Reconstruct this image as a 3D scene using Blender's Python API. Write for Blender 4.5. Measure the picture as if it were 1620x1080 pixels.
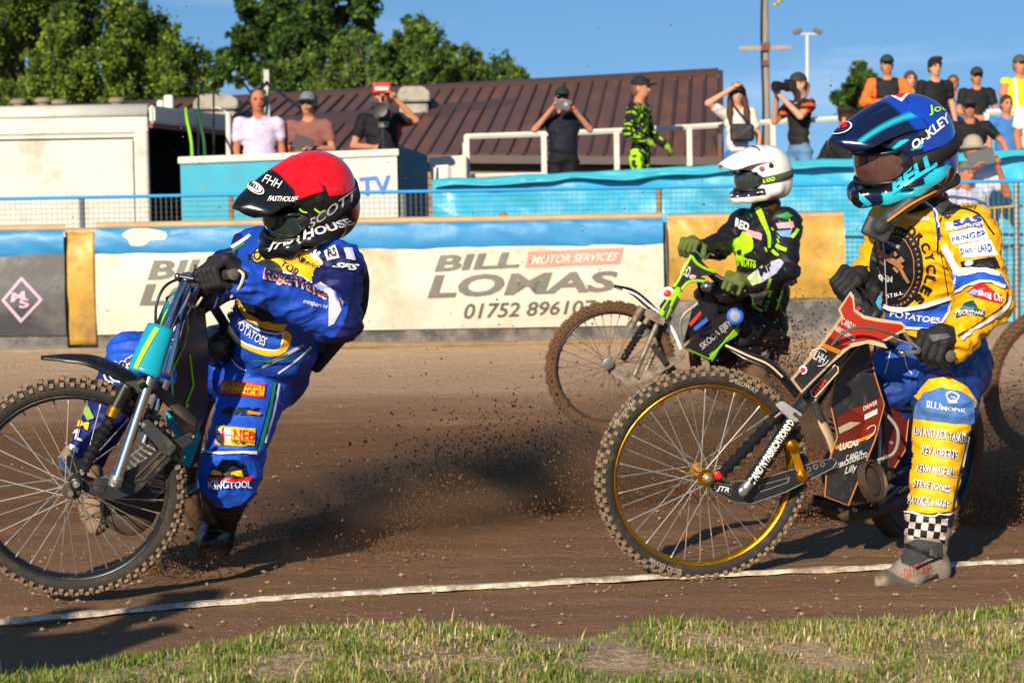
import bpy, bmesh, math, random
import numpy as np
from mathutils import Vector, Matrix, noise
from mathutils.bvhtree import BVHTree
random.seed(7); RNG = np.random.default_rng(7)
SC = bpy.context.scene
for _o in list(bpy.data.objects): bpy.data.objects.remove(_o)
COL = SC.collection
R = math.radians
# ------------------------------------------------------------------ camera
FPX, W0, H0, CAMH = 3500.0, 1620.0, 1080.0, 1.12
cam_data = bpy.data.cameras.new('camera'); cam = bpy.data.objects.new('camera', cam_data); COL.objects.link(cam)
cam_data.sensor_width = 36.0; cam_data.lens = 36.0 * FPX / W0
cam_data.clip_start = 0.05; cam_data.clip_end = 3000
CAM_M = Matrix.Translation((0, 0, CAMH)) @ Matrix.Rotation(R(90 - 2.88), 4, 'X') @ Matrix.Rotation(R(-1.0), 4, 'Z')
cam.matrix_world = CAM_M
SC.camera = cam
cam_data.dof.use_dof = True; cam_data.dof.focus_distance = 7.2; cam_data.dof.aperture_fstop = 7.0
CAM_R = CAM_M.to_3x3(); CAM_I = CAM_M.inverted(); CAM_O = Vector((0, 0, CAMH))
# ------------------------------------------------------------------ sky and sun
SUN_AZ, SUN_EL = 19.0, 21.5        # sun stands behind the camera, a little to the left
world = bpy.data.worlds.new('World'); SC.world = world; world.use_nodes = True
_nt = world.node_tree; _nt.nodes.clear()
_sky = _nt.nodes.new('ShaderNodeTexSky'); _sky.sky_type = 'NISHITA'; _sky.sun_disc = False
_sky.sun_elevation = R(SUN_EL); _sky.sun_rotation = R(180 + SUN_AZ)
_sky.altitude = 0; _sky.air_density = 1.0; _sky.dust_density = 0.2; _sky.ozone_density = 3.0
_hs = _nt.nodes.new('ShaderNodeHueSaturation'); _hs.inputs['Saturation'].default_value = 1.16
_bg = _nt.nodes.new('ShaderNodeBackground'); _bg.inputs['Strength'].default_value = 0.098
_wo = _nt.nodes.new('ShaderNodeOutputWorld')
# the photograph's sky is deep blue right down to the roofs: the sky is read a little higher up all the way round
_tc = _nt.nodes.new('ShaderNodeTexCoord'); _mp = _nt.nodes.new('ShaderNodeMapping'); _mp.inputs['Location'].default_value = (0, 0, 0.17)
_nm = _nt.nodes.new('ShaderNodeVectorMath'); _nm.operation = 'NORMALIZE'
_nt.links.new(_tc.outputs['Generated'], _mp.inputs[0]); _nt.links.new(_mp.outputs[0], _nm.inputs[0]); _nt.links.new(_nm.outputs[0], _sky.inputs['Vector'])
_nt.links.new(_sky.outputs[0], _hs.inputs['Color']); 
# thin high cloud all round the sky
_cm = _nt.nodes.new('ShaderNodeMapping'); _cm.inputs['Scale'].default_value = (2.2, 2.2, 16); _cm.inputs['Rotation'].default_value = (0, R(-9), 0); _cm.inputs['Location'].default_value = (3.1, 0.4, 0)
_cn = _nt.nodes.new('ShaderNodeTexNoise'); _cn.inputs['Scale'].default_value = 1.6; _cn.inputs['Detail'].default_value = 7; _cn.inputs['Roughness'].default_value = 0.6
_cr = _nt.nodes.new('ShaderNodeMapRange'); _cr.inputs[1].default_value = 0.52; _cr.inputs[2].default_value = 0.85; _cr.inputs[4].default_value = 0.45
_cx = _nt.nodes.new('ShaderNodeMix'); _cx.data_type = 'RGBA'; _cx.inputs[7].default_value = (9.0, 9.3, 10.0, 1)
_nt.links.new(_tc.outputs['Generated'], _cm.inputs[0]); _nt.links.new(_cm.outputs[0], _cn.inputs[0]); _nt.links.new(_cn.outputs[0], _cr.inputs[0]); _nt.links.new(_cr.outputs[0], _cx.inputs[0])
_nt.links.new(_hs.outputs[0], _cx.inputs[6]); _nt.links.new(_cx.outputs[2], _bg.inputs[0]); _nt.links.new(_bg.outputs[0], _wo.inputs[0])
_sd = bpy.data.lights.new('sun', 'SUN'); _sd.energy = 5.0; _sd.angle = R(0.55); _sd.color = (1.0, 0.87, 0.69)
sun = bpy.data.objects.new('sun', _sd); COL.objects.link(sun)
# direction from the scene to the sun
SUN_DIR = Vector((-math.sin(R(SUN_AZ)) * math.cos(R(SUN_EL)), -math.cos(R(SUN_AZ)) * math.cos(R(SUN_EL)), math.sin(R(SUN_EL))))
sun.rotation_euler = SUN_DIR.to_track_quat('Z', 'Y').to_euler(); sun.location = SUN_DIR * 60
SC.view_settings.view_transform = 'Standard'; SC.view_settings.look = 'None'
SC.view_settings.exposure = 0.30; SC.view_settings.gamma = 1.0
SC.render.engine = 'CYCLES'; SC.cycles.use_denoising = True
SC.cycles.max_bounces = 6; SC.cycles.transparent_max_bounces = 12
SC.cycles.caustics_reflective = False; SC.cycles.caustics_refractive = False

# ------------------------------------------------------------------ picking points
def P(px, py, Y):
    d = CAM_R @ Vector(((px - W0 / 2) / FPX, -(py - H0 / 2) / FPX, -1))
    return CAM_O + d * (Y / d.y)
def G(px, py, z=0.0):
    d = CAM_R @ Vector(((px - W0 / 2) / FPX, -(py - H0 / 2) / FPX, -1))
    return CAM_O + d * ((z - CAMH) / d.z)
def PXD(px, py):
    return (CAM_R @ Vector(((px - W0 / 2) / FPX, -(py - H0 / 2) / FPX, -1))).normalized()
def proj(v):
    c = CAM_I @ Vector(v); return (W0 / 2 + FPX * c.x / -c.z, H0 / 2 - FPX * c.y / -c.z)

# ------------------------------------------------------------------ materials
def lin(c):
    if isinstance(c, str):
        c = c.lstrip('#'); c = [int(c[i:i + 2], 16) / 255 for i in (0, 2, 4)]
    return tuple(x / 12.92 if x <= 0.04045 else ((x + 0.055) / 1.055) ** 2.4 for x in c)
MATS = {}
def mat(name, col, rough=0.5, metal=0.0, var=0.0, scale=8.0, bump=0.0, bscale=40.0, dirt=None, dirt_amt=0.0, dscale=5.0, spec=0.5, coat=0.0, trans=0.0, vcol=False, emit=None, stretch=None, bdist=0.01):
    if name in MATS: return MATS[name]
    m = bpy.data.materials.new(name); m.use_nodes = True; MATS[name] = m
    nt = m.node_tree; N = nt.nodes; L = nt.links
    b = N['Principled BSDF']; c = lin(col)
    b.inputs['Roughness'].default_value = rough; b.inputs['Metallic'].default_value = metal
    b.inputs['Specular IOR Level'].default_value = spec
    if coat: b.inputs['Coat Weight'].default_value = coat; b.inputs['Coat Roughness'].default_value = 0.08
    if trans: b.inputs['Transmission Weight'].default_value = trans
    geo = N.new('ShaderNodeNewGeometry'); pos = geo.outputs['Position']
    if stretch:
        mp = N.new('ShaderNodeMapping'); mp.inputs['Scale'].default_value = stretch
        L.new(pos, mp.inputs[0]); pos = mp.outputs[0]
    cur = None
    if vcol:
        at = N.new('ShaderNodeAttribute'); at.attribute_name = 'Col'; cur = at.outputs['Color']
    else:
        rg = N.new('ShaderNodeRGB'); rg.outputs[0].default_value = (*c, 1); cur = rg.outputs[0]
    if var:
        n = N.new('ShaderNodeTexNoise'); n.inputs['Scale'].default_value = scale; n.inputs['Detail'].default_value = 5; n.inputs['Roughness'].default_value = 0.65
        L.new(pos, n.inputs['Vector'])
        mr = N.new('ShaderNodeMapRange'); mr.inputs[1].default_value = 0.25; mr.inputs[2].default_value = 0.75
        mr.inputs[3].default_value = 1 - var; mr.inputs[4].default_value = 1 + var; L.new(n.outputs[0], mr.inputs[0])
        mx = N.new('ShaderNodeVectorMath'); mx.operation = 'SCALE'; L.new(cur, mx.inputs[0]); L.new(mr.outputs[0], mx.inputs['Scale']); cur = mx.outputs[0]
    if dirt:
        n = N.new('ShaderNodeTexNoise'); n.inputs['Scale'].default_value = dscale; n.inputs['Detail'].default_value = 8; n.inputs['Roughness'].default_value = 0.7
        L.new(pos, n.inputs['Vector'])
        mr = N.new('ShaderNodeMapRange'); mr.inputs[1].default_value = 0.62 - dirt_amt * 0.35; mr.inputs[2].default_value = 0.78 - dirt_amt * 0.2
        mr.inputs[3].default_value = 0; mr.inputs[4].default_value = min(1, 0.35 + dirt_amt); L.new(n.outputs[0], mr.inputs[0])
        mx = N.new('ShaderNodeMix'); mx.data_type = 'RGBA'; L.new(mr.outputs[0], mx.inputs[0]); L.new(cur, mx.inputs[6]); mx.inputs[7].default_value = (*lin(dirt), 1); cur = mx.outputs[2]
        m2 = N.new('ShaderNodeMapRange'); m2.inputs[3].default_value = rough; m2.inputs[4].default_value = 0.95; L.new(mr.outputs[0], m2.inputs[0]); L.new(m2.outputs[0], b.inputs['Roughness'])
    L.new(cur, b.inputs['Base Color'])
    if emit: b.inputs['Emission Color'].default_value = (*lin(emit[0]), 1); b.inputs['Emission Strength'].default_value = emit[1]
    if bump:
        n = N.new('ShaderNodeTexNoise'); n.inputs['Scale'].default_value = bscale; n.inputs['Detail'].default_value = 6; n.inputs['Roughness'].default_value = 0.6
        L.new(pos, n.inputs['Vector'])
        bp = N.new('ShaderNodeBump'); bp.inputs['Strength'].default_value = bump; bp.inputs['Distance'].default_value = bdist
        L.new(n.outputs[0], bp.inputs['Height']); L.new(bp.outputs[0], b.inputs['Normal'])
    return m

# ------------------------------------------------------------------ objects
def tag(o, label=None, cat=None, group=None, kind=None):
    if label: o['label'] = label
    if cat: o['category'] = cat
    if group: o['group'] = group
    if kind: o['kind'] = kind
    return o
def empty(name, loc, label=None, cat=None, group=None):
    o = bpy.data.objects.new(name, None); COL.objects.link(o); o.location = loc; o.empty_display_size = 0.1
    WL[o.name] = Vector(loc)
    return tag(o, label, cat, group)
WL = {}    # world location of every object used as a parent
def link(name, me, m=None, parent=None, smooth=False):
    o = bpy.data.objects.new(name, me); COL.objects.link(o)
    if m is not None: me.materials.append(m)
    if smooth: me.polygons.foreach_set('use_smooth', [True] * len(me.polygons))
    if parent is not None:
        o.parent = parent; w = WL.get(parent.name, Vector((0, 0, 0)))
        me.transform(Matrix.Translation(-w)); WL[o.name] = w
    else: WL[o.name] = Vector((0, 0, 0))
    return o
def perp(d):
    d = Vector(d).normalized(); a = Vector((0, 0, 1)) if abs(d.z) < 0.9 else Vector((1, 0, 0))
    u = d.cross(a).normalized(); return u, d.cross(u).normalized()
class MB:
    def __init__(s): s.v = []; s.f = []
    def add(s, vs, fs):
        n = len(s.v); s.v += [tuple(x) for x in vs]; s.f += [tuple(i + n for i in f) for f in fs]; return s
    def box(s, c, size, rot=None):
        c = Vector(c); hx, hy, hz = [q / 2 for q in size]; M = rot if rot is not None else Matrix.Identity(3)
        vs = [c + M @ Vector((x * hx, y * hy, z * hz)) for x in (-1, 1) for y in (-1, 1) for z in (-1, 1)]
        return s.add(vs, [(0, 1, 3, 2), (4, 6, 7, 5), (0, 4, 5, 1), (2, 3, 7, 6), (0, 2, 6, 4), (1, 5, 7, 3)])
    def hexa(s, b, t):     # 4 bottom, 4 top points
        return s.add(list(b) + list(t), [(3, 2, 1, 0), (4, 5, 6, 7), (0, 1, 5, 4), (1, 2, 6, 5), (2, 3, 7, 6), (3, 0, 4, 7)])
    def tube(s, pts, r, n=8, cap=True, flat=None):
        pts = [Vector(p) for p in pts]; rs = r if isinstance(r, (list, tuple)) else [r] * len(pts)
        vs = []; fs = []; u = None
        for i, p in enumerate(pts):
            d = (pts[min(i + 1, len(pts) - 1)] - pts[max(i - 1, 0)])
            if d.length < 1e-9: d = Vector((0, 0, 1))
            d.normalize()
            if u is None: u, w = perp(d)
            else:
                u = (u - d * u.dot(d)); u = u.normalized() if u.length > 1e-6 else perp(d)[0]; w = d.cross(u)
            for k in range(n):
                a = 2 * math.pi * k / n; vs.append(p + (u * math.cos(a) + w * math.sin(a)) * rs[i])
        for i in range(len(pts) - 1):
            for k in range(n):
                a, b = i * n + k, i * n + (k + 1) % n; fs.append((a, b, b + n, a + n))
        if cap: fs.append(tuple(range(n - 1, -1, -1))); fs.append(tuple(range((len(pts) - 1) * n, len(pts) * n)))
        return s.add(vs, fs)
    def prism(s, poly, vec):       # planar polygon (3-D points) pushed along vec
        poly = [Vector(p) for p in poly]; vec = Vector(vec); n = len(poly)
        return s.add(poly + [p + vec for p in poly], [tuple(range(n - 1, -1, -1)), tuple(range(n, 2 * n))] + [(i, (i + 1) % n, n + (i + 1) % n, n + i) for i in range(n)])
    def lathe(s, o, axis, prof, n=24, closed=False):   # prof: (along, radius)
        o = Vector(o); ax = Vector(axis).normalized(); u, w = perp(ax); vs = []; fs = []
        for (t, r) in prof:
            for k in range(n):
                a = 2 * math.pi * k / n; vs.append(o + ax * t + (u * math.cos(a) + w * math.sin(a)) * r)
        m = len(prof)
        for i in range(m if closed else m - 1):
            for k in range(n):
                a = i * n + k; b = i * n + (k + 1) % n; c = ((i + 1) % m) * n; fs.append((a, b, c + (k + 1) % n, c + k))
        if not closed: fs.append(tuple(range(n - 1, -1, -1))); fs.append(tuple(range((m - 1) * n, m * n)))
        return s.add(vs, fs)
    def ell(s, c, rad, rot=None, n=10, m=7):
        c = Vector(c); M = rot if rot is not None else Matrix.Identity(3); vs = [c + M @ Vector((0, 0, rad[2]))]; fs = []
        for i in range(1, m):
            t = math.pi * i / m
            for k in range(n):
                a = 2 * math.pi * k / n; vs.append(c + M @ Vector((rad[0] * math.sin(t) * math.cos(a), rad[1] * math.sin(t) * math.sin(a), rad[2] * math.cos(t))))
        vs.append(c + M @ Vector((0, 0, -rad[2])))
        for k in range(n): fs.append((0, 1 + k, 1 + (k + 1) % n))
        for i in range(m - 2):
            for k in range(n):
                a = 1 + i * n + k; b = 1 + i * n + (k + 1) % n; fs.append((a, a + n, b + n, b))
        l = 1 + (m - 2) * n
        for k in range(n): fs.append((l + k, len(vs) - 1, l + (k + 1) % n))
        return s.add(vs, fs)
    def sheet(s, grid):            # grid[i][j] of points
        a, b = len(grid), len(grid[0])
        return s.add([p for r in grid for p in r], [(i * b + j, i * b + j + 1, (i + 1) * b + j + 1, (i + 1) * b + j) for i in range(a - 1) for j in range(b - 1)])
    def mesh(s, name='m'):
        me = bpy.data.meshes.new(name); me.from_pydata(s.v, [], s.f); me.update(); return me
    def build(s, name, m=None, parent=None, smooth=False, bevel=0, solid=0, fixn=True):
        me = s.mesh(name)
        if fixn or bevel:
            bm = bmesh.new(); bm.from_mesh(me)
            if fixn: bmesh.ops.recalc_face_normals(bm, faces=bm.faces)
            if bevel:
                es = [e for e in bm.edges if len(e.link_faces) == 2 and e.calc_face_angle(0) > 0.5]
                bmesh.ops.bevel(bm, geom=es, offset=bevel, segments=2, affect='EDGES', clamp_overlap=True)
            bm.to_mesh(me); bm.free()
        o = link(name, me, m, parent)
        if smooth:
            me.polygons.foreach_set('use_smooth', [True] * len(me.polygons))
            me.set_sharp_from_angle(angle=R(40))
        if solid:
            md = o.modifiers.new('thickness', 'SOLIDIFY'); md.thickness = solid; md.offset = 0
        return o
def spline(pts, n=8):
    pts = [Vector(p) for p in pts]; out = []
    q = [pts[0] * 2 - pts[1]] + pts + [pts[-1] * 2 - pts[-2]]
    for i in range(1, len(q) - 2):
        for k in range(n):
            t = k / n; a, b, c, d = q[i - 1:i + 3]
            out.append(0.5 * ((2 * b) + (c - a) * t + (2 * a - 5 * b + 4 * c - d) * t * t + (3 * b - a - 3 * c + d) * t ** 3))
    out.append(pts[-1]); return out
def nz(p, s=1.0): return noise.noise(Vector(p) * s)

# ------------------------------------------------------------------ soft solids (distance fields turned into one continuous surface)
class SDF:
    def __init__(s): s.p = []
    def cap(s, a, b, ra, rb=None, k=0.03, c=0, flat=None):   # tapered limb; flat=(dir, factor) squashes it along dir
        s.p.append(('c', np.array(a, float), np.array(b, float), ra, ra if rb is None else rb, k, c, flat)); return s
    def chain(s, pts, rs, k=0.03, c=0):
        for i in range(len(pts) - 1): s.cap(pts[i], pts[i + 1], rs[i], rs[i + 1], k, c)
        return s
    def ell(s, o, rad, rot=None, k=0.03, c=0, cut=False):
        s.p.append(('x' if cut else 'e', np.array(o, float), np.array(rad, float), np.array(rot if rot is not None else Matrix.Identity(3), float), 0, k, c, None)); return s
    def box(s, o, half, rot=None, rnd=0.01, k=0.01, c=0, cut=False):
        s.p.append(('y' if cut else 'b', np.array(o, float), np.array(half, float), np.array(rot if rot is not None else Matrix.Identity(3), float), rnd, k, c, None)); return s
    @staticmethod
    def bounds(p):
        if p[0] == 'c':
            r = max(p[3], p[4]); return np.minimum(p[1], p[2]) - r, np.maximum(p[1], p[2]) + r
        e = np.abs(p[3]) @ p[2] + p[4]; return p[1] - e, p[1] + e
    @staticmethod
    def dist(p, X):
        if p[0] == 'c':
            a, b = p[1], p[2]; ab = b - a; L = float(ab @ ab) + 1e-12; d = X - a
            if p[7] is not None:
                dr, fc = p[7]; dr = np.array(Vector(dr).normalized()); comp = d @ dr - np.clip((d @ ab) / L, 0, 1) * (ab @ dr)
                d = d + comp[..., None] * dr * (fc - 1)
            t = np.clip((d @ ab) / L, 0, 1)
            return np.linalg.norm(d - t[..., None] * ab, axis=-1) - (p[3] + (p[4] - p[3]) * t)
        q = (X - p[1]) @ p[3]
        if p[0] in 'ex':
            k0 = np.linalg.norm(q / p[2], axis=-1); k1 = np.linalg.norm(q / (p[2] ** 2), axis=-1)
            return k0 * (k0 - 1) / np.maximum(k1, 1e-6)
        q = np.abs(q) - (p[2] - p[4])
        return np.linalg.norm(np.maximum(q, 0), axis=-1) + np.minimum(q.max(-1), 0) - p[4]
    def mesh(s, h, fold=None, name='m', wob=0.0):
        lo = np.min([s.bounds(p)[0] for p in s.p if p[0] not in 'xy'], 0) - 3 * h; hi = np.max([s.bounds(p)[1] for p in s.p if p[0] not in 'xy'], 0) + 3 * h
        n = np.ceil((hi - lo) / h).astype(int) + 1; F = np.full(n, 9.0, np.float32)
        for p in s.p:
            a, b = s.bounds(p); mg = p[5] + 2.5 * h
            i0 = np.clip(np.floor((a - mg - lo) / h).astype(int), 0, n - 1); i1 = np.clip(np.ceil((b + mg - lo) / h).astype(int) + 1, 1, n)
            if np.any(i1 <= i0): continue
            g = np.stack(np.meshgrid(*[lo[q] + h * np.arange(i0[q], i1[q]) for q in range(3)], indexing='ij'), -1)
            d = s.dist(p, g); sl = tuple(slice(i0[q], i1[q]) for q in range(3)); f = F[sl]; k = max(p[5], 1e-5)
            if p[0] in 'xy':
                t = np.clip(0.5 - 0.5 * (f + d) / k, 0, 1); F[sl] = f + (-d - f) * t + k * t * (1 - t)
            else:
                t = np.clip(0.5 + 0.5 * (f - d) / k, 0, 1); F[sl] = f + (d - f) * t - k * t * (1 - t)
        V, Q = surfnet(F, lo, h)
        return V, Q
    def owner(s, V, soft=0.0):
        ps = [p for p in s.p if p[0] not in 'xy']; D = np.stack([s.dist(p, V) for p in ps], 1)
        return np.array([p[6] for p in ps])[D.argmin(1)]
def surfnet(F, lo, h):
    S = F < 0; nx, ny, nz_ = F.shape
    cs = [(i, j, k) for i in (0, 1) for j in (0, 1) for k in (0, 1)]
    cnt = sum(S[i:nx - 1 + i, j:ny - 1 + j, k:nz_ - 1 + k].astype(np.int8) for i, j, k in cs)
    I = np.argwhere((cnt > 0) & (cnt < 8)); idx = np.full((nx - 1, ny - 1, nz_ - 1), -1, np.int64); idx[tuple(I.T)] = np.arange(len(I))
    vals = np.stack([F[I[:, 0] + i, I[:, 1] + j, I[:, 2] + k] for i, j, k in cs], 1)
    acc = np.zeros((len(I), 3)); num = np.zeros(len(I)); C = np.array(cs, float)
    for a in range(8):
        for b in range(a + 1, 8):
            if abs(C[a] - C[b]).sum() != 1: continue
            fa, fb = vals[:, a], vals[:, b]; m = (fa < 0) != (fb < 0); t = np.where(m, fa / np.where(m, fa - fb, 1), 0)
            acc += np.where(m[:, None], C[a] + t[:, None] * (C[b] - C[a]), 0); num += m
    V = lo + h * (I + acc / num[:, None]); Q = []
    for ax in range(3):
        sl0 = [slice(None)] * 3; sl1 = [slice(None)] * 3; sl0[ax] = slice(0, -1); sl1[ax] = slice(1, None)
        A = S[tuple(sl0)]; B = S[tuple(sl1)]; E = np.argwhere(A != B); u, w = (ax + 1) % 3, (ax + 2) % 3
        E = E[(E[:, u] > 0) & (E[:, w] > 0) & (E[:, u] < F.shape[u] - 1) & (E[:, w] < F.shape[w] - 1)]
        if not len(E): continue
        def at(du, dw):
            q = E.copy(); q[:, u] += du; q[:, w] += dw; return idx[tuple(q.T)]
        q = np.stack([at(-1, -1), at(0, -1), at(0, 0), at(-1, 0)], 1); fl = ~A[tuple(E.T)]; q[fl] = q[fl][:, ::-1]; Q.append(q)
    return V, np.concatenate(Q)
def np_mesh(V, Q, name='m', cols=None):
    me = bpy.data.meshes.new(name); k = Q.shape[1]
    me.vertices.add(len(V)); me.vertices.foreach_set('co', np.asarray(V, np.float32).ravel())
    me.loops.add(Q.size); me.loops.foreach_set('vertex_index', Q.astype(np.int32).ravel())
    me.polygons.add(len(Q)); me.polygons.foreach_set('loop_start', np.arange(0, Q.size, k, dtype=np.int32)); me.polygons.foreach_set('loop_total', np.full(len(Q), k, np.int32))
    if cols is not None:
        at = me.color_attributes.new('Col', 'FLOAT_COLOR', 'POINT'); at.data.foreach_set('color', np.concatenate([cols, np.ones((len(cols), 1))], 1).astype(np.float32).ravel())
    me.update(calc_edges=True); me.validate(); return me
def vnormals(V, Q):
    n = np.cross(V[Q[:, 2]] - V[Q[:, 0]], V[Q[:, 3]] - V[Q[:, 1]]); N = np.zeros_like(V)
    for k in range(4): np.add.at(N, Q[:, k], n)
    return N / np.maximum(np.linalg.norm(N, axis=1, keepdims=True), 1e-9)
def relax(V, Q, it=2, w=0.5):
    for _ in range(it):
        A = np.zeros_like(V); c = np.zeros(len(V))
        for k in range(4):
            a, b = Q[:, k], Q[:, (k + 1) % 4]; np.add.at(A, a, V[b]); np.add.at(c, a, 1); np.add.at(A, b, V[a]); np.add.at(c, b, 1)
        V = V + w * (A / c[:, None] - V)
    return V
def sdf_obj(name, s, h, m, parent=None, cols=None, folds=0.0, fscale=14.0, rl=2):
    """cols: list of sRGB colours indexed by each piece's number; folds: cloth wrinkles in metres"""
    V, Q = s.mesh(h); V = relax(V, Q, rl)
    cv = None
    if cols is not None:
        ow = s.owner(V); cv = np.array([lin(c) for c in cols])[ow]
    if folds:
        N = vnormals(V, Q); d = np.array([wrinkle(v, fscale) for v in V])
        if cols is not None: d = d * np.array([0.15 if (isinstance(c, str) and c.lower() in SKINS) else 1.0 for c in cols])[ow]
        V = V + N * (d * folds)[:, None]
    me = np_mesh(V, Q, name, cv); o = link(name, me, m, parent, smooth=True)
    o_bvh[o.name] = (V, Q); return o
o_bvh = {}
SKINS = set()
def wrinkle(v, f):
    p = Vector((v[0], v[1], v[2])); w = Vector((noise.noise(p * 5), noise.noise(p * 5 + Vector((9, 3, 1))), noise.noise(p * 5 + Vector((2, 7, 5))))) * 0.05
    q = p + w; a = 1 - abs(noise.noise(Vector((q.x * f * 0.55, q.y * f * 0.55, q.z * f * 1.5)))) * 2.6
    return a * 0.75 + noise.noise(p * f * 2.6) * 0.35

# ------------------------------------------------------------------ prints and patches laid onto a surface
class Skin:
    """surface of one or more objects, hit by rays so that a print follows it"""
    def __init__(s, *objs):
        vs = []; fs = []
        for o in objs:
            n = len(vs); w = WL[o.name]; vs += [v.co + w for v in o.data.vertices]; fs += [tuple(i + n for i in p.vertices) for p in o.data.polygons]
        s.t = BVHTree.FromPolygons(vs, fs); s.dmin = 0     # dmin: skip whatever stands nearer than this
    def hit(s, px, py, off):
        d = PXD(px, py); h, n, i, ds = s.t.ray_cast(CAM_O, d)
        while h is not None and (h.y < s.dmin or n.dot(d) > 0 and s.dmin > 0): h, n, i, ds = s.t.ray_cast(h + d * .004, d)
        if h is None: return None
        if n.dot(d) > 0: n = -n
        off = off * (1.6 if off > .004 else 1.2); return h - d * off * 0.5 + n * off * 0.7
def biggest(fs):
    par = {}
    def find(a):
        while par.setdefault(a, a) != a: par[a] = par[par[a]]; a = par[a]
        return a
    for f in fs:
        for q in f[1:]: par[find(f[0])] = find(q)
    n = {}
    for f in fs: n.setdefault(find(f[0]), []).append(f)
    return max(n.values(), key=len) if n else []
def lay(skin, pts, faces, off, jump=0.06, one=False):
    hs = [skin.hit(p[0], p[1], off) for p in pts]; ok = []
    for f in faces:
        q = [hs[i] for i in f]
        if any(x is None for x in q): continue
        dd = [x.y for x in q]
        if max(dd) - min(dd) > jump: continue
        ok.append(f)
    if one: ok = biggest(ok)
    use = sorted({i for f in ok for i in f}); mp = {i: k for k, i in enumerate(use)}
    me = bpy.data.meshes.new('print'); me.from_pydata([hs[i] for i in use], [], [tuple(mp[i] for i in f) for f in ok]); me.update(); return me
def fine(bm, mx):
    for _ in range(6):
        es = [e for e in bm.edges if e.calc_length() > mx]
        if not es: break
        bmesh.ops.subdivide_edges(bm, edges=es, cuts=1); bmesh.ops.triangulate(bm, faces=[f for f in bm.faces if len(f.verts) > 3])
def patch(skin, poly, m, parent, name='panel', off=0.002, mx=3.6, smooth_poly=0):
    """polygon given by picture points, laid on the surface"""
    if smooth_poly: poly = [tuple(p)[:2] for p in spline([Vector((x, y, 0)) for x, y in list(poly) + [poly[0]]], smooth_poly)[:-1]]
    bm = bmesh.new(); bm.faces.new([bm.verts.new((x, y, 0)) for x, y in poly]); bmesh.ops.triangulate(bm, faces=bm.faces[:]); fine(bm, mx)
    bm.verts.index_update(); pts = [tuple(v.co) for v in bm.verts]; fs = [tuple(v.index for v in f.verts) for f in bm.faces]; bm.free()
    me = lay(skin, pts, fs, off, one=True)
    if not len(me.polygons): return None
    return link(name, me, m, parent, smooth=True)
def band(skin, line, w, m, parent, name='stripe', off=0.0026, n=10):
    """stripe of width w picture points along a line"""
    ws = w if isinstance(w, (list, tuple)) else [w] * len(line)
    pts = spline([Vector((x, y, ws[i])) for i, (x, y) in enumerate(line)], n); P_ = []; F_ = []; K = 3
    for i, p in enumerate(pts):
        d = pts[min(i + 1, len(pts) - 1)] - pts[max(i - 1, 0)]; d.z = 0; d.normalize(); q = Vector((-d.y, d.x, 0))
        for k in range(K): P_.append(tuple(Vector((p.x, p.y, 0)) + q * p.z * (k / (K - 1) - 0.5)))
    for i in range(len(pts) - 1):
        for k in range(K - 1): a = i * K + k; F_.append((a, a + 1, a + K + 1, a + K))
    me = lay(skin, P_, F_, off, one=True)
    if not len(me.polygons): return None
    return link(name, me, m, parent, smooth=True)
_TXT = {}
def text_geo(t, bold=0.0, shear=0.0):
    key = (t, bold, shear)
    if key in _TXT: return _TXT[key]
    cu = bpy.data.curves.new('t', 'FONT'); cu.body = t; cu.resolution_u = 3; cu.offset = bold; cu.shear = shear; cu.fill_mode = 'FRONT'
    o = bpy.data.objects.new('t', cu); me = o.to_mesh()
    vs = [tuple(v.co)[:2] for v in me.vertices]; fs = [tuple(p.vertices) for p in me.polygons]
    o.to_mesh_clear(); bpy.data.objects.remove(o); bpy.data.curves.remove(cu)
    xs = [v[0] for v in vs]; ys = [v[1] for v in vs]; x0, x1, y0, y1 = min(xs), max(xs), min(ys), max(ys)
    r = ([((x - x0) / (x1 - x0), (y - y0) / (y1 - y0)) for x, y in vs], fs, (x1 - x0) / (y1 - y0)); _TXT[key] = r; return r
def quad(q, u, v):     # q: bottom-left, bottom-right, top-right, top-left
    a, b, c, d = [Vector(p) for p in q]; return (a * (1 - u) + b * u) * (1 - v) + (d * (1 - u) + c * u) * v
def text_px(skin, t, q, m, parent, name='lettering', off=0.0045, bold=0.01, shear=0.0, mx=4.5, bend=0.0):
    """lettering between four picture points (bottom left, bottom right, top right, top left)"""
    vs, fs, _ = text_geo(t, bold, shear); bm = bmesh.new()
    V = []
    for u, v in vs:
        p = quad([Vector((x, y, 0)) for x, y in q], u, v)
        if bend:
            up = (Vector((q[3][0], q[3][1], 0)) - Vector((q[0][0], q[0][1], 0))).normalized(); p = p + up * bend * (1 - (2 * u - 1) ** 2)
        V.append(bm.verts.new(p))
    for f in fs:
        try: bm.faces.new([V[i] for i in f])
        except ValueError: pass
    bmesh.ops.triangulate(bm, faces=bm.faces[:]); fine(bm, mx); bm.verts.index_update()
    pts = [tuple(v.co) for v in bm.verts]; F_ = [tuple(v.index for v in f.verts) for f in bm.faces]; bm.free()
    me = lay(skin, pts, F_, off)
    if not len(me.polygons): return None
    return link(name, me, m, parent)
def text_3d(t, q, m, parent, name='lettering', bold=0.01, shear=0.0):
    """lettering on a flat board between four points in space"""
    vs, fs, _ = text_geo(t, bold, shear); me = bpy.data.meshes.new(name)
    me.from_pydata([quad(q, u, v) for u, v in vs], [], fs); me.update(); return link(name, me, m, parent)
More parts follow.
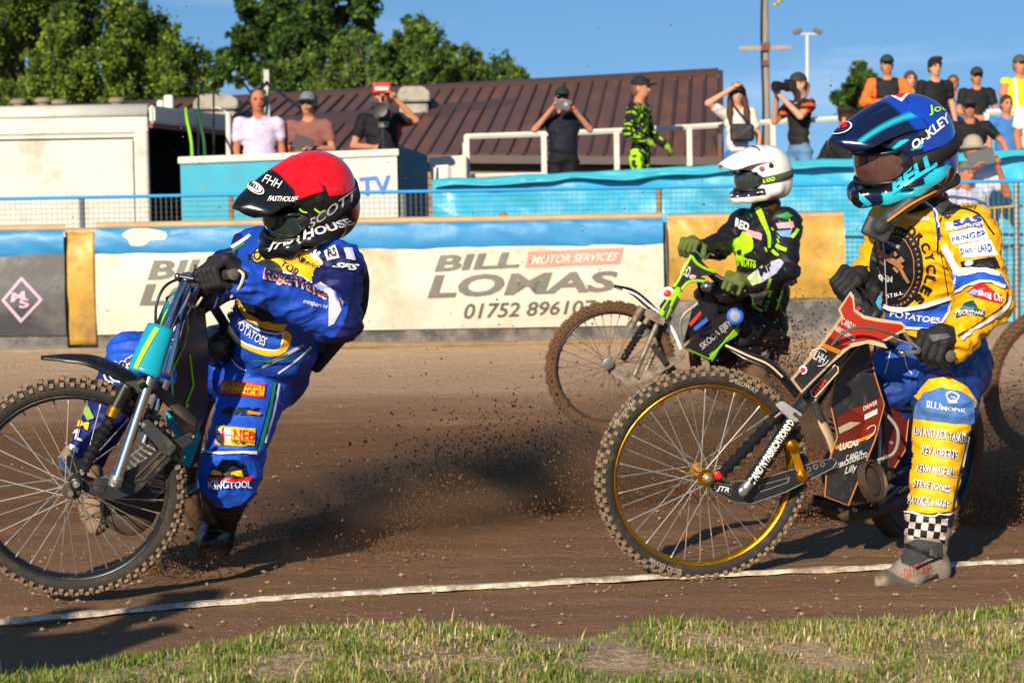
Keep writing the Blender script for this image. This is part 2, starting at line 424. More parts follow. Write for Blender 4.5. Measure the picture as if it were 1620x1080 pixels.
# ================================================================== ground
YF = 20.0           # front of the air fence
def gz(x, y):
    b = 0.0
    if y > 15: b = 0.09 * min(1, (y - 15) / 5) ** 2
    return b
def dirt_material():
    m = bpy.data.materials.new('shale'); m.use_nodes = True; nt = m.node_tree; N = nt.nodes; L = nt.links; b = N['Principled BSDF']
    b.inputs['Roughness'].default_value = 0.95; b.inputs['Specular IOR Level'].default_value = 0.15
    geo = N.new('ShaderNodeNewGeometry'); sep = N.new('ShaderNodeSeparateXYZ'); L.new(geo.outputs['Position'], sep.inputs[0])
    def noi(s, d=6, r=0.65, st=None):
        n = N.new('ShaderNodeTexNoise'); n.inputs['Scale'].default_value = s; n.inputs['Detail'].default_value = d; n.inputs['Roughness'].default_value = r
        if st:
            mp = N.new('ShaderNodeMapping'); mp.inputs['Scale'].default_value = st; L.new(geo.outputs['Position'], mp.inputs[0]); L.new(mp.outputs[0], n.inputs[0])
        else: L.new(geo.outputs['Position'], n.inputs[0])
        return n.outputs[0]
    def math_(op, a, c, e=None):
        n = N.new('ShaderNodeMath'); n.operation = op
        for i, q in enumerate((a, c, e)):
            if q is None: continue
            if isinstance(q, (int, float)): n.inputs[i].default_value = q
            else: L.new(q, n.inputs[i])
        return n.outputs[0]
    # graded racing line in the middle, darker dirt plus painted rider shade; dry loose shale by the fence
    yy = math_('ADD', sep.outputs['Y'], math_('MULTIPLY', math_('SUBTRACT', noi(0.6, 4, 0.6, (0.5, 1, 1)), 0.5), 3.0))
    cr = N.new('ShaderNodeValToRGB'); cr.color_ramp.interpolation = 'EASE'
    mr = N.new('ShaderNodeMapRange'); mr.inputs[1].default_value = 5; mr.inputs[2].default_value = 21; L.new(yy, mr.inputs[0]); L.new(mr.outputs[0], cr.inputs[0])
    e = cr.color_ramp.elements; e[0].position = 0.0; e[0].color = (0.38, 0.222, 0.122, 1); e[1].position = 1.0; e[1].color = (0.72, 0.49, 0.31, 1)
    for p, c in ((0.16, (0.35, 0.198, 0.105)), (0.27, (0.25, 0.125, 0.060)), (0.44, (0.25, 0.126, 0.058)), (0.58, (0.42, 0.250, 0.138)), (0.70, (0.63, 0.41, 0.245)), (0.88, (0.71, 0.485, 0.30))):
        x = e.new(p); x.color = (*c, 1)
    v = math_('ADD', math_('MULTIPLY', noi(3.0, 8, 0.7, (0.5, 1.2, 1)), 0.55), math_('MULTIPLY', noi(70, 4, 0.7), 0.55))
    v = math_('ADD', v, 0.47)
    mx = N.new('ShaderNodeVectorMath'); mx.operation = 'SCALE'; L.new(cr.outputs[0], mx.inputs[0]); L.new(v, mx.inputs['Scale'])
    # pale grit
    vo = N.new('ShaderNodeTexVoronoi'); vo.inputs['Scale'].default_value = 55; L.new(geo.outputs['Position'], vo.inputs['Vector'])
    g = N.new('ShaderNodeMapRange'); g.inputs[1].default_value = 0.16; g.inputs[2].default_value = 0.10; L.new(vo.outputs['Distance'], g.inputs[0])
    sel = N.new('ShaderNodeSeparateColor'); L.new(vo.outputs['Color'], sel.inputs[0])
    gsel = math_('MULTIPLY', g.outputs[0], math_('GREATER_THAN', sel.outputs[0], 0.80))
    mm = N.new('ShaderNodeMix'); mm.data_type = 'RGBA'; L.new(gsel, mm.inputs[0]); L.new(mx.outputs[0], mm.inputs[6]); mm.inputs[7].default_value = (0.55, 0.43, 0.34, 1)
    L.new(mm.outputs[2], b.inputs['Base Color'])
    h = math_('ADD', math_('MULTIPLY', noi(26, 8, 0.75), 0.6), math_('MULTIPLY', noi(4, 4, 0.6, (0.4, 1.5, 1)), 0.8))
    bp = N.new('ShaderNodeBump'); bp.inputs['Strength'].default_value = 1.0; bp.inputs['Distance'].default_value = 0.065; L.new(h, bp.inputs['Height']); L.new(bp.outputs[0], b.inputs['Normal'])
    return m
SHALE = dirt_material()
def ground():
    xs = sorted(set(list(np.linspace(-300, -8, 14)) + list(np.linspace(-8, 8, 200)) + list(np.linspace(8, 300, 14))))
    ys = sorted(set(list(np.linspace(-60, 2, 8)) + list(np.linspace(2, 15, 260)) + list(np.linspace(15, 24, 60)) + list(np.linspace(24, 900, 20))))
    grid = []
    for y in ys:
        row = []
        for x in xs:
            z = gz(x, y)
            if -8 < x < 8 and 2 < y < 24:
                z += 0.014 * nz((x * 0.7, y * 3.0, 0), 1.3) + 0.009 * nz((x, y * 1.4, 3), 6) + 0.006 * (1 - 3 * abs(nz((x * 0.5, y * 2.6, 8), 2.2))) - 0.006
                if 8 < y < 14: z += 0.03 * max(0, nz((x * 0.5, y * 1.4, 7), 1.1))
            row.append(Vector((x, y, z)))
        grid.append(row)
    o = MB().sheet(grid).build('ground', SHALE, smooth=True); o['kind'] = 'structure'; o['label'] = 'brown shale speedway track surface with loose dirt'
ground()
def white_line():
    px = [(-260, 1006), (0, 985), (250, 963), (500, 943), (760, 929), (1000, 916), (1200, 907), (1400, 899), (1620, 889), (1900, 878)]
    pts = spline([G(*p) for p in px], 24); g = []
    for i, p in enumerate(pts):
        d = (pts[min(i + 1, len(pts) - 1)] - pts[max(i - 1, 0)]).normalized(); q = Vector((-d.y, d.x, 0)); w = 0.027
        g.append([p + q * (k / 4 - 0.5) * 2 * (w + 0.012 * nz((p.x, p.y, k), 14) * (1 if k in (0, 4) else 0)) + Vector((0, 0, 0.010 + (0.001 if k in (1, 2, 3) else -0.010) + 0.004 * nz((p.x, p.y, k), 12))) for k in range(5)])
    m = mat('chalk_line', '#e3d9c0', 0.95, var=0.25, scale=20, bump=0.6, bscale=60, dirt='#84694f', dirt_amt=0.62, dscale=16)
    o = MB().sheet(g).build('track_line', m, smooth=True); tag(o, 'dusty white chalk line along the inside of the track', None, kind='structure')
white_line()
# ------------------------------------------------------------------ inside verge
VB = [(-400, 1105), (-100, 1085), (60, 1068), (180, 1048), (300, 1028), (450, 1002), (600, 986), (740, 984), (850, 1006), (930, 1008), (1000, 990), (1200, 988), (1400, 982), (1620, 966), (1950, 950)]
vb = [G(*p) for p in VB]
def verge_edge(x):
    for a, b in zip(vb, vb[1:]):
        if a.x <= x <= b.x: t = (x - a.x) / (b.x - a.x); return a.y + t * (b.y - a.y)
    return vb[0].y if x < vb[0].x else vb[-1].y
def verge_z(x, y):
    e = verge_edge(x) - y
    return -0.01 + 0.05 * min(1, max(0, e) / 0.30) ** 0.7 + (0.022 * nz((x, y, 0), 4) + 0.012 * nz((x, y, 0), 13)) * min(1, max(0, e) / 0.1)
def bare(x, y): return math.exp(-(((x - 0.16) / 0.15) ** 2 + ((y - 5.85) / 0.22) ** 2)) + 1.0 * math.exp(-(((x - 0.26) / 0.12) ** 2 + ((y - 5.5) / 0.22) ** 2))
def verge():
    xs = np.linspace(-6, 6, 300); grid = []
    for t in np.linspace(0, 1, 90) ** 1.5:
        grid.append([Vector((x, 0, 0)) for x in xs])
        for p in grid[-1]:
            e = verge_edge(p.x) + 0.05 + 0.03 * nz((p.x, 0, 0), 9); p.y = e - t * 7.5; p.z = verge_z(p.x, p.y)
    m = mat('verge_soil', '#c6a985', 0.95, var=0.45, scale=24, bump=1.0, bscale=45, bdist=0.04, dirt='#6f6144', dirt_amt=0.45, dscale=4)
    o = MB().sheet(grid).build('verge', m, smooth=True); tag(o, 'dry grassy verge of sandy soil inside the track', kind='structure')
verge()
def grass_mat():
    m = bpy.data.materials.new('grass'); m.use_nodes = True; nt = m.node_tree; N = nt.nodes; L = nt.links; b = N['Principled BSDF']
    at = N.new('ShaderNodeAttribute'); at.attribute_name = 'Col'; L.new(at.outputs[0], b.inputs['Base Color']); b.inputs['Roughness'].default_value = 0.6; b.inputs['Specular IOR Level'].default_value = 0.25
    tr = N.new('ShaderNodeBsdfTranslucent'); L.new(at.outputs[0], tr.inputs[0]); ms = N.new('ShaderNodeMixShader'); ms.inputs[0].default_value = 0.25
    L.new(b.outputs[0], ms.inputs[1]); L.new(tr.outputs[0], ms.inputs[2]); L.new(ms.outputs[0], N['Material Output'].inputs[0]); return m
LEAFM = grass_mat()
def grass():
    V = []; C = []; F = []; pal = [lin(c) for c in ('#6f8a32', '#8aa340', '#587428', '#c4ad70', '#d6c08a', '#a8925a', '#98a04c', '#ecdcae')]
    n = 0
    while n < 100000:
        if n < 88000: x = random.uniform(-1.75, 1.75); y = random.uniform(4.9, 6.45)
        else: x = random.uniform(-4, 4); y = random.uniform(1.5, 6.6)
        e = verge_edge(x) - y
        n += 1
        if e < -0.02 or random.random() < bare(x, y) * 1.05: continue
        d = nz((x, y, 0), 2.2) * 0.5 + 0.5; d2 = nz((x, y, 5), 6) * 0.5 + 0.5
        if random.random() > 0.15 + 1.15 * d2 * min(1, e / 0.22 + 0.15): continue
        green = random.random() < 0.52 + 1.2 * (d - 0.45)
        h = random.uniform(0.010, 0.034) * (0.35 + 1.9 * d2 * d2) * min(1, e / 0.25 + 0.35)
        if random.random() < 0.012: h *= 2.0; green = False
        z = verge_z(x, y) - 0.004; a = random.uniform(0, 2 * math.pi); ln = random.uniform(0.15, 1.1) * h; w = random.uniform(0.0012, 0.0026)
        dx, dy = math.cos(a), math.sin(a); px, py = -dy * w, dx * w
        if not green and random.random() < 0.5: ln *= 1.8; h *= 0.55
        c = np.array(pal[random.choice((0, 1, 2, 6))] if green else pal[random.choice((3, 4, 5, 7, 3))]) * random.uniform(0.65, 1.15)
        k = len(V)
        V += [(x - px, y - py, z), (x + px, y + py, z), (x + dx * ln * .35 - px * .8, y + dy * ln * .35 - py * .8, z + h * .6), (x + dx * ln * .35 + px * .8, y + dy * ln * .35 + py * .8, z + h * .6), (x + dx * ln, y + dy * ln, z + h)]
        F += [(k, k + 1, k + 3), (k, k + 3, k + 2), (k + 2, k + 3, k + 4)]; C += [c] * 5
    o = link('grass', np_mesh(np.array(V), np.array(F), 'grass', np.array(C)), LEAFM)
    tag(o, 'short dry and green grass growing on the verge', 'grass', kind='stuff')
grass()
def pebbles():
    mb = MB(); 
    for i in range(2600):
        py = random.uniform(620, 1010); px = random.uniform(-60, 1680); g = G(px, py); r = random.choice((0.002, 0.003, 0.003, 0.004, 0.007)) * random.uniform(0.6, 1.3)
        if g.y < verge_edge(g.x) - 0.1: continue
        q = [Vector((random.uniform(-1, 1), random.uniform(-1, 1), random.uniform(-.6, .8))).normalized() * r for _ in range(4)]
        c = Vector((g.x, g.y, gz(g.x, g.y) + r * 0.4)); u = [Vector((r, 0, 0)), Vector((0, r * random.uniform(.6, 1), 0)), Vector((0, 0, r * .7))]
        vs = [c + u[0], c - u[0], c + u[1], c - u[1], c + u[2], c - u[2]]; vs = [v + Vector((random.uniform(-.3, .3), random.uniform(-.3, .3), 0)) * r for v in vs]
        mb.add(vs, [(0, 2, 4), (2, 1, 4), (1, 3, 4), (3, 0, 4), (2, 0, 5), (1, 2, 5), (3, 1, 5), (0, 3, 5)])
    o = mb.build('gravel', mat('grit', '#9c8168', 0.9, var=0.5, scale=15), fixn=False); tag(o, 'pale grit and small stones scattered over the track', 'gravel', kind='stuff')
pebbles()

# ================================================================== air fence
def fx(px, Y): return P(px, 450, Y).x
def vinyl(name, col, dirt='#9a8468', amt=0.3, rough=0.45, ds=2.0): return mat(name, col, rough, var=0.06, scale=3, bump=0.25, bscale=2.5, bdist=0.05, dirt=dirt, dirt_amt=amt, dscale=ds)
FZ = 0.10
def fence_face(x0, x1, z0, z1, Y, bulge=0.02, seed=0, nx=60, nz_=14, wr=0.010):
    g = []
    for j in range(nz_ + 1):
        v = j / nz_; row = []
        for i in range(nx + 1):
            u = i / nx; x = x0 + (x1 - x0) * u; z = z0 + (z1 - z0) * v
            b = bulge * math.sin(math.pi * v) + wr * nz((x * 1.2, seed, z * 2.2), 1.6) + wr * 0.5 * nz((x * 3 + z * 2, seed + 4, z), 2.3)
            row.append(Vector((x, Y - b, z)))
        g.append(row)
    return g
def roll(x0, x1, zc, ry, rz, Y, nx=50, n=12, wr=0.0):
    nx = int(nx * (4 if wr else 1))
    g = []
    for k in range(n + 1):
        a = -0.55 * math.pi + 1.15 * math.pi * k / n
        g.append([Vector((x0 + (x1 - x0) * i / nx, Y - ry * math.cos(a) * (1 + 0.05 * nz((x0 + (x1 - x0) * i / nx, k * .1, 2), 2)) - wr * (1 - 3 * abs(nz(((x0 + (x1 - x0) * i / nx) * 2.2 + k * .12, k * .16, 6), 1.3))), zc + rz * math.sin(a))) for i in range(nx + 1)])
    return g
M_BLUE = vinyl('vinyl_blue', '#2f86bd', dirt='#6f98ae', amt=0.05, ds=3); M_CREAM = vinyl('vinyl_cream', '#cbc6b6', dirt='#b39468', amt=0.42, ds=1.3)
M_SAND = vinyl('vinyl_sand', '#c69a34', dirt='#80643f', amt=0.5); M_TAN = vinyl('vinyl_tan', '#b99a6c', amt=0.4); M_DARK = vinyl('vinyl_dark', '#3b3c40', dirt='#77726a', amt=0.45)
M_SKIRT = vinyl('skirt', '#4b4947', dirt='#9b8f80', amt=0.5, ds=4)
def air_module(x0, x1, face, label, top=True, zt=1.20, seam=0.975):
    t = empty('air_fence_module', ((x0 + x1) / 2, YF, FZ - 0.02), label, 'air fence', 'inflatable safety barrier modules')
    body = MB(); body.box(((x0 + x1) / 2, YF + 0.42, (FZ + zt) / 2 - 0.03), (x1 - x0 - 0.02, 0.76, zt - FZ - 0.06)); body.build('core', M_DARK, t)
    MB().sheet(fence_face(x0, x1, FZ + 0.14, seam, YF, 0.03, x0)).build('banner', face, t, smooth=True)
    MB().sheet(fence_face(x0, x1, FZ - 0.04, FZ + 0.15, YF + 0.02, -0.01, x0 + 3)).build('skirt', M_SKIRT, t, smooth=True)
    MB().sheet(roll(x0, x1, (zt + seam) / 2 - 0.01, 0.036, (zt - seam) / 2 + 0.012, YF + 0.02, wr=.009)).build('top_roll', M_BLUE if top else face, t, smooth=True)
    MB().sheet(roll(x0, x1, zt + 0.02, 0.03, 0.035, YF + 0.12)).build('top_edge', M_TAN, t, smooth=True)
    return t
GREYINK = mat('grey_ink', '#6e6a61', 0.6, var=0.25, scale=6); PINKINK = mat('pink_ink', '#c9857a', 0.6, var=0.12, scale=5); PALEINK = mat('pale_ink', '#d9cbb8', 0.6)
mA = air_module(-9.0, fx(103, YF), M_DARK, 'dark grey airfence module with pink diamond emblem', zt=1.19)
mB = air_module(fx(152, YF), fx(1050, YF), M_CREAM, 'long cream banner airfence module with grey lettering and blue top')
def gap_strip():
    x0, x1 = fx(106, YF), fx(149, YF)
    t = empty('fence_gap_cover', ((x0 + x1) / 2, YF, FZ), 'narrow mustard vinyl cover between two airfence modules', 'fence cover')
    MB().sheet(fence_face(x0, x1, FZ + 0.05, 1.17, YF + 0.06, 0.03, 5, 12, 20, 0.03)).build('cover', M_SAND, t, smooth=True, solid=0.01)
    MB().sheet(roll(x0 - .02, x1 + .02, 1.17, 0.05, 0.04, YF + 0.12, 10)).build('cord_edge', M_TAN, t, smooth=True)
gap_strip()
def sand_module():
    x0, x1 = fx(1058, YF), fx(1336, YF)
    t = empty('air_fence_module', ((x0 + x1) / 2, YF, FZ), 'mustard yellow end module of the airfence with faded badge', 'air fence', 'inflatable safety barrier modules')
    MB().box(((x0 + x1) / 2, YF + 0.45, 0.62), (x1 - x0 - 0.06, 0.76, 1.08)).build('core', M_SAND, t, bevel=0.05)
    MB().sheet(fence_face(x0, x1, FZ + 0.36, 1.19, YF + 0.02, 0.09, 9, 60, 24, 0.045)).build('banner', M_SAND, t, smooth=True)
    MB().sheet(fence_face(x0, x1, FZ - 0.03, FZ + 0.37, YF + 0.03, 0.0, 2)).build('skirt', M_SKIRT, t, smooth=True)
    MB().sheet(roll(x0, x1, 1.20, 0.05, 0.04, YF + 0.07)).build('top_edge', M_TAN, t, smooth=True)
    MB().box((x0 - 0.02, YF + 0.25, 0.62), (0.03, 0.4, 1.1)).build('side_flap', M_DARK, t)
    sk = Skin(t.children[1])
    patch(sk, [(1238, 413), (1250, 408), (1256, 416), (1279, 417), (1276, 438), (1240, 441)], mat('badge_grey', '#9c8f80', 0.6), t, 'badge', 0.004)
    patch(sk, [(1242, 420), (1276, 421), (1274, 435), (1243, 437)], mat('badge_pink', '#cf8f7a', 0.6), t, 'badge', 0.007)
sand_module()
def banner_print():
    ch = {c.name.split('.')[0]: c for c in mB.children}; sk = Skin(ch['banner']); p = mB
    text_px(sk, 'BILL', [(687, 430), (822, 423), (824, 398), (690, 404)], GREYINK, p, bold=0.035, shear=0.12)
    text_px(sk, 'LOMAS', [(676, 472), (974, 461), (978, 428), (680, 435)], GREYINK, p, bold=0.035, shear=0.12)
    text_px(sk, '01752 896107', [(733, 505), (942, 495), (944, 474), (736, 480)], mat('dark_ink', '#56524b', 0.6, var=0.2), p, bold=0.015, shear=0.12)
    patch(sk, [(831, 424), (981, 418), (987, 392), (836, 398)], PINKINK, p, 'print_panel', 0.003)
    text_px(sk, 'MOTOR SERVICES', [(840, 419), (975, 412), (979, 399), (844, 405)], PALEINK, p, bold=0.02, shear=0.12, off=0.007)
    text_px(sk, 'BILL', [(233, 443), (366, 437), (371, 409), (237, 412)], GREYINK, p, bold=0.035, shear=0.12)
    text_px(sk, 'LOMAS', [(220, 484), (512, 476), (515, 441), (224, 449)], GREYINK, p, bold=0.035, shear=0.12)
    patch(sk, [(193, 368), (215, 362), (258, 366), (262, 380), (240, 388), (205, 386)], M_CREAM, p, 'worn_patch') if False else None
    ro = Skin(ch['top_roll']); patch(ro, [(192, 372), (205, 364), (232, 362), (262, 368), (260, 379), (238, 380), (228, 388), (208, 388), (202, 379)], mat('bare_foam', '#e9dcbc', 0.9, var=0.1), p, 'torn_patch', 0.004, smooth_poly=3)
    ca = {c.name.split('.')[0]: c for c in mA.children}; sk = Skin(ca['banner']); L = mat('lilac_ink', '#c9a9c0', 0.6)
    D = [(2, 475), (34, 437), (68, 474), (33, 511)]; D2 = [(8, 475), (34, 444), (62, 474), (34, 504)]
    for i in range(4): patch(sk, [D[i], D[(i + 1) % 4], D2[(i + 1) % 4], D2[i]], L, mA, 'diamond_emblem', 0.004)
    text_px(sk, 'M', [(17, 478), (41, 475), (39, 460), (19, 463)], L, mA, 'emblem_letter', bold=0.03)
    text_px(sk, 'S', [(30, 488), (47, 486), (45, 471), (31, 473)], L, mA, 'emblem_letter', bold=0.03)
banner_print()
def base_pipe():
    pts = [Vector((fx(500, YF) + i * 0.14, YF - 0.10 + 0.02 * nz((i * .3, 0, 0)), 0.10 + 0.015 * nz((i * .2, 5, 0)))) for i in range(24)]
    o = MB().tube(pts, 0.030, 8).build('base_tube', mat('base_tan', '#8a7350', .9, var=.25, scale=6), smooth=True); tag(o, 'tan padded tube lying along the foot of the airfence', 'tube')
    pts = [Vector((-5.5 + i * 0.1, YF - 0.12 + 0.03 * nz((i * .3, 2, 0)), 0.10 + 0.02 * nz((i * .2, 7, 0)))) for i in range(int((fx(430, YF) + 5.5) / 0.1))]
    o = MB().tube(pts, 0.032, 8).build('base_tube', mat('dusty_sheet', '#8d7c68', 0.9, var=0.3, scale=6), smooth=True); tag(o, 'dusty grey-brown roll at the foot of the dark fence module', 'tube')
base_pipe()

# ================================================================== mesh fence, tarpaulin, terrace
YW = 21.3
M_RAIL = mat('rail_blue', '#2f9ad6', 0.4, dirt='#7b7368', dirt_amt=0.2, dscale=8); M_GALV = mat('galvanised', '#8f8f8c', 0.45, 0.7, var=0.2, scale=20); M_RUSTY = mat('rusty_steel', '#9a7b5c', 0.7, var=0.3, scale=15)
M_WHITE = mat('white_paint', '#cfccc4', 0.45, var=0.05, scale=4, dirt='#9b8b72', dirt_amt=0.15, dscale=6)
def wire_fence():
    x0, x1 = -9.5, 10.5; t = empty('mesh_fence', (0, YW, 0), 'see-through wire mesh fence with blue top rail behind the airfence', 'fence')
    zt = 1.505
    MB().tube([(x0, YW, zt), (fx(683, YW), YW, zt), (fx(1045, YW), YW, zt), (x1, YW, zt)], 0.017, 8).build('top_rail', M_RAIL, t, smooth=True)
    for px in (-120, 132, 368, 640, 1045, 1400, 1610): MB().tube([(fx(px, YW), YW + 0.03, 0.0), (fx(px, YW), YW + 0.03, zt)], 0.028, 8).build('post', M_RUSTY if px in (368, 1045) else M_GALV, t, smooth=True)
    mb = MB(); n = 5
    x = x0
    while x < x1: mb.tube([(x, YW, 0.25), (x, YW, zt)], 0.0022, 3, cap=False); x += 0.05
    for z in np.arange(0.3, zt, 0.05): mb.tube([(x0, YW - 0.004, z), (x1, YW - 0.004, z)], 0.0022 if abs((z * 20) % 5) > .5 else 0.0035, 3, cap=False)
    o = mb.build('wire_mesh', mat('wire', '#6f7174', 0.5, 0.5), t, fixn=False); o['kind'] = 'stuff'
wire_fence()
YT = 22.5
def tarp():
    m = vinyl('tarp_blue', '#3aaed4', dirt='#8fd3e6', amt=0.4, rough=0.3, ds=1.1); m2 = vinyl('tarp_fold', '#38a9bd', dirt='#3f8f96', amt=0.3, rough=0.4)
    def section(pa, pb, seed, label):
        a, b = P(pa[0], pa[1], YT), P(pb[0], pb[1], YT); t = empty('tarpaulin', ((a.x + b.x) / 2, YT, 0.1), label, 'tarpaulin', 'blue tarpaulins lining the terrace front')
        nx = int((b.x - a.x) / 0.04)
        def top(u): return a.z + (b.z - a.z) * u + 0.02 * nz((u * 9, seed, 0))
        g = []
        for j in range(36):
            v = j / 35; row = []
            for i in range(nx + 1):
                u = i / nx; x = a.x + (b.x - a.x) * u; zt = top(u); z = 0.1 + (zt - 0.1) * v
                y = YT + 0.05 * nz((x * 1.6 + z, seed, z * 1.3), 1.4) + 0.05 * (1 - abs(nz((x * 1.1 + z * 1.7, seed + 3, z), 1.7)) * 2) + 0.012 * nz((x * 5, z * 5, seed), 1.5)
                row.append(Vector((x, y, z)))
            g.append(row)
        MB().sheet(g).build('sheet', m, t, smooth=True)
        g = []
        for j in range(6):
            g.append([Vector((a.x + (b.x - a.x) * i / nx, YT - 0.05 - 0.01 * j % 2 - 0.02 * nz((i * .1, j, seed)), top(i / nx) + 0.012 - (0.05 + 0.035 * nz((i * .07, seed, 1))) * j / 5 * (1.6))) for i in range(nx + 1)])
        MB().sheet(g).build('folded_hem', m2, t, smooth=True, solid=0.01)
        return t
    section((684, 287), (1210, 259), 1, 'blue tarpaulin sheet hung between the TV board and the white helmeted rider')
    section((1216, 259), (1680, 236), 2, 'blue tarpaulin sheet hung below the crowd at the right')
tarp()
M_CONC = mat('concrete', '#8e8a82', 0.9, var=0.2, scale=3, bump=0.3, bscale=20)
DECK = 1.02
def terrace():
    o = MB().box((6, 26.3, DECK / 2), (24, 7.4, DECK)).box((8.5, 28.4, 1.25), (9.8, 3.2, 0.46)).build('terrace', M_CONC); tag(o, 'concrete spectator terrace behind the blue tarpaulin', kind='structure')
    o = MB().box((-2.3, 26.0, 0.42), (9, 5, 0.84)).build('platform', M_CONC); tag(o, 'concrete platform beside the commentary lorry', kind='structure')
terrace()
def navy_wall():
    y = 26.3; t = empty('bench_row', (1.2, y, DECK), 'navy blue low bench row in front of the brown roofed building', 'bench')
    MB().box((1.4, y, DECK + 0.27), (4.6, 0.08, 0.34)).build('backrest', mat('navy_paint', '#1e3f86', 0.5, var=0.15), t)
    MB().box((1.4, y - 0.22, DECK + 0.2), (4.6, 0.4, 0.05)).build('seat', MATS['navy_paint'], t)
    for x in np.linspace(-0.7, 3.5, 6): MB().box((x, y - 0.1, DECK + 0.09), (0.05, 0.3, 0.16)).build('support', M_WHITE, t)
navy_wall()
def railing():
    Y = 24.9; t = empty('white_railing', (1.2, Y, DECK), 'white painted steel railing along the terrace', 'railing')
    tp = [(738, 216), (860, 212), (975, 207), (1090, 201), (1222, 193), (1345, 187)]
    pts = [P(x, y, Y) for x, y in tp]
    MB().tube([pts[0]] + pts[1:], 0.034, 6).build('top_rail', M_WHITE, t, smooth=True)
    for i, p in enumerate(pts[:-1]): MB().box((p.x, p.y, (p.z + DECK) / 2), (0.06, 0.06, p.z - DECK)).build('post', M_WHITE, t)
    a, b = P(745, 279, Y), P(865, 276, Y)
    MB().tube([a, b], 0.028, 6).build('bottom_rail', M_WHITE, t, smooth=True)
    MB().tube([P(1060, 272, Y), P(1370, 258, Y)], 0.028, 6).build('bottom_rail', M_WHITE, t, smooth=True)
    MB().tube([pts[0], Vector((pts[0].x - 0.05, Y + 1.6, pts[0].z)), Vector((pts[0].x - 0.05, Y + 1.6, DECK))], 0.03, 6).build('return_rail', M_WHITE, t, smooth=True)
    Y2 = 26.0; t2 = empty('white_railing', (7, Y2, DECK), 'white rail in front of the crowd at the far right', 'railing')
    pa, pb = P(1560, 178, Y2), P(1680, 172, Y2)
    MB().tube([pa, pb], 0.04, 6).build('top_rail', M_WHITE, t2, smooth=True)
    for q in (pa, pb): MB().box((q.x, q.y, (q.z + DECK) / 2), (0.06, 0.06, q.z - DECK)).build('post', M_WHITE, t2)
    Y3 = 21.6; t3 = empty('yellow_rail', P(1600, 420, Y3), 'yellow tubular crowd barrier at the right edge', 'barrier')
    a = P(1562, 330, Y3); b = P(1700, 318, Y3); MB().tube([Vector((a.x, a.y, 0.1)), a, b, Vector((b.x, b.y, 0.1))], 0.02, 8).build('frame', mat('yellow_paint', '#e0b531', 0.45), t3, smooth=True)
    for k in range(1, 12):
        q = a.lerp(b, k / 12); MB().tube([(q.x, q.y, 0.25), q], 0.006, 5).build('bar', MATS['yellow_paint'], t3)
railing()

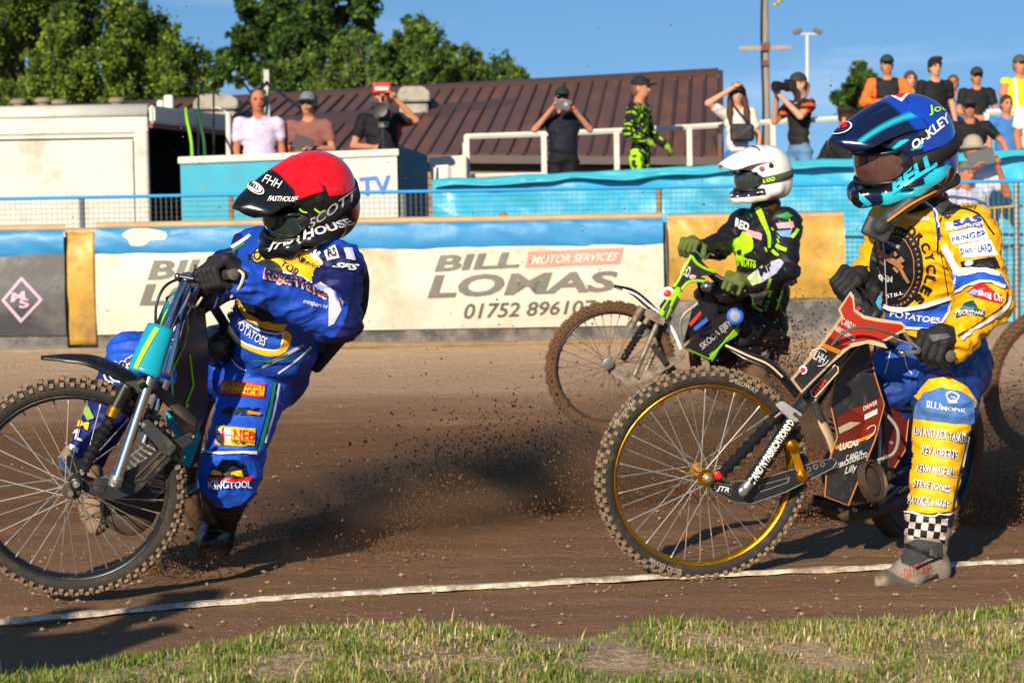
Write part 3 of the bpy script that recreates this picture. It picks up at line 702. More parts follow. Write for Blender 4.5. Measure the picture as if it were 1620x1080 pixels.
# ================================================================== brown roofed building
def building():
    t = empty('clubhouse', (-1, 29, 0), 'long low building with rusty brown ribbed metal roof', 'building')
    er = P(1136, 246, 27.2); rr = P(1137, 117, 30.6); e2 = P(330, 240, 28.0); r2 = P(437, 156, 31.4); el = er + (e2 - er) * 1.75; rl = rr + (r2 - rr) * 1.75; L = 3.5
    sd = (rr - er).normalized(); along = er - el
    MR = mat('brown_sheet', '#5d443c', 0.55, 0.0, var=0.16, scale=1.2, dirt='#85503a', dirt_amt=0.34, dscale=2.6, stretch=(1, 0.35, 1)); MS_ = mat('brown_seam', '#4f3a34', 0.5)
    N_ = along.cross(sd).normalized()
    if N_.z < 0: N_ = -N_
    n = 56; E = lambda t: el.lerp(er, t); Rg = lambda t: rl.lerp(rr, t)
    rf = MB().prism([el - N_ * .05, er - N_ * .05, rr - N_ * .05, rl - N_ * .05], -N_ * 0.06).build('roof', MS_, t)
    for i in range(n):
        t0, t1 = i / n + .001, (i + 1) / n - .001; up = N_ * (0.006 * random.uniform(-1, 1))
        MB().prism([E(t0) + up, E(t1) + up, Rg(t1) + up, Rg(t0) + up], -N_ * 0.045).build('roof_panel', MR, rf)
        MB().prism([E(t0 - .0011), E(t0 + .0011), Rg(t0 + .0011), Rg(t0 - .0011)], N_ * 0.03).build('roof_seam', MS_, rf)
    MB().prism([rl - sd * 0.1, rr - sd * 0.1, rr + sd * .05, rl + sd * .05], N_ * 0.07).build('ridge_cap', MS_, rf)
    MB().box((er.x + 0.02, er.y + L * .48, 1.95), (0.05, L * 0.98, 0.6)).build('end_wall', MR, t)
    MB().prism([er, rr + N_ * .05, rr - Vector((0, 0, 1.6)), er - Vector((0, 0, 1.2))], Vector((0.06, 0, 0))).build('gable', MS_, t)
    MB().prism([el - Vector((0, 0, .02)), er - Vector((0, 0, .02)), er - Vector((0, 0, .12)), el - Vector((0, 0, .12))], Vector((0, -0.03, 0))).build('gutter', mat('brown_gutter', '#3f2f2b', 0.5), t)
    w = MB().prism([el + Vector((0, .25, -.1)), er + Vector((0, .25, -.1)), Vector((er.x, er.y + .25, 0)), Vector((el.x, el.y + .25, 0))], Vector((0, 0.1, 0))).build('wall', mat('weathered_wood', '#8c7660', 0.8, var=0.25, scale=2, stretch=(0.3, 1, 8)), t)
    for k in range(12):
        z = er.z - 0.16 - k * 0.085; MB().box(((el.x + er.x) / 2, (el.y + er.y) / 2 + .235, z), (along.length * .99, 0.03, 0.075), Matrix.Rotation(math.atan2(along.y, along.x), 3, 'Z')).build('plank', MATS['weathered_wood'], w)
    # vents on the roof
    mv = mat('vent_grey', '#a39d90', 0.8, var=0.2, scale=6, dirt='#6d685c', dirt_amt=0.4, dscale=9)
    for cx, cy, lab in ((655, 153, 'grey boxy roof vent behind the cameraman'), (345, 165, 'wide grey roof vent beside the lorry roof')):
        sc = 1.0 if cx > 500 else 1.35
        q = P(cx, cy, 29.9); v = empty('roof_vent', q - Vector((0, 0, 0.3)), lab, 'vent', 'roof vents on the clubhouse')
        MB().box(q - Vector((0, 0, 0.20)), (0.38 * sc, 0.4, 0.22)).build('base', mv, v, bevel=0.02)
        pr = [(-0.22 * sc, 0), (0.22 * sc, 0), (0.22 * sc, 0.12), (0.13 * sc, 0.2), (-0.15 * sc, 0.2), (-0.22 * sc, 0.10)]
        MB().prism([q + Vector((x, -0.28, z - 0.08)) for x, z in pr], Vector((0, 0.56, 0))).build('hood', mv, v, bevel=0.015)
    for cx, cy in ((68, 160), (95, 163), (30, 162), (185, 160)):
        q = P(cx, cy, 31.0); o = MB().lathe(q - Vector((0, 0, 0.25)), (0, 0, 1), [(0, 0.09), (0.22, 0.09), (0.23, 0.12), (0.28, 0.12), (0.30, 0.07)], 12).build('flue_pipe', mat('clay', '#8d8069', 0.8, var=0.3, scale=10), smooth=True)
        tag(o, {68: 'short flue pipe second from left above the lorry roof', 95: 'short flue pipe third from left above the lorry roof', 30: 'leftmost short flue pipe above the lorry roof', 185: 'rightmost short flue pipe above the lorry roof'}[cx], 'flue', 'flue pipes above the lorry roof')
building()
# ================================================================== commentary lorry and boards
def lorry():
    Y = 23.0; t = empty('box_lorry', (-4.6, Y, 0), 'white box lorry body with open dark side at the left', 'lorry')
    mw = mat('lorry_white', '#c9c8bd', 0.4, var=0.06, scale=2, dirt='#9a8f72', dirt_amt=0.28, dscale=2.2, bump=.15, bscale=1.5, bdist=.05); md = mat('lorry_dark', '#15171b', 0.6)
    a = P(-90, 174, Y); b = P(233, 164, Y); z0 = 0.35; dep = Vector((0.82, 3.4, 0)); ba = b.xy
    A = Vector((a.x, Y, 0)); B = Vector((b.x, Y, 0)); zt = b.z + 0.0
    # front panel with raised edge frame
    MB().prism([A + Vector((0, 0, z0)), B + Vector((0, 0, z0)), B + Vector((0, 0, zt - .30)), A + Vector((0, 0, zt - .30))], Vector((0, 0.05, 0))).build('end_panel', mw, t)
    MB().prism([A + Vector((0, -.03, zt - .30)), B + Vector((0, -.03, zt - .30)), B + Vector((0, -.03, zt - .13)), A + Vector((0, -.03, zt - .13))], Vector((0, 0.1, 0))).build('header', mw, t, bevel=0.01)
    g = []
    for k in range(7):
        an = math.pi / 2 * k / 6; g.append([q + Vector((0, -.03 + 0.12 * (1 - math.cos(an)), zt - .13 + .13 * math.sin(an))) for q in (A, B)])
    MB().sheet(g).build('roof_curve', mw, t, smooth=True, solid=0.01)
    MB().prism([A + Vector((0, -.045, zt - .345)), B + Vector((-.14, -.045, zt - .345)), B + Vector((-.14, -.045, zt - .31)), A + Vector((0, -.045, zt - .31))], Vector((0, 0.04, 0))).build('trim', mw, t)
    MB().box((B.x - 0.07, Y - 0.035, (z0 + zt - .3) / 2), (0.14, 0.06, zt - .3 - z0)).build('corner_post', mw, t, bevel=0.012)
    MB().box((B.x - 0.15, Y - 0.015, (z0 + zt - .35) / 2), (0.012, 0.06, zt - .4 - z0)).build('door_gap', md, t)
    # roof and interior
    R1 = B + dep; Z = Vector((0, 0, 1))
    MB().prism([A + Z * (zt - .02) + Vector((0, .1, 0)), B + Z * (zt - .02) + Vector((0, .1, 0)), R1 + Z * (zt + .0), A + dep + Z * (zt + .0)], -Z * 0.06).build('roof', mw, t)
    MB().prism([B + Z * (zt - .20), R1 + Z * (zt - .20), R1 + Z * (zt - .02), B + Z * (zt - .02)], Vector((0.07, 0, 0))).build('roof_rail', mw, t, bevel=0.02)
    MB().prism([B + Z * (zt - .25), R1 + Z * (zt - .25), R1 + Z * (zt - .20), B + Z * (zt - .20)], Vector((0.05, 0, 0))).build('red_rail', mat('maroon', '#6b2328', 0.5), t)
    MB().prism([A + dep + Z * z0, R1 + Z * z0, R1 + Z * zt, A + dep + Z * (zt)], Vector((0, 0.05, 0))).build('far_wall', md, t)
    MB().prism([A + Z * z0, B + Z * z0, R1 + Z * z0, A + dep + Z * z0], Z * 0.06).build('floor', md, t)
    MB().prism([A + Vector((.8, .1, z0)), A + dep + Vector((.8, 0, z0)), A + dep + Vector((.8, 0, zt)), A + Vector((.8, .1, zt))], Vector((0.05, 0, 0))).build('inner_wall', md, t)
    MB().box((B.x + .1, Y + 1.4, 0.95), (0.5, 1.8, 0.06)).build('desk', md, t)
    for dx in (-3.2, -1.0): MB().lathe((B.x + dx * .5 - .2, Y + .5, 0.36), (1, 0, 0), [(0, .35), (.2, .36), (.22, .2)], 18).build('wheel', md, t)
    # cables over the side and aerials
    for i, (c, x, lab) in enumerate((('#8fd11f', 302, 'lime green cable hanging down the lorry side'), ('#1f5a2c', 322, 'dark green cable hanging beside the lime cable'))):
        pts = spline([P(x - 8, 172, 23.1), P(x - 6, 190, 22.9), P(x, 220, 22.8), P(x + 2, 250, 22.8), P(x + 2, 330, 22.8)], 5)
        o = MB().tube(pts, 0.016, 6).build('cable', mat('cable' + str(i), c, 0.5), smooth=True); tag(o, lab, 'cable')
    for x, h, w in ((267, 152, .05), (254, 160, .035)):
        o = MB().box(P(x, (h + 172) / 2, 25.2), (w * 2, .1, (174 - h) / 3500 * 25.2)).build('roof_box', mw, bevel=0.01); tag(o, 'taller white box on the lorry roof' if x == 267 else 'small white box on the lorry roof', 'box')
lorry()
def boards():
    Y = 22.4; t = empty('commentary_stand', (fx(480, Y), Y, 0), 'blue and white plywood commentary stand with TV lettering', 'stand')
    mb = mat('ply_blue', '#2aa3bd', 0.6, var=0.12, scale=5, dirt='#7d8f80', dirt_amt=0.25, dscale=7); mw = mat('ply_white', '#cbc9c2', 0.55, var=0.06, dirt='#b7aa90', dirt_amt=0.15); mk = mat('ply_teal', '#145f78', 0.6, var=0.2, scale=6)
    x0, x1, x2, x3 = fx(290, Y), fx(548, Y), fx(632, Y), fx(676, Y)
    zl = P(290, 250, Y).z; zr = P(632, 237, Y).z; zk = P(632, 230, Y).z
    MB().prism([(x0, Y, .3), (x1, Y, .3), (x1, Y, zr - .06), (x0, Y, zl - .06)], Vector((0, 0.04, 0))).build('blue_board', mb, t)
    MB().prism([(x1, Y - .004, .3), (x2, Y - .004, .3), (x2, Y - .004, zr - .06), (x1, Y - .004, zr - .06)], Vector((0, 0.04, 0))).build('white_board', mw, t)
    MB().prism([(x0 - .02, Y - .03, zl - .06), (x2 + .02, Y - .03, zr - .06), (x2 + .02, Y - .03, zr + .01), (x0 - .02, Y - .03, zl + .01)], Vector((0, 0.3, 0))).build('ledge', mw, t, bevel=0.006)
    MB().prism([(x2 + .02, Y, .3), (x3, Y + .7, .3), (x3, Y + .7, zk - .08), (x2 + .02, Y, zk)], Vector((0.0, 0.05, 0))).build('side_board', mk, t)
    ink = mat('tv_blue', '#4a78d8', 0.6, var=0.1)
    text_3d('TV', [P(569, 311, Y - .02), P(619, 306, Y - .02), P(617, 277, Y - .02), P(568, 281, Y - .02)], ink, t, bold=0.02)
    text_3d('I', [P(552, 313, Y - .02), P(562, 312, Y - .02), P(561, 282, Y - .02), P(552, 282, Y - .02)], ink, t, bold=0.02)
    # white crate beside the stand
    o = MB().prism([P(678, 250, 24.6), P(738, 245, 24.6), P(738, 284, 24.6), P(683, 287, 24.6)], Vector((0, .5, 0))).build('white_cabinet', mw, bevel=0.01); tag(o, 'white cabinet between the TV stand and the white railing', 'cabinet')
    o = MB().prism([P(686, 262, 23.4), P(712, 260, 23.4), P(712, 290, 23.4), P(686, 291, 23.4)], Vector((0, .4, 0))).build('small_white_box', mw, bevel=0.02); tag(o, 'small white box at the left end of the blue tarpaulin', 'box')
    # galvanised post with struts behind the commentators
    t = empty('steel_post', P(423, 240, 25.5), 'perforated galvanised post with dark diagonal struts behind the commentators', 'post')
    MB().box((P(423, 180, 25.5)), (0.06, 0.05, 1.0)).build('post', M_GALV, t); k = mat('black_tube', '#1d1e22', 0.5)
    MB().tube([P(423, 130, 25.4), P(370, 185, 24.8)], 0.018, 6).build('strut', k, t); MB().tube([P(423, 133, 25.4), P(477, 172, 24.8)], 0.018, 6).build('strut', k, t)
    t = empty('white_pipe', P(362, 240, 23.6), 'upright white pipe beside the man in the pale shirt', 'pipe')
    MB().tube([P(362, 250, 23.6), P(361, 178, 23.6)], 0.03, 8).build('pipe', M_WHITE, t, smooth=True); MB().tube([P(361, 180, 23.6), P(345, 170, 23.6), P(335, 172, 23.6)], 0.012, 6).build('bracket', M_WHITE, t)
    for x, lab in ((314, 'left microphone stand above the lorry opening'), (338, 'right microphone stand above the lorry opening')):
        t = empty('microphone_stand', P(x, 245, 23.4), lab, 'stand'); MB().tube([P(x, 245, 23.4), P(x, 148, 23.4)], 0.012, 6).build('pole', k, t)
        MB().tube([P(x - 20, 132, 23.4), P(x + 10, 152, 23.4)], 0.008, 6).build('boom', k, t); MB().ell(P(x - 20, 131, 23.4), (0.04, 0.03, 0.03)).build('microphone', k, t, smooth=True)
    t = empty('fence_stub', P(368, 345, 21.0), 'short rusty capped post behind the airfence', 'post')
boards_skip = boards()
for o in [x for x in bpy.data.objects if x.name.startswith('fence_stub')]: bpy.data.objects.remove(o)
# ================================================================== poles
def poles():
    Y = 40; t = empty('utility_pole', P(1212, 300, Y), 'tall grey utility pole with wooden crossbar', 'utility pole'); m = mat('pole_grey', '#8c867c', 0.8, var=0.25, scale=8, stretch=(3, 3, .3))
    MB().tube([P(1215, 330, Y), P(1209, -60, Y)], [0.075, 0.06], 10).build('pole', m, t, smooth=True)
    a, b = P(1169, 78, Y - .1), P(1251, 75, Y - .1); MB().box((a + b) / 2, ((b - a).length, 0.07, 0.075)).build('crossbar', mat('old_timber', '#9b9081', 0.9, var=0.3, scale=9), t)
    MB().box(P(1211, 100, Y - .08), (0.12, 0.08, 0.1)).build('bracket', mat('rust', '#6b4a38', 0.8), t); MB().box(P(1211, 74, Y - .1), (0.16, 0.1, 0.14)).build('clamp', MATS['rust'], t)
    MB().tube(spline([P(1206, -40, Y - .1), P(1204, 60, Y - .1), P(1207, 160, Y - .1), P(1206, 240, Y - .1)], 5), 0.018, 5).build('cable', mat('black_tube', '#1d1e22', 0.5), t)
    for i in range(5): MB().ell(P(1226 + i * 3, 8 - i * 2.2, Y), (0.04, 0.04, 0.035)).build('insulator', mat('insul' + str(i % 2), ('#c9a24a', '#4d8f62')[i % 2], 0.4), t, smooth=True)
    Y = 60; t = empty('floodlight_mast', P(1277, 300, Y), 'slim pale floodlight mast with two lamp heads', 'floodlight'); MB().tube([P(1278, 320, Y), P(1277, 56, Y)], [0.07, 0.045], 8).build('mast', mat('mast_grey', '#c4c8cc', 0.5), t, smooth=True)
    MB().tube([P(1262, 54, Y), P(1295, 54, Y)], 0.03, 6).build('crossarm', MATS['mast_grey'], t)
    for x, s in ((1262, -1), (1294, 1)): MB().box(P(x, 50, Y), (0.24, 0.2, 0.13), Matrix.Rotation(R(25) * s, 3, 'Y')).build('lamp_head', mat('lamp_grey', '#5c5d5e', 0.4), t, bevel=0.02)
poles()
# ================================================================== trees
def tree(name, label, base, clumps, Y, nleaf, ls, pal, spread=1.0, up=0.0, thick=2.0, group=None, dens=0.9):
    """clumps: (picture x, y, radius in picture points)"""
    t = empty(name, base, label, 'tree', group); sc = Y / FPX; rg = random.Random(len(label)); bark = mat('bark', '#4d4033', 0.9, var=0.3, scale=6)
    top = P(sum(c[0] for c in clumps) / len(clumps), min(c[1] for c in clumps) + 20, Y)
    tb = MB(); tb.tube(spline([base, base.lerp(top, 0.35) + Vector((.15, 0, 0)), top], 5), [0.22 - 0.20 * i / 10 for i in range(11)], 8)
    tb.build('trunk', bark, t, smooth=True)
    lb = MB()
    for c in clumps[::2]:
        e = P(c[0], c[1], Y); s = base.lerp(top, rg.uniform(.25, .6)); lb.tube(spline([s, (s + e) / 2 + Vector((0, 0, -.2)), e], 4), [0.06 - 0.006 * i for i in range(9)], 5)
    lb.build('limb', bark, t, smooth=True)
    g = np.random.default_rng(len(label)); tot = sum(c[2] ** 2 for c in clumps); pl = np.array([lin(c) for c in pal]); VV = []; CC = []
    def unit(a): return a / np.maximum(np.linalg.norm(a, axis=1, keepdims=True), 1e-9)
    for (cx, cy, r) in clumps:
        rr = r * sc; ce = np.array(P(cx, cy, Y + rg.uniform(-thick, thick) * .5)); n = int(nleaf * r * r / tot); ns = max(8, int(30 * spread))
        so = unit(g.normal(size=(ns, 3))) * rr * g.uniform(.2, 1.25, (ns, 1)); sr = rr * g.uniform(.08, .34, ns); scol = pl[g.integers(0, len(pl), ns)] * g.uniform(.6, 1.3, (ns, 1))
        k = g.integers(0, ns, n); d = unit(g.normal(size=(n, 3))) * (sr[k] * np.abs(g.normal(0, .75, n)))[:, None]; d[:, 2] *= 1 + up * 1.8; p = ce + so[k] + d
        a = g.normal(size=(n, 3)); a[:, 2] = a[:, 2] * .7 + up * 1.3; a = unit(a); b = unit(np.cross(a, g.normal(size=(n, 3)))); l = (ls * g.uniform(.6, 1.3, n))[:, None]; w = l * g.uniform(.3, .5, (n, 1))
        VV.append(np.stack([p, p + a * l * .5 + b * w, p + a * l, p + a * l * .5 - b * w], 1).reshape(-1, 3)); CC.append(np.repeat(scol[k] * g.uniform(.7, 1.3, (n, 1)), 4, 0))
    V = np.concatenate(VV); C = np.concatenate(CC); F = np.arange(len(V)).reshape(-1, 4)
    o = link('crown', np_mesh(V, F, 'crown', C), LEAFM, t)
    return t
def clump_fill(poly_top, y_bot, step, r, jit=1.0, seed=1):
    rg = random.Random(seed); out = []
    for x, yt in poly_top:
        y = yt + r
        while y < y_bot + r: out.append((x + rg.uniform(-1, 1) * step * .3 * jit, y + rg.uniform(-1, 1) * step * .2, r * rg.uniform(.75, 1.15))); y += step
    return out
def trees():
    def base(px, Y): p = P(px, 300, Y); return Vector((p.x, Y, 0))
    G1 = ('#627d2c', '#769034', '#4e6824', '#869a3c', '#3c531e'); G2 = ('#3d5a24', '#4a6a2a', '#2f4a1e', '#5b7a32'); G3 = ('#526d2c', '#628035', '#42592a', '#71883a')
    tp = [(-60, -90), (-20, -80), (20, -60), (60, -50), (100, -50), (140, -35), (180, -20), (215, 0), (245, 18), (272, 38), (295, 62), (312, 92), (322, 122)]
    tree('willow_tree', 'large yellow-green leafy tree at the upper left', base(120, 42), clump_fill(tp, 180, 24, 26, seed=3), 42, 175000, 0.068, G1, 1.2, 0.7, 3.0)
    c2 = [(420, -20, 34), (465, -30, 40), (520, -20, 42), (570, 0, 26), (400, 30, 22), (385, 62, 20), (362, 95, 17), (350, 112, 13), (440, 25, 30), (490, 35, 36), (540, 30, 28), (578, 25, 17), (575, 45, 14), (410, 75, 26), (455, 75, 30), (380, 110, 22), (420, 120, 24), (345, 125, 10), (500, 85, 28), (545, 70, 20), (395, 10, 12), (380, 3, 9)]
    tree('oak_tree', 'tall dark green spreading tree in the middle left', base(470, 50), c2 + [(480, 60, 40), (430, 50, 34), (520, 60, 30), (450, 100, 30), (380, 90, 20)], 50, 85000, 0.098, G2, 1.0, 0.0, 4.0)
    tp = [(430, 100), (465, 90), (500, 80), (535, 62), (568, 50), (600, 50), (628, 45), (652, 30), (672, 38), (690, 60), (712, 70), (736, 75), (760, 82), (785, 90), (808, 98), (826, 112), (836, 126)]
    tree('hedge_tree', 'long mid green tree mass sloping down behind the brown roof', base(640, 46), clump_fill(tp, 150, 22, 20, seed=5), 46, 110000, 0.072, G3, 1.1, 0.4, 3.0)
    c4 = [(1362, 105, 9), (1355, 122, 12), (1370, 128, 14), (1345, 142, 13), (1368, 150, 18), (1330, 155, 12), (1322, 152, 7), (1350, 168, 20), (1372, 172, 18), (1335, 172, 11), (1360, 190, 20), (1385, 135, 10), (1388, 155, 12)]
    tree('small_tree', 'small dark tree behind the blue helmeted rider', base(1362, 55), c4, 55, 18000, 0.09, G2, .9, .2, 1.5)
trees()
# ================================================================== speedway motorcycles
def V3(p): return P(*p)
M_BLACK = mat('black_plastic', '#17181a', 0.35, var=0.15, scale=20, dirt='#6a5340', dirt_amt=0.25, dscale=14); M_RUB = mat('tyre_rubber', '#26241f', 0.8, var=0.25, scale=30, dirt='#6b5039', dirt_amt=0.30, dscale=12)
M_RUBM = mat('muddy_rubber', '#5d432d', 0.95, var=0.3, scale=20, bump=0.6, bscale=40); M_KNOB = mat('knob_dusty', '#806a53', 0.95, var=0.35, scale=25); M_CHROME = mat('chrome', '#d5d8da', 0.16, 1.0, dirt='#7a6857', dirt_amt=0.08, dscale=20)
M_ALU = mat('aluminium', '#b6b4ae', 0.38, 0.85, var=0.15, scale=20, dirt='#6d5743', dirt_amt=0.25, dscale=16); M_GOLD = mat('gold_anodised', '#c58a18', 0.3, 0.9, dirt='#5d4632', dirt_amt=0.35, dscale=18)
M_CARB = mat('carbon', '#1f2124', 0.3, var=0.3, scale=120, dirt='#6a5340', dirt_amt=0.22, dscale=18, coat=0.4); M_GRIME = mat('grimy_metal', '#4d4238', 0.6, 0.4, var=0.4, scale=25, dirt='#6b4f36', dirt_amt=0.5, dscale=12)
M_BELL = mat('bellows', '#141415', 0.45, dirt='#55453a', dirt_amt=0.15, dscale=25); M_SPOKE = mat('spoke_steel', '#c9c3b8', 0.3, 0.8); M_SPOKEM = mat('spoke_muddy', '#7b6148', 0.8); M_MUD = mat('mud', '#64482f', 0.95, var=0.3, scale=15, bump=0.7, bscale=30)
M_TEAL = mat('teal_plastic', '#149fb4', 0.25, var=0.06, coat=0.4, dirt='#6a5340', dirt_amt=0.06); M_LIME = mat('lime_plastic', '#a4e321', 0.35, dirt='#5d5230', dirt_amt=0.12, dscale=14); M_CREAMEDGE = mat('foam_edge', '#dcbf93', 0.8, var=0.15, scale=20)
M_RED = mat('red_print', '#c4311d', 0.35, var=0.12, dirt='#6a3a28', dirt_amt=0.35, dscale=9); M_MAROON = mat('maroon_print', '#6b1d17', 0.35, var=0.15, dirt='#503224', dirt_amt=0.2, dscale=10); M_DGREY = mat('dark_print', '#2b2d31', 0.4, var=0.2, scale=15, dirt='#6f6155', dirt_amt=0.25, dscale=25)
M_ORANGE = mat('orange_print', '#e68a24', 0.4); M_WHITEP = mat('white_print', '#f2f0ea', 0.5); M_REDP = mat('bright_red', '#e0202a', 0.4); M_GRIP = mat('grip_rubber', '#2a2624', 0.8, dirt='#8a7a68', dirt_amt=0.3, dscale=40); M_BLUEP = mat('blue_print', '#1c58c4', 0.45); M_YELP = mat('yellow_print', '#f2bd12', 0.5); M_BLK = mat('black_ink', '#0e0e10', 0.5)
KNOBS = {}
def wheel(bike, name, c, n, Ro=0.35, rim=None, rub=None, knob=None, spoke=None, ns=36, knobs=True, hubm=None, tw=0.036, deco=None):
    c = Vector(c); n = Vector(n).normalized(); rim = rim or M_BLACK; rub = rub or M_RUB; knob = knob or M_KNOB; spoke = spoke or M_SPOKE
    w = empty(name, c); w.parent = bike; w.location = c - WL[bike.name]
    u, q = perp(n)
    rt = Ro - 0.010 - 0.029
    prof = [(0.030 * math.cos(a) * 1.05, rt - 0.0 + 0.029 * math.sin(a)) for a in [math.pi * (-0.25 + 1.5 * i / 12) for i in range(13)]]
    MB().lathe(c, n, prof + [(prof[-1][0] * .6, rt - .027), (prof[0][0] * .6, rt - .027)], 64, closed=True).build('tyre', rub, w, smooth=True)
    rr = rt - 0.027
    MB().lathe(c, n, [(-.020, rr + .010), (-.024, rr + .004), (-.021, rr - .002), (-.010, rr - .007), (.010, rr - .007), (.021, rr - .002), (.024, rr + .004), (.020, rr + .010)], 64, closed=True).build('rim', rim, w, smooth=True)
    MB().lathe(c - n * .05, n, [(0, .012), (0, .026), (.012, .030), (.016, .018), (.084, .018), (.088, .030), (.10, .026), (.10, .012)], 24).build('hub', hubm or M_ALU, w, smooth=True)
    MB().lathe(c - n * .075, n, [(0, .009), (.15, .009)], 10).build('axle', M_ALU, w, smooth=True)
    for i in range(ns):
        s = 1 if i % 2 else -1; a = 2 * math.pi * i / ns; b = a + (0.75 if (i // 2) % 2 else -0.75)
        p0 = c + n * s * .042 + (u * math.cos(b) + q * math.sin(b)) * .027; p1 = c + n * s * .006 + (u * math.cos(a) + q * math.sin(a)) * (rr - .006)
        MB().tube([p0, p1], 0.0019, 5).build('spoke', spoke, w, fixn=False)
        MB().tube([p1 + (p0 - p1).normalized() * .016, p1], 0.0034, 5).build('spoke_nipple', M_ALU if spoke is M_SPOKE else spoke, w, fixn=False)
    if knobs:
        if knob.name not in KNOBS:
            me = MB().hexa([(-.0075, -.0085, -.004), (.0075, -.0085, -.004), (.0075, .0085, -.004), (-.0075, .0085, -.004)], [(-.006, -.0068, .008), (.006, -.0068, .008), (.006, .0068, .008), (-.006, .0068, .008)]).mesh('tread_block'); me.materials.append(knob); KNOBS[knob.name] = me
        me = KNOBS[knob.name]; N_ = 66
        for i in range(N_):
            for row, (ang, off) in enumerate(((0.0, 0.0), (0.62, 0.5), (-0.62, 0.5), (1.08, 0.0), (-1.08, 0.0))):
                if row == 0 and i % 2: continue
                a = 2 * math.pi * (i + off) / N_; rad = u * math.cos(a) + q * math.sin(a); out = rad * math.cos(ang) + n * math.sin(ang); tan = n.cross(rad).normalized()
                pos = c + rad * rt + rad * 0.029 * math.cos(ang) + n * 0.0325 * math.sin(ang); x = out.cross(tan)
                o = bpy.data.objects.new('tread_block', me); COL.objects.link(o); o.parent = w
                o.matrix_local = Matrix.Translation(pos - c) @ Matrix((tan, -x, out)).transposed().to_4x4() @ Matrix.Diagonal((1, 1.0 if row else 1.3, random.uniform(.85, 1.1), 1))
    return w
def bellows(a, b, r, n=11, amp=0.3):
    a, b = Vector(a), Vector(b); L = (b - a).length; pr = [(0, r * .4)]
    for i in range(n * 4 + 1): pr.append((L * i / (n * 4), r * (1 - amp * .5 + amp * .5 * math.cos(2 * math.pi * i / 4))))
    return MB().lathe(a, b - a, pr + [(L, r * .4)], 16)
def plate_px(pts, Y, th, slope=None):
    """flat plate from picture points; Y a depth or function of px giving it"""
    f = Y if callable(Y) else (lambda x, y: Y); q = [P(x, y, f(x, y)) for x, y in pts]; return MB().prism(q, Vector((0, th, 0)))
def bolt(parent, c, n, r, m, name='bolt', h=0.012):
    n = Vector(n).normalized(); c = Vector(c); MB().lathe(c, n, [(-.004, r), (h * .5, r), (h * .7, r * .75), (h * .7, r * .5), (h, r * .45)], 14).build(name, m, parent, smooth=True)
def blade(pts, ws, th=0.004, crown=0.25, ax=None):
    """curved mudguard blade: centre line points, widths across ax"""
    pts_ = spline(pts, 6); g = []; n = len(pts_)
    for i, p in enumerate(pts_):
        t = i / (n - 1) * (len(ws) - 1); k = min(int(t), len(ws) - 2); w = ws[k] + (ws[k + 1] - ws[k]) * (t - k)
        d = (pts_[min(i + 1, n - 1)] - pts_[max(i - 1, 0)]).normalized(); s = (ax - d * ax.dot(d)).normalized(); up = s.cross(d); up = up if up.z > 0 else -up
        g.append([p + s * w * (j / 4 - .5) - up * crown * w * (2 * (j / 4 - .5)) ** 2 for j in range(5)])
    return MB().sheet(g)
def px_tube(bike, pts, r, m, name, n=10, sm=6): return MB().tube(spline([P(*p) for p in pts], sm) if sm and len(pts) > 2 else [P(*p) for p in pts], r, n).build(name, m, bike, smooth=True)

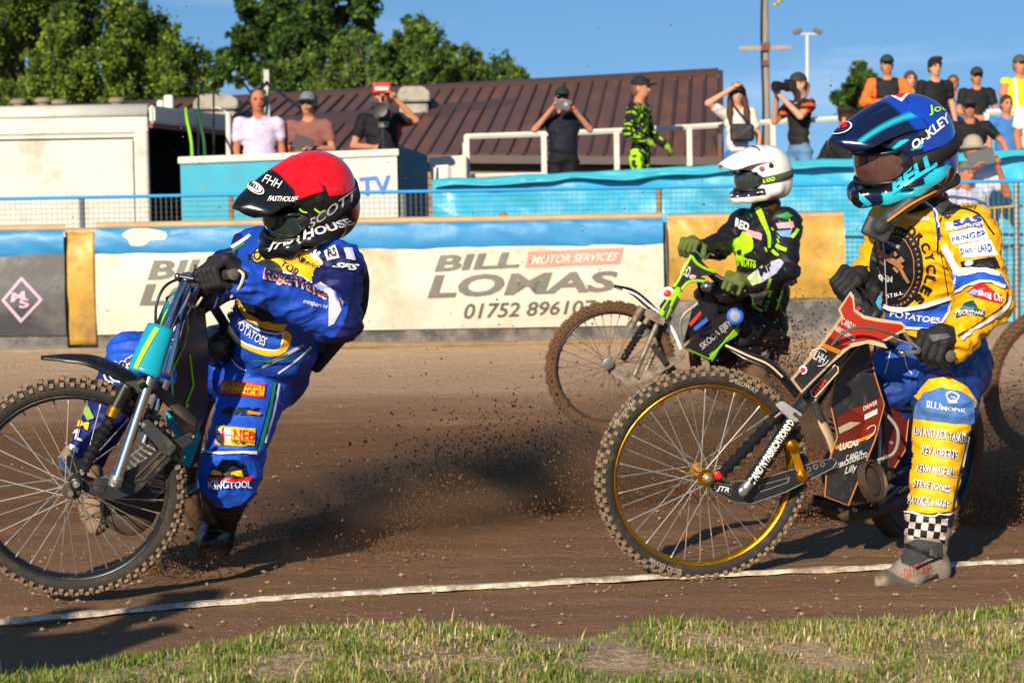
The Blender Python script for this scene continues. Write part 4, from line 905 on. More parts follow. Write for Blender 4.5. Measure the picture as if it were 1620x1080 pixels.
# ------------------------------------------------------------------ right bike (red and black)
def bike_right():
    b = empty('speedway_motorcycle', (0.607, 7.04, 0), 'red and black speedway motorcycle with gold front rim, ridden by the yellow suited rider', 'motorcycle', 'racing speedway motorcycles')
    n = Vector((0.20, -0.95, -0.14)).normalized(); c = P(1111, 750, 7.02)
    wheel(b, 'front_wheel', c, n, 0.356, rim=M_GOLD, hubm=M_GOLD); S = lambda x, y: 6.955 + (x - 1110) * 0.0003
    # tyre side lettering and rim stripe
    w = [o for o in b.children if o.name.startswith('front_wheel')][0]
    ty = [o for o in w.children if o.name.startswith('tyre')][0]; sk = Skin(ty)
    def ring_text(t, a0, a1, r0, r1, m):
        vs, fs, _ = text_geo(t, 0.02, 0); pts = []
        bm = bmesh.new(); V = [bm.verts.new((x, y, 0)) for x, y in vs]
        for f in fs:
            try: bm.faces.new([V[i] for i in f])
            except ValueError: pass
        bmesh.ops.triangulate(bm, faces=bm.faces[:]); fine(bm, .08); bm.verts.index_update()
        cx, cy = proj(c)
        for v in bm.verts:
            a = R(a0 + (a1 - a0) * v.co.x); r = r0 + (r1 - r0) * v.co.y; pts.append((cx + r * math.cos(a), cy - r * math.sin(a)))
        fs = [tuple(v.index for v in f.verts) for f in bm.faces]; bm.free(); me = lay(sk, pts, fs, .0015, .03)
        if len(me.polygons): link('tyre_lettering', me, m, w)
    pale = mat('tyre_print', '#a39a8a', 0.8, var=0.3, scale=30)
    ring_text('MAXXIS CROSS', 238, 258, 161, 154, pale); ring_text('MAXXIS CROSS', 314, 334, 161, 154, pale); ring_text('SPEEDWAY', 74, 56, 153, 160, pale); ring_text('SPEEDWAY', 150, 132, 153, 160, pale)
    # leading link, shocks, fork
    pl = [(1116, 757), (1126, 776), (1163, 794), (1190, 796), (1243, 778), (1318, 740), (1324, 730), (1316, 725), (1292, 730), (1256, 742), (1205, 757), (1160, 762), (1136, 757)]
    lk = plate_px(pl, S, 0.008).build('link_plate', M_CARB, b, bevel=0.001)
    q = [P(x, y, S(x, y) - .002) for x, y in pl]; MB().tube(q + [q[0]], 0.0017, 5).build('plate_edge', M_ALU, lk)
    for loop in ([(1130, 763), (1158, 768), (1156, 783), (1132, 773)], [(1200, 768), (1250, 755), (1246, 763), (1203, 778)]):
        q = [P(x, y, S(x, y) - .002) for x, y in loop]; MB().tube(q + [q[0]], 0.0017, 5).build('cutout_edge', M_ALU, lk)
    for x, y in ((1279, 742), (1290, 738), (1301, 734)): MB().lathe(P(x, y, S(x, y) - .003), n, [(0, .009), (.003, .009), (.003, .005), (0, .005)], 14, closed=True).build('lightening_hole', M_ALU, lk)
    text_3d('JTR', [P(1133, 777, S(1133, 0) - .004), P(1153, 781, S(1153, 0) - .004), P(1154, 771, S(1154, 0) - .004), P(1134, 767, S(1134, 0) - .004)], M_WHITEP, lk, bold=.01, shear=.3)
    pl2 = plate_px(pl, lambda x, y: S(x, y) + 0.16, 0.008).build('link_plate', M_CARB, b)
    S2 = 6.935
    bellows(P(1141, 750, S2), P(1226, 661, S2 + .01), 0.022, 8, .38).build('shock_bellows', M_BELL, b, smooth=True)
    bolt(b, P(1136, 751, S2 - .01), n, .013, M_REDP); bolt(b, P(1240, 649, S2 - .01), n, .012, M_REDP); bolt(b, P(1120, 757, S2), n, .02, M_GOLD); bolt(b, P(1120, 757, S2 - .012), n, .012, M_ALU)
    px_tube(b, [(1222, 664, S2 + .01), (1240, 650, S2 + .01)], 0.014, M_BLACK, 'shock_top')
    fk = px_tube(b, [(1186, 763, 6.92), (1258, 655, 6.93)], 0.0205, M_CARB, 'fork_leg', 16)
    px_tube(b, [(1174, 778, 6.92), (1190, 757, 6.92)], 0.0165, M_ALU, 'fork_clevis', 12); bolt(b, P(1175, 777, 6.90), n, .014, M_ALU)
    text_px(Skin(fk), 'C AND N FABRICATIONS D', [(1192, 768), (1257, 668), (1247, 662), (1183, 760)], M_WHITEP, fk, off=.002, bold=.02)
    px_tube(b, [(1240, 690, 7.10), (1180, 778, 7.09)], 0.02, M_CARB, 'fork_leg', 12)
    px_tube(b, [(1254, 658, 6.935), (1300, 602, 6.98), (1372, 500, 7.06)], 0.021, M_CARB, 'stanchion', 14, 0)
    px_tube(b, [(1285, 640, 7.13), (1390, 490, 7.2)], 0.021, M_CARB, 'stanchion', 12, 0)
    plate_px([(1226, 640), (1238, 634), (1270, 655), (1262, 668), (1250, 664)], 6.905, 0.05).build('fork_clamp', M_ALU, b, bevel=.003)
    for x, y in ((1258, 655), (1264, 660)): bolt(b, P(x, y, 6.90), n, .006, M_GRIME)
    bolt(b, P(1253, 704, 6.90), n, .019, M_GOLD, h=.02); bolt(b, P(1269, 752, 6.90), n, .019, M_GOLD, h=.02); plate_px([(1247, 706), (1259, 702), (1275, 750), (1263, 754)], 6.92, .012).build('anti_twist_arm', M_GOLD, b, bevel=.002)
    # mudguards
    ax = Vector((0.1, 1, 0.1)).normalized()
    blade([P(1148, 545, 7.06), P(1180, 556, 7.06), P(1215, 568, 7.06), P(1240, 588, 7.07), P(1264, 620, 7.08)], [.03, .085, .10, .09, .07], ax=ax).build('front_mudguard', M_BLACK, b, smooth=True, solid=.005)
    px_tube(b, [(1148, 546, 7.02), (1185, 563, 7.00), (1215, 576, 7.0), (1238, 596, 7.01)], .0035, M_CREAMEDGE, 'mudguard_edge', 6)
    blade([P(1291, 632, 7.1), P(1304, 660, 7.12), P(1318, 690, 7.15), P(1325, 718, 7.18)], [.06, .09, .09, .07], ax=ax).build('mudguard_flap', M_CREAMEDGE, b, smooth=True, solid=.006)
    # front shield
    sh = [(1346, 461), (1326, 490), (1331, 500), (1305, 535), (1251, 600), (1268, 622), (1318, 573), (1345, 550), (1372, 543), (1392, 548), (1404, 551), (1398, 541), (1432, 523), (1434, 516), (1426, 509), (1392, 504), (1368, 499), (1353, 489), (1351, 468)]
    SH = lambda x, y: 6.90 + (y < 0) + max(0, (1330 - x)) * -0.0006 + (x - 1330) * 0.0012
    pl = plate_px(sh, SH, 0.012).build('front_shield', M_CREAMEDGE, b)
    def inset(poly, m, nm, d): return plate_px(poly, lambda x, y: SH(x, y) - d, 0.003).build(nm, m, pl)
    inset([(1344, 467), (1330, 490), (1335, 501), (1312, 533), (1333, 547), (1350, 541), (1374, 537), (1396, 537), (1428, 520), (1429, 516), (1424, 513), (1390, 509), (1366, 504), (1350, 492), (1348, 472)], M_RED, 'red_panel', .004)
    inset([(1312, 533), (1300, 549), (1323, 562), (1333, 552), (1345, 545), (1333, 546)], M_MAROON, 'maroon_panel', .0045)
    inset([(1300, 549), (1256, 600), (1268, 616), (1323, 562)], M_DGREY, 'grey_panel', .005)
    inset([(1304, 543), (1299, 549), (1327, 560), (1331, 554)], M_ORANGE, 'orange_stripe', .0065)
    T = lambda t, q, m=M_WHITEP, bd=.015, sh_=0: text_3d(t, [P(x, y, SH(x, y) - .009) for x, y in q], m, pl, bold=bd, shear=sh_)
    T('C AND N', [(1330, 512), (1350, 523), (1354, 513), (1334, 502)]); T('FABRICATIONS LTD', [(1319, 522), (1351, 540), (1354, 533), (1323, 514)])
    T('LHH', [(1286, 567), (1303, 577), (1308, 563), (1291, 553)], M_WHITEP, .02, .2)
    q = [P(1296 + 15 * math.cos(a), 565 + 14 * math.sin(a), SH(1296, 0) - .009) for a in np.linspace(.3, 5.6, 22)]; MB().tube(q, .0012, 4).build('emblem_ring', M_WHITEP, pl)
    MB().lathe(P(1270, 585, SH(1270, 0) - .004), (0, -1, 0), [(0, .013), (.004, .013)], 18).build('sticker', M_WHITEP, pl); MB().lathe(P(1270, 585, SH(1270, 0) - .008), (0, -1, 0), [(0, .008), (.004, .008)], 18).build('sticker', M_REDP, pl)
    # side strip with sponsor name
    st = plate_px([(1283, 619), (1321, 577), (1326, 581), (1326, 588), (1290, 628), (1284, 626)], 6.895, .006).build('sponsor_strip', M_BLK, b)
    q = [P(x, y, 6.894) for x, y in [(1283, 619), (1321, 577), (1326, 581), (1326, 588), (1290, 628), (1284, 626)]]; MB().tube(q + [q[0]], .0022, 5).build('strip_edge', M_CREAMEDGE, st)
    text_3d('STEN', [P(1289, 624, 6.891), P(1308, 604, 6.891), P(1303, 596, 6.891), P(1284, 616, 6.891)], M_REDP, st, bold=.03)
    # engine cover (side fairing) with prints
    fa = [(1366, 541), (1346, 562), (1322, 592), (1314, 640), (1325, 690), (1308, 740), (1305, 785), (1342, 799), (1362, 750), (1385, 694), (1399, 640), (1384, 592), (1374, 545)]
    FY = lambda x, y: 7.03 + (x - 1300) * 0.0014
    f = plate_px(fa, FY, 0.006).build('engine_cover', M_DGREY, b); e = [P(x, y, FY(x, y) - .002) for x, y in fa]; MB().tube(e + [e[0]], .0024, 5).build('cover_edge', mat('edge_orange', '#c07a3a', 0.6), f)
    I = lambda poly, m, nm, d=.004: plate_px(poly, lambda x, y: FY(x, y) - d, .002).build(nm, m, f)
    I([(1324, 660), (1345, 648), (1395, 637), (1384, 690), (1330, 705)], M_MAROON, 'red_panel'); I([(1345, 648), (1395, 628), (1397, 642), (1386, 684), (1360, 690), (1372, 660)], mat('deep_red', '#8a2416', .4, var=.2, dirt='#4a2a1e', dirt_amt=.4, dscale=8), 'red_panel', .0065)
    I([(1322, 705), (1352, 697), (1386, 682), (1384, 688), (1352, 703), (1322, 711)], M_ORANGE, 'orange_stripe', .008)
    TF = lambda t, q, m=M_WHITEP, bd=.015, s_=0: text_3d(t, [P(x, y, FY(x, y) - .010) for x, y in q], m, f, bold=bd, shear=s_)
    TF('LUCAS', [(1328, 713), (1358, 704), (1359, 694), (1329, 701)], M_WHITEP, .03); TF('C AND N', [(1338, 729), (1364, 719), (1364, 711), (1339, 720)]); TF('FABRICATIONS LTD', [(1322, 742), (1372, 722), (1372, 714), (1322, 734)]); TF('Lilly', [(1336, 753), (1356, 746), (1356, 733), (1337, 739)], M_WHITEP, .005, .3); TF('DRIVER', [(1366, 650), (1388, 639), (1388, 632), (1366, 643)])
    I([(1368, 664), (1388, 654), (1388, 646), (1368, 656)], M_WHITEP, 'white_mark', .009)
    q = [P(1375 + 11 * math.cos(a) * .9 + 3 * math.sin(a), 684 - 13 * math.sin(a) * .8 - 5 * math.cos(a), FY(1375, 0) - .011) for a in np.linspace(0, 6.28, 20)]; MB().tube(q, .0012, 4).build('oval_emblem', M_WHITEP, f)
    I([(1326, 676), (1345, 667), (1362, 668), (1345, 678), (1328, 686)], mat('silver_print', '#b9a68c', .5), 'silver_mark', .009)
    # engine, clutch cover, frame
    e = P(1362, 745, 7.42); MB().lathe(e + Vector((-.05, -.02, .0)), (0.35, -.9, .1), [(0, .10), (.12, .10), (.13, .08)], 24).build('crankcase', M_GRIME, b, smooth=True)
    cy = P(1345, 660, 7.40)
    for k in range(9): MB().lathe(cy + Vector((-.02 + .006 * k, 0, -.06 + .016 * k)), (.35, 0, 1), [(0, .068), (.006, .068)], 16).build('cylinder_fin', M_GRIME, b)
    cl = P(1376, 762, 7.12); an = Vector((0.72, -.62, .28)); sh_ = [(0, .070), (.022, .070), (.026, .063), (.016, .060), (.014, .05), (0, .05)]
    MB().lathe(cl, an, sh_, 28, closed=True).build('clutch_cover', mat('dirty_alloy', '#5f5548', .5, .6, dirt='#4a3828', dirt_amt=.6, dscale=14), b, smooth=True); MB().lathe(cl, an, [(0.0, .05), (.012, .045), (.02, .02)], 20).build('clutch_plate', M_GRIME, b, smooth=True)
    for p in ([(1335, 545, 7.15), (1380, 700, 7.42), (1385, 800, 7.48)], [(1370, 520, 7.2), (1440, 560, 7.6), (1500, 640, 7.8)], [(1385, 800, 7.48), (1450, 745, 7.9)], [(1440, 560, 7.6), (1450, 745, 7.92)]): px_tube(b, p, .016, M_BLACK, 'frame_tube', 10, 0)
    MB().ell(P(1420, 575, 7.5), (.16, .09, .07), Matrix.Rotation(R(40), 3, 'Z')).build('fuel_tank', M_MAROON, b, smooth=True)
    MB().ell(P(1470, 590, 7.75), (.17, .10, .035), Matrix.Rotation(R(45), 3, 'Z')).build('seat', M_BLACK, b, smooth=True)
    rc = plate_px([(1378, 800), (1432, 712), (1440, 640), (1420, 600), (1400, 640), (1392, 700)], lambda x, y: 7.3 + (x - 1390) * .002, .006).build('rear_cover', M_MAROON, b)
    MB().tube([P(x, y, 7.3 + (x - 1390) * .002 - .003) for x, y in [(1378, 800), (1432, 712), (1440, 640), (1420, 600)]], .0024, 5).build('cover_edge', MATS['edge_orange'], rc)
    px_tube(b, [(1398, 650, 7.25), (1420, 680, 7.2), (1415, 715, 7.2), (1388, 728, 7.2)], .006, mat('hose', '#8b8377', .5), 'hose')
    for k in range(7): px_tube(b, [(1352 + k * 7, 640 - k * 4, 7.30), (1362 + k * 6, 700 - k * 2, 7.28), (1350 + k * 8, 780 - k * 6, 7.26)], .004 + .001 * (k % 3), (M_BLACK, M_GRIME, M_ALU)[k % 3], 'engine_line', 6)
    for x, y in ((1392, 742), (1402, 722), (1410, 700), (1386, 790), (1330, 806), (1352, 806)): bolt(b, P(x, y, 7.2), n, .007, M_ALU)
    px_tube(b, [(1395, 760, 7.28), (1430, 742, 7.5), (1462, 725, 7.85)], .012, M_GRIME, 'drive_chain', 6)
    # footrest, exhaust hanging low
    px_tube(b, [(1300, 800, 7.45), (1340, 812, 7.45), (1400, 800, 7.6), (1480, 770, 8.0)], .028, M_GRIME, 'exhaust_pipe', 12); px_tube(b, [(1285, 790, 7.4), (1330, 800, 7.4)], .02, M_BLACK, 'footrest')
    # handlebar, grips, levers, cables
    px_tube(b, [(1343, 452, 7.46), (1362, 470, 7.38), (1385, 505, 7.2), (1410, 525, 7.12), (1450, 540, 7.0), (1500, 561, 6.9)], .0115, M_BLACK, 'handlebar', 10)
    px_tube(b, [(1466, 548, 6.965), (1503, 562, 6.895)], .0165, M_GRIP, 'grip', 12); bolt(b, P(1503, 563, 6.885), (0.35, -.9, -.2), .019, mat('grip_end', '#5e554b', .7), 'grip_end'); px_tube(b, [(1340, 449, 7.47), (1354, 462, 7.42)], .0165, M_GRIP, 'grip', 12)
    px_tube(b, [(1432, 528, 6.98), (1440, 540, 6.93), (1455, 555, 6.88), (1428, 557, 6.86)], .006, M_ALU, 'clutch_lever'); MB().ell(P(1427, 558, 6.86), (.012, .012, .012)).build('lever_ball', M_CHROME, b, smooth=True)
    px_tube(b, [(1316, 546, 6.87), (1335, 526, 6.85), (1362, 517, 6.86), (1395, 523, 6.88), (1420, 532, 6.92)], .005, mat('cable_grey', '#585650', .5), 'cable'); px_tube(b, [(1355, 450, 7.4), (1380, 475, 7.2), (1390, 498, 7.1)], .005, M_BLACK, 'cable'); px_tube(b, [(1385, 540, 7.02), (1382, 562, 7.04), (1368, 580, 7.08)], .004, M_BLACK, 'cable')
    plate_px([(1347, 462), (1352, 470), (1356, 490), (1370, 498), (1362, 470), (1352, 455)], 7.10, .02).build('switch_block', M_BLACK, b)
    MB().lathe(P(1358, 488, 7.085), (0, -1, 0), [(0, .007), (.004, .007)], 12).build('switch', M_REDP, b)
    rw = wheel(b, 'rear_wheel', P(1462, 725, 7.98), Vector((0.62, -.75, -.12)), 0.33, rim=M_BLACK, rub=M_RUBM, knob=M_MUD, spoke=M_SPOKEM, ns=20, knobs=False)
    blade([P(1440, 570, 7.75), P(1490, 560, 8.0), P(1520, 600, 8.2)], [.12, .14, .12], ax=Vector((.7, -.6, 0))).build('rear_mudguard', M_BLACK, b, smooth=True, solid=.006)
    return b
# ------------------------------------------------------------------ left bike (teal and lime)
def bike_left():
    b = empty('speedway_motorcycle', (-1.34, 6.75, 0), 'teal and black speedway motorcycle at the left, ridden by the red helmeted rider', 'motorcycle', 'racing speedway motorcycles')
    n = Vector((0.10, -0.96, -0.16)).normalized(); c = P(115, 770, 6.75)
    w = wheel(b, 'front_wheel', c, n, 0.352, rim=M_BLACK, hubm=M_GRIME)
    S = lambda x, y: 6.665 + (x - 115) * .0002
    pl = [(106, 760), (118, 746), (150, 757), (172, 757), (214, 738), (262, 702), (300, 684), (312, 686), (310, 696), (286, 712), (262, 735), (215, 780), (180, 791), (135, 778)]
    lk = plate_px(pl, S, .010).build('link_plate', M_BLACK, b, bevel=.002)
    q = [P(x, y, S(x, y) - .003) for x, y in [(140, 764), (168, 767), (164, 778), (146, 774)]]; MB().tube(q + [q[0]], .002, 5).build('cutout_edge', M_GRIME, lk)
    q = [P(x, y, S(x, y) - .003) for x, y in [(208, 762), (255, 715), (270, 712), (228, 758)]]; MB().tube(q + [q[0]], .0035, 5).build('cutout_edge', M_GRIME, lk)
    plate_px(pl, lambda x, y: S(x, y) + .17, .008).build('link_plate', M_BLACK, b)
    for x, y, r in ((121, 766, .020), (131, 748, .014), (200, 614, .014), (268, 713, .017), (228, 672, .016), (306, 690, .010)): bolt(b, P(x, y, S(x, y) - .03), n, r, M_BLACK); bolt(b, P(x, y, S(x, y) - .04), n, r * .55, M_ALU)
    plate_px([(219, 672), (232, 662), (240, 668), (280, 707), (268, 722), (258, 718)], 6.64, .016).build('pivot_arm', M_BLACK, b, bevel=.003)
    bellows(P(132, 742, 6.63), P(175, 660, 6.635), .021, 8, .32).build('shock_bellows', M_BELL, b, smooth=True)
    px_tube(b, [(176, 658, 6.635), (183, 643, 6.635)], .019, M_GOLD, 'shock_band', 14); px_tube(b, [(183, 643, 6.635), (199, 612, 6.64)], .0185, M_BELL, 'shock_top', 14)
    px_tube(b, [(181, 768, 6.62), (186, 752, 6.62)], .021, M_ALU, 'fork_clevis', 12); px_tube(b, [(184, 760, 6.62), (238, 596, 6.66)], .0165, M_CHROME, 'fork_leg', 18, 0); bolt(b, P(183, 763, 6.598), n, .010, M_ALU)
    px_tube(b, [(228, 700, 6.80), (262, 600, 6.82)], .0165, M_CHROME, 'fork_leg', 14, 0); px_tube(b, [(222, 607, 6.655), (232, 602, 6.652)], .024, M_BLACK, 'clamp_ring', 14)
    px_tube(b, [(238, 596, 6.66), (262, 520, 6.72), (300, 435, 6.82)], .018, M_CHROME, 'stanchion', 14, 0); px_tube(b, [(262, 590, 6.82), (282, 510, 6.87), (316, 435, 6.93)], .018, M_CHROME, 'stanchion', 14, 0)
    plate_px([(196, 604), (240, 600), (242, 618), (215, 622), (197, 618)], 6.68, .10).build('fork_clamp', M_BLACK, b, bevel=.004)
    for x0, y0 in ((254, 548), (262, 500)): px_tube(b, [(x0 - 4, y0 + 10, 6.85), (x0 + 18, y0 - 2, 6.86)], .026, M_BLACK, 'clamp_ring', 12)
    # fork guard: half round shell
    g = []
    for i in range(13):
        t = i / 12; ce = P(227 + 22 * t + 6 * t * t, 594 - 75 * t, 6.64 + .06 * t); d = (P(255, 519, 6.70) - P(227, 594, 6.64)).normalized(); s = Vector((1, 0.1, 0)); s = (s - d * s.dot(d)).normalized(); up = s.cross(d).normalized()
        up = up if up.y < 0 else -up; wd = .050 * (1 - .18 * t) * (1 if t > .06 else .8)
        g.append([ce + s * wd * math.sin(a) + up * (.030 * math.cos(a)) for a in np.linspace(-1.5, 1.5, 11)])
    gd = MB().sheet(g).build('fork_guard', M_TEAL, b, smooth=True, solid=.004); sk = Skin(gd)
    band(sk, [(212, 590), (228, 555), (249, 519)], [6, 7, 7], M_LIME, gd, 'lime_stripe', .004)
    sh = [(244, 517), (258, 485), (270, 466), (296, 452), (299, 458), (292, 476), (276, 494), (260, 520)]
    SY = lambda x, y: 6.74 + (x - 250) * .0015; s = plate_px(sh, SY, .008).build('front_shield', M_TEAL, b)
    q = spline([P(x, y, SY(x, y) - .003) for x, y in [(252, 518), (268, 489), (286, 473), (297, 453)]], 5); MB().tube(q, .005, 6).build('lime_edge', M_LIME, s)
    text_3d('SERVICE', [P(268, 482, SY(268, 0) - .004), P(289, 467, SY(289, 0) - .004), P(286, 459, SY(286, 0) - .004), P(266, 473, SY(266, 0) - .004)], M_WHITEP, s, bold=.01)
    ax = Vector((.15, 1, .1)).normalized()
    blade([P(65, 564, 6.72), P(105, 561, 6.73), P(145, 563, 6.74), P(185, 578, 6.76), P(226, 602, 6.78)], [.03, .085, .11, .115, .10], ax=ax, crown=.18).build('front_mudguard', M_BLACK, b, smooth=True, solid=.006)
    blade([P(238, 598, 6.80), P(262, 620, 6.80), P(288, 646, 6.82), P(312, 668, 6.86)], [.09, .10, .08, .05], ax=ax, crown=.1).build('mudguard_flap', mat('flap_grimy', '#57483a', .85, var=.4, scale=20), b, smooth=True, solid=.006)
    # black side panels with lime piping
    FY = lambda x, y: 6.86 + (x - 265) * .003
    f = plate_px([(262, 470), (300, 448), (322, 470), (330, 560), (326, 660), (300, 700), (270, 655), (280, 590), (262, 540)], FY, .01).build('side_panel', M_BLACK, b)
    for ln in ([(293, 470), (297, 520), (292, 545), (271, 590), (276, 655)], [(276, 652), (290, 648), (298, 640)], [(300, 560), (306, 610), (294, 640)]): MB().tube([P(x, y, FY(x, y) - .004) for x, y in ln], .0035, 6).build('lime_piping', M_LIME, f)
    plate_px([(262, 650), (300, 640), (318, 690), (300, 740), (268, 720)], 7.0, .01).build('lower_panel', M_TEAL, b)
    # engine seen through the wheel
    e = P(232, 735, 7.05)
    for k in range(12): MB().lathe(e + Vector((-.04 + .010 * k, 0, -.09 + .016 * k)), (.45, -.1, 1), [(0, .072), (.007, .072)], 18).build('cylinder_fin', mat('fin_alloy', '#a79d8d', .45, .7, dirt='#6b5238', dirt_amt=.4, dscale=18), b)
    MB().lathe(P(200, 800, 7.0), (.3, -.9, 0), [(0, .085), (.08, .085), (.1, .06)], 22).build('crankcase', M_GRIME, b, smooth=True)
    px_tube(b, [(215, 660, 6.98), (225, 680, 7.0), (240, 668, 7.0), (262, 690, 7.0)], .012, M_TEAL, 'coolant_hose'); px_tube(b, [(180, 800, 6.95), (215, 815, 7.0), (262, 790, 7.1)], .025, M_MUD, 'exhaust_pipe', 12)
    for p in ([(305, 440, 6.9), (300, 560, 7.1), (262, 800, 7.15)], [(310, 440, 6.9), (360, 520, 7.3), (390, 600, 7.6)], [(262, 800, 7.15), (330, 760, 7.5), (372, 715, 7.9)], [(360, 520, 7.3), (372, 715, 7.9)]): px_tube(b, p, .016, M_BLACK, 'frame_tube', 10, 0)
    MB().ell(P(350, 545, 7.3), (.09, .16, .07)).build('fuel_tank', M_BLACK, b, smooth=True); MB().ell(P(400, 585, 7.6), (.10, .17, .04)).build('seat', M_BLACK, b, smooth=True)
    # handlebar
    px_tube(b, [(366, 436, 6.62), (330, 440, 6.72), (300, 442, 6.85), (308, 462, 7.0), (318, 475, 7.12)], .0115, M_BLACK, 'handlebar')
    px_tube(b, [(368, 434, 6.60), (338, 438, 6.69)], .0165, M_GRIP, 'grip', 12); bolt(b, P(369, 434, 6.59), (0.5, -.85, 0), .017, mat('grip_end', '#5e554b', .7), 'grip_end'); px_tube(b, [(310, 466, 7.03), (319, 476, 7.13)], .0165, M_GRIP, 'grip', 12)
    plate_px([(276, 438), (292, 430), (318, 436), (316, 452), (290, 458)], 6.80, .06).build('bar_clamp', M_BLACK, b, bevel=.004); px_tube(b, [(282, 437, 6.78), (306, 441, 6.78)], .007, M_CHROME, 'clutch_lever'); MB().ell(P(281, 437, 6.78), (.011, .011, .011)).build('lever_ball', M_CHROME, b, smooth=True)
    px_tube(b, [(304, 436, 6.78), (309, 425, 6.77), (308, 418, 6.77)], .004, M_BLACK, 'brake_lever'); MB().ell(P(297, 479, 6.9), (.018, .012, .018)).build('lime_adjuster', M_LIME, b, smooth=True)
    px_tube(b, [(290, 438, 6.78), (262, 452, 6.74), (248, 480, 6.72), (246, 512, 6.72)], .0045, M_BLACK, 'cable'); px_tube(b, [(295, 480, 6.88), (308, 485, 6.85), (320, 470, 6.85)], .0045, mat('cable_pale', '#b6ab93', .5), 'cable'); px_tube(b, [(294, 485, 6.86), (294, 530, 6.86), (286, 555, 6.86)], .004, MATS['cable_grey'], 'cable')
    wheel(b, 'rear_wheel', P(352, 716, 7.9), Vector((0.96, -.25, -.12)), 0.33, rim=M_BLACK, rub=M_RUBM, knob=M_MUD, spoke=M_SPOKEM, ns=20, knobs=False)
    return b
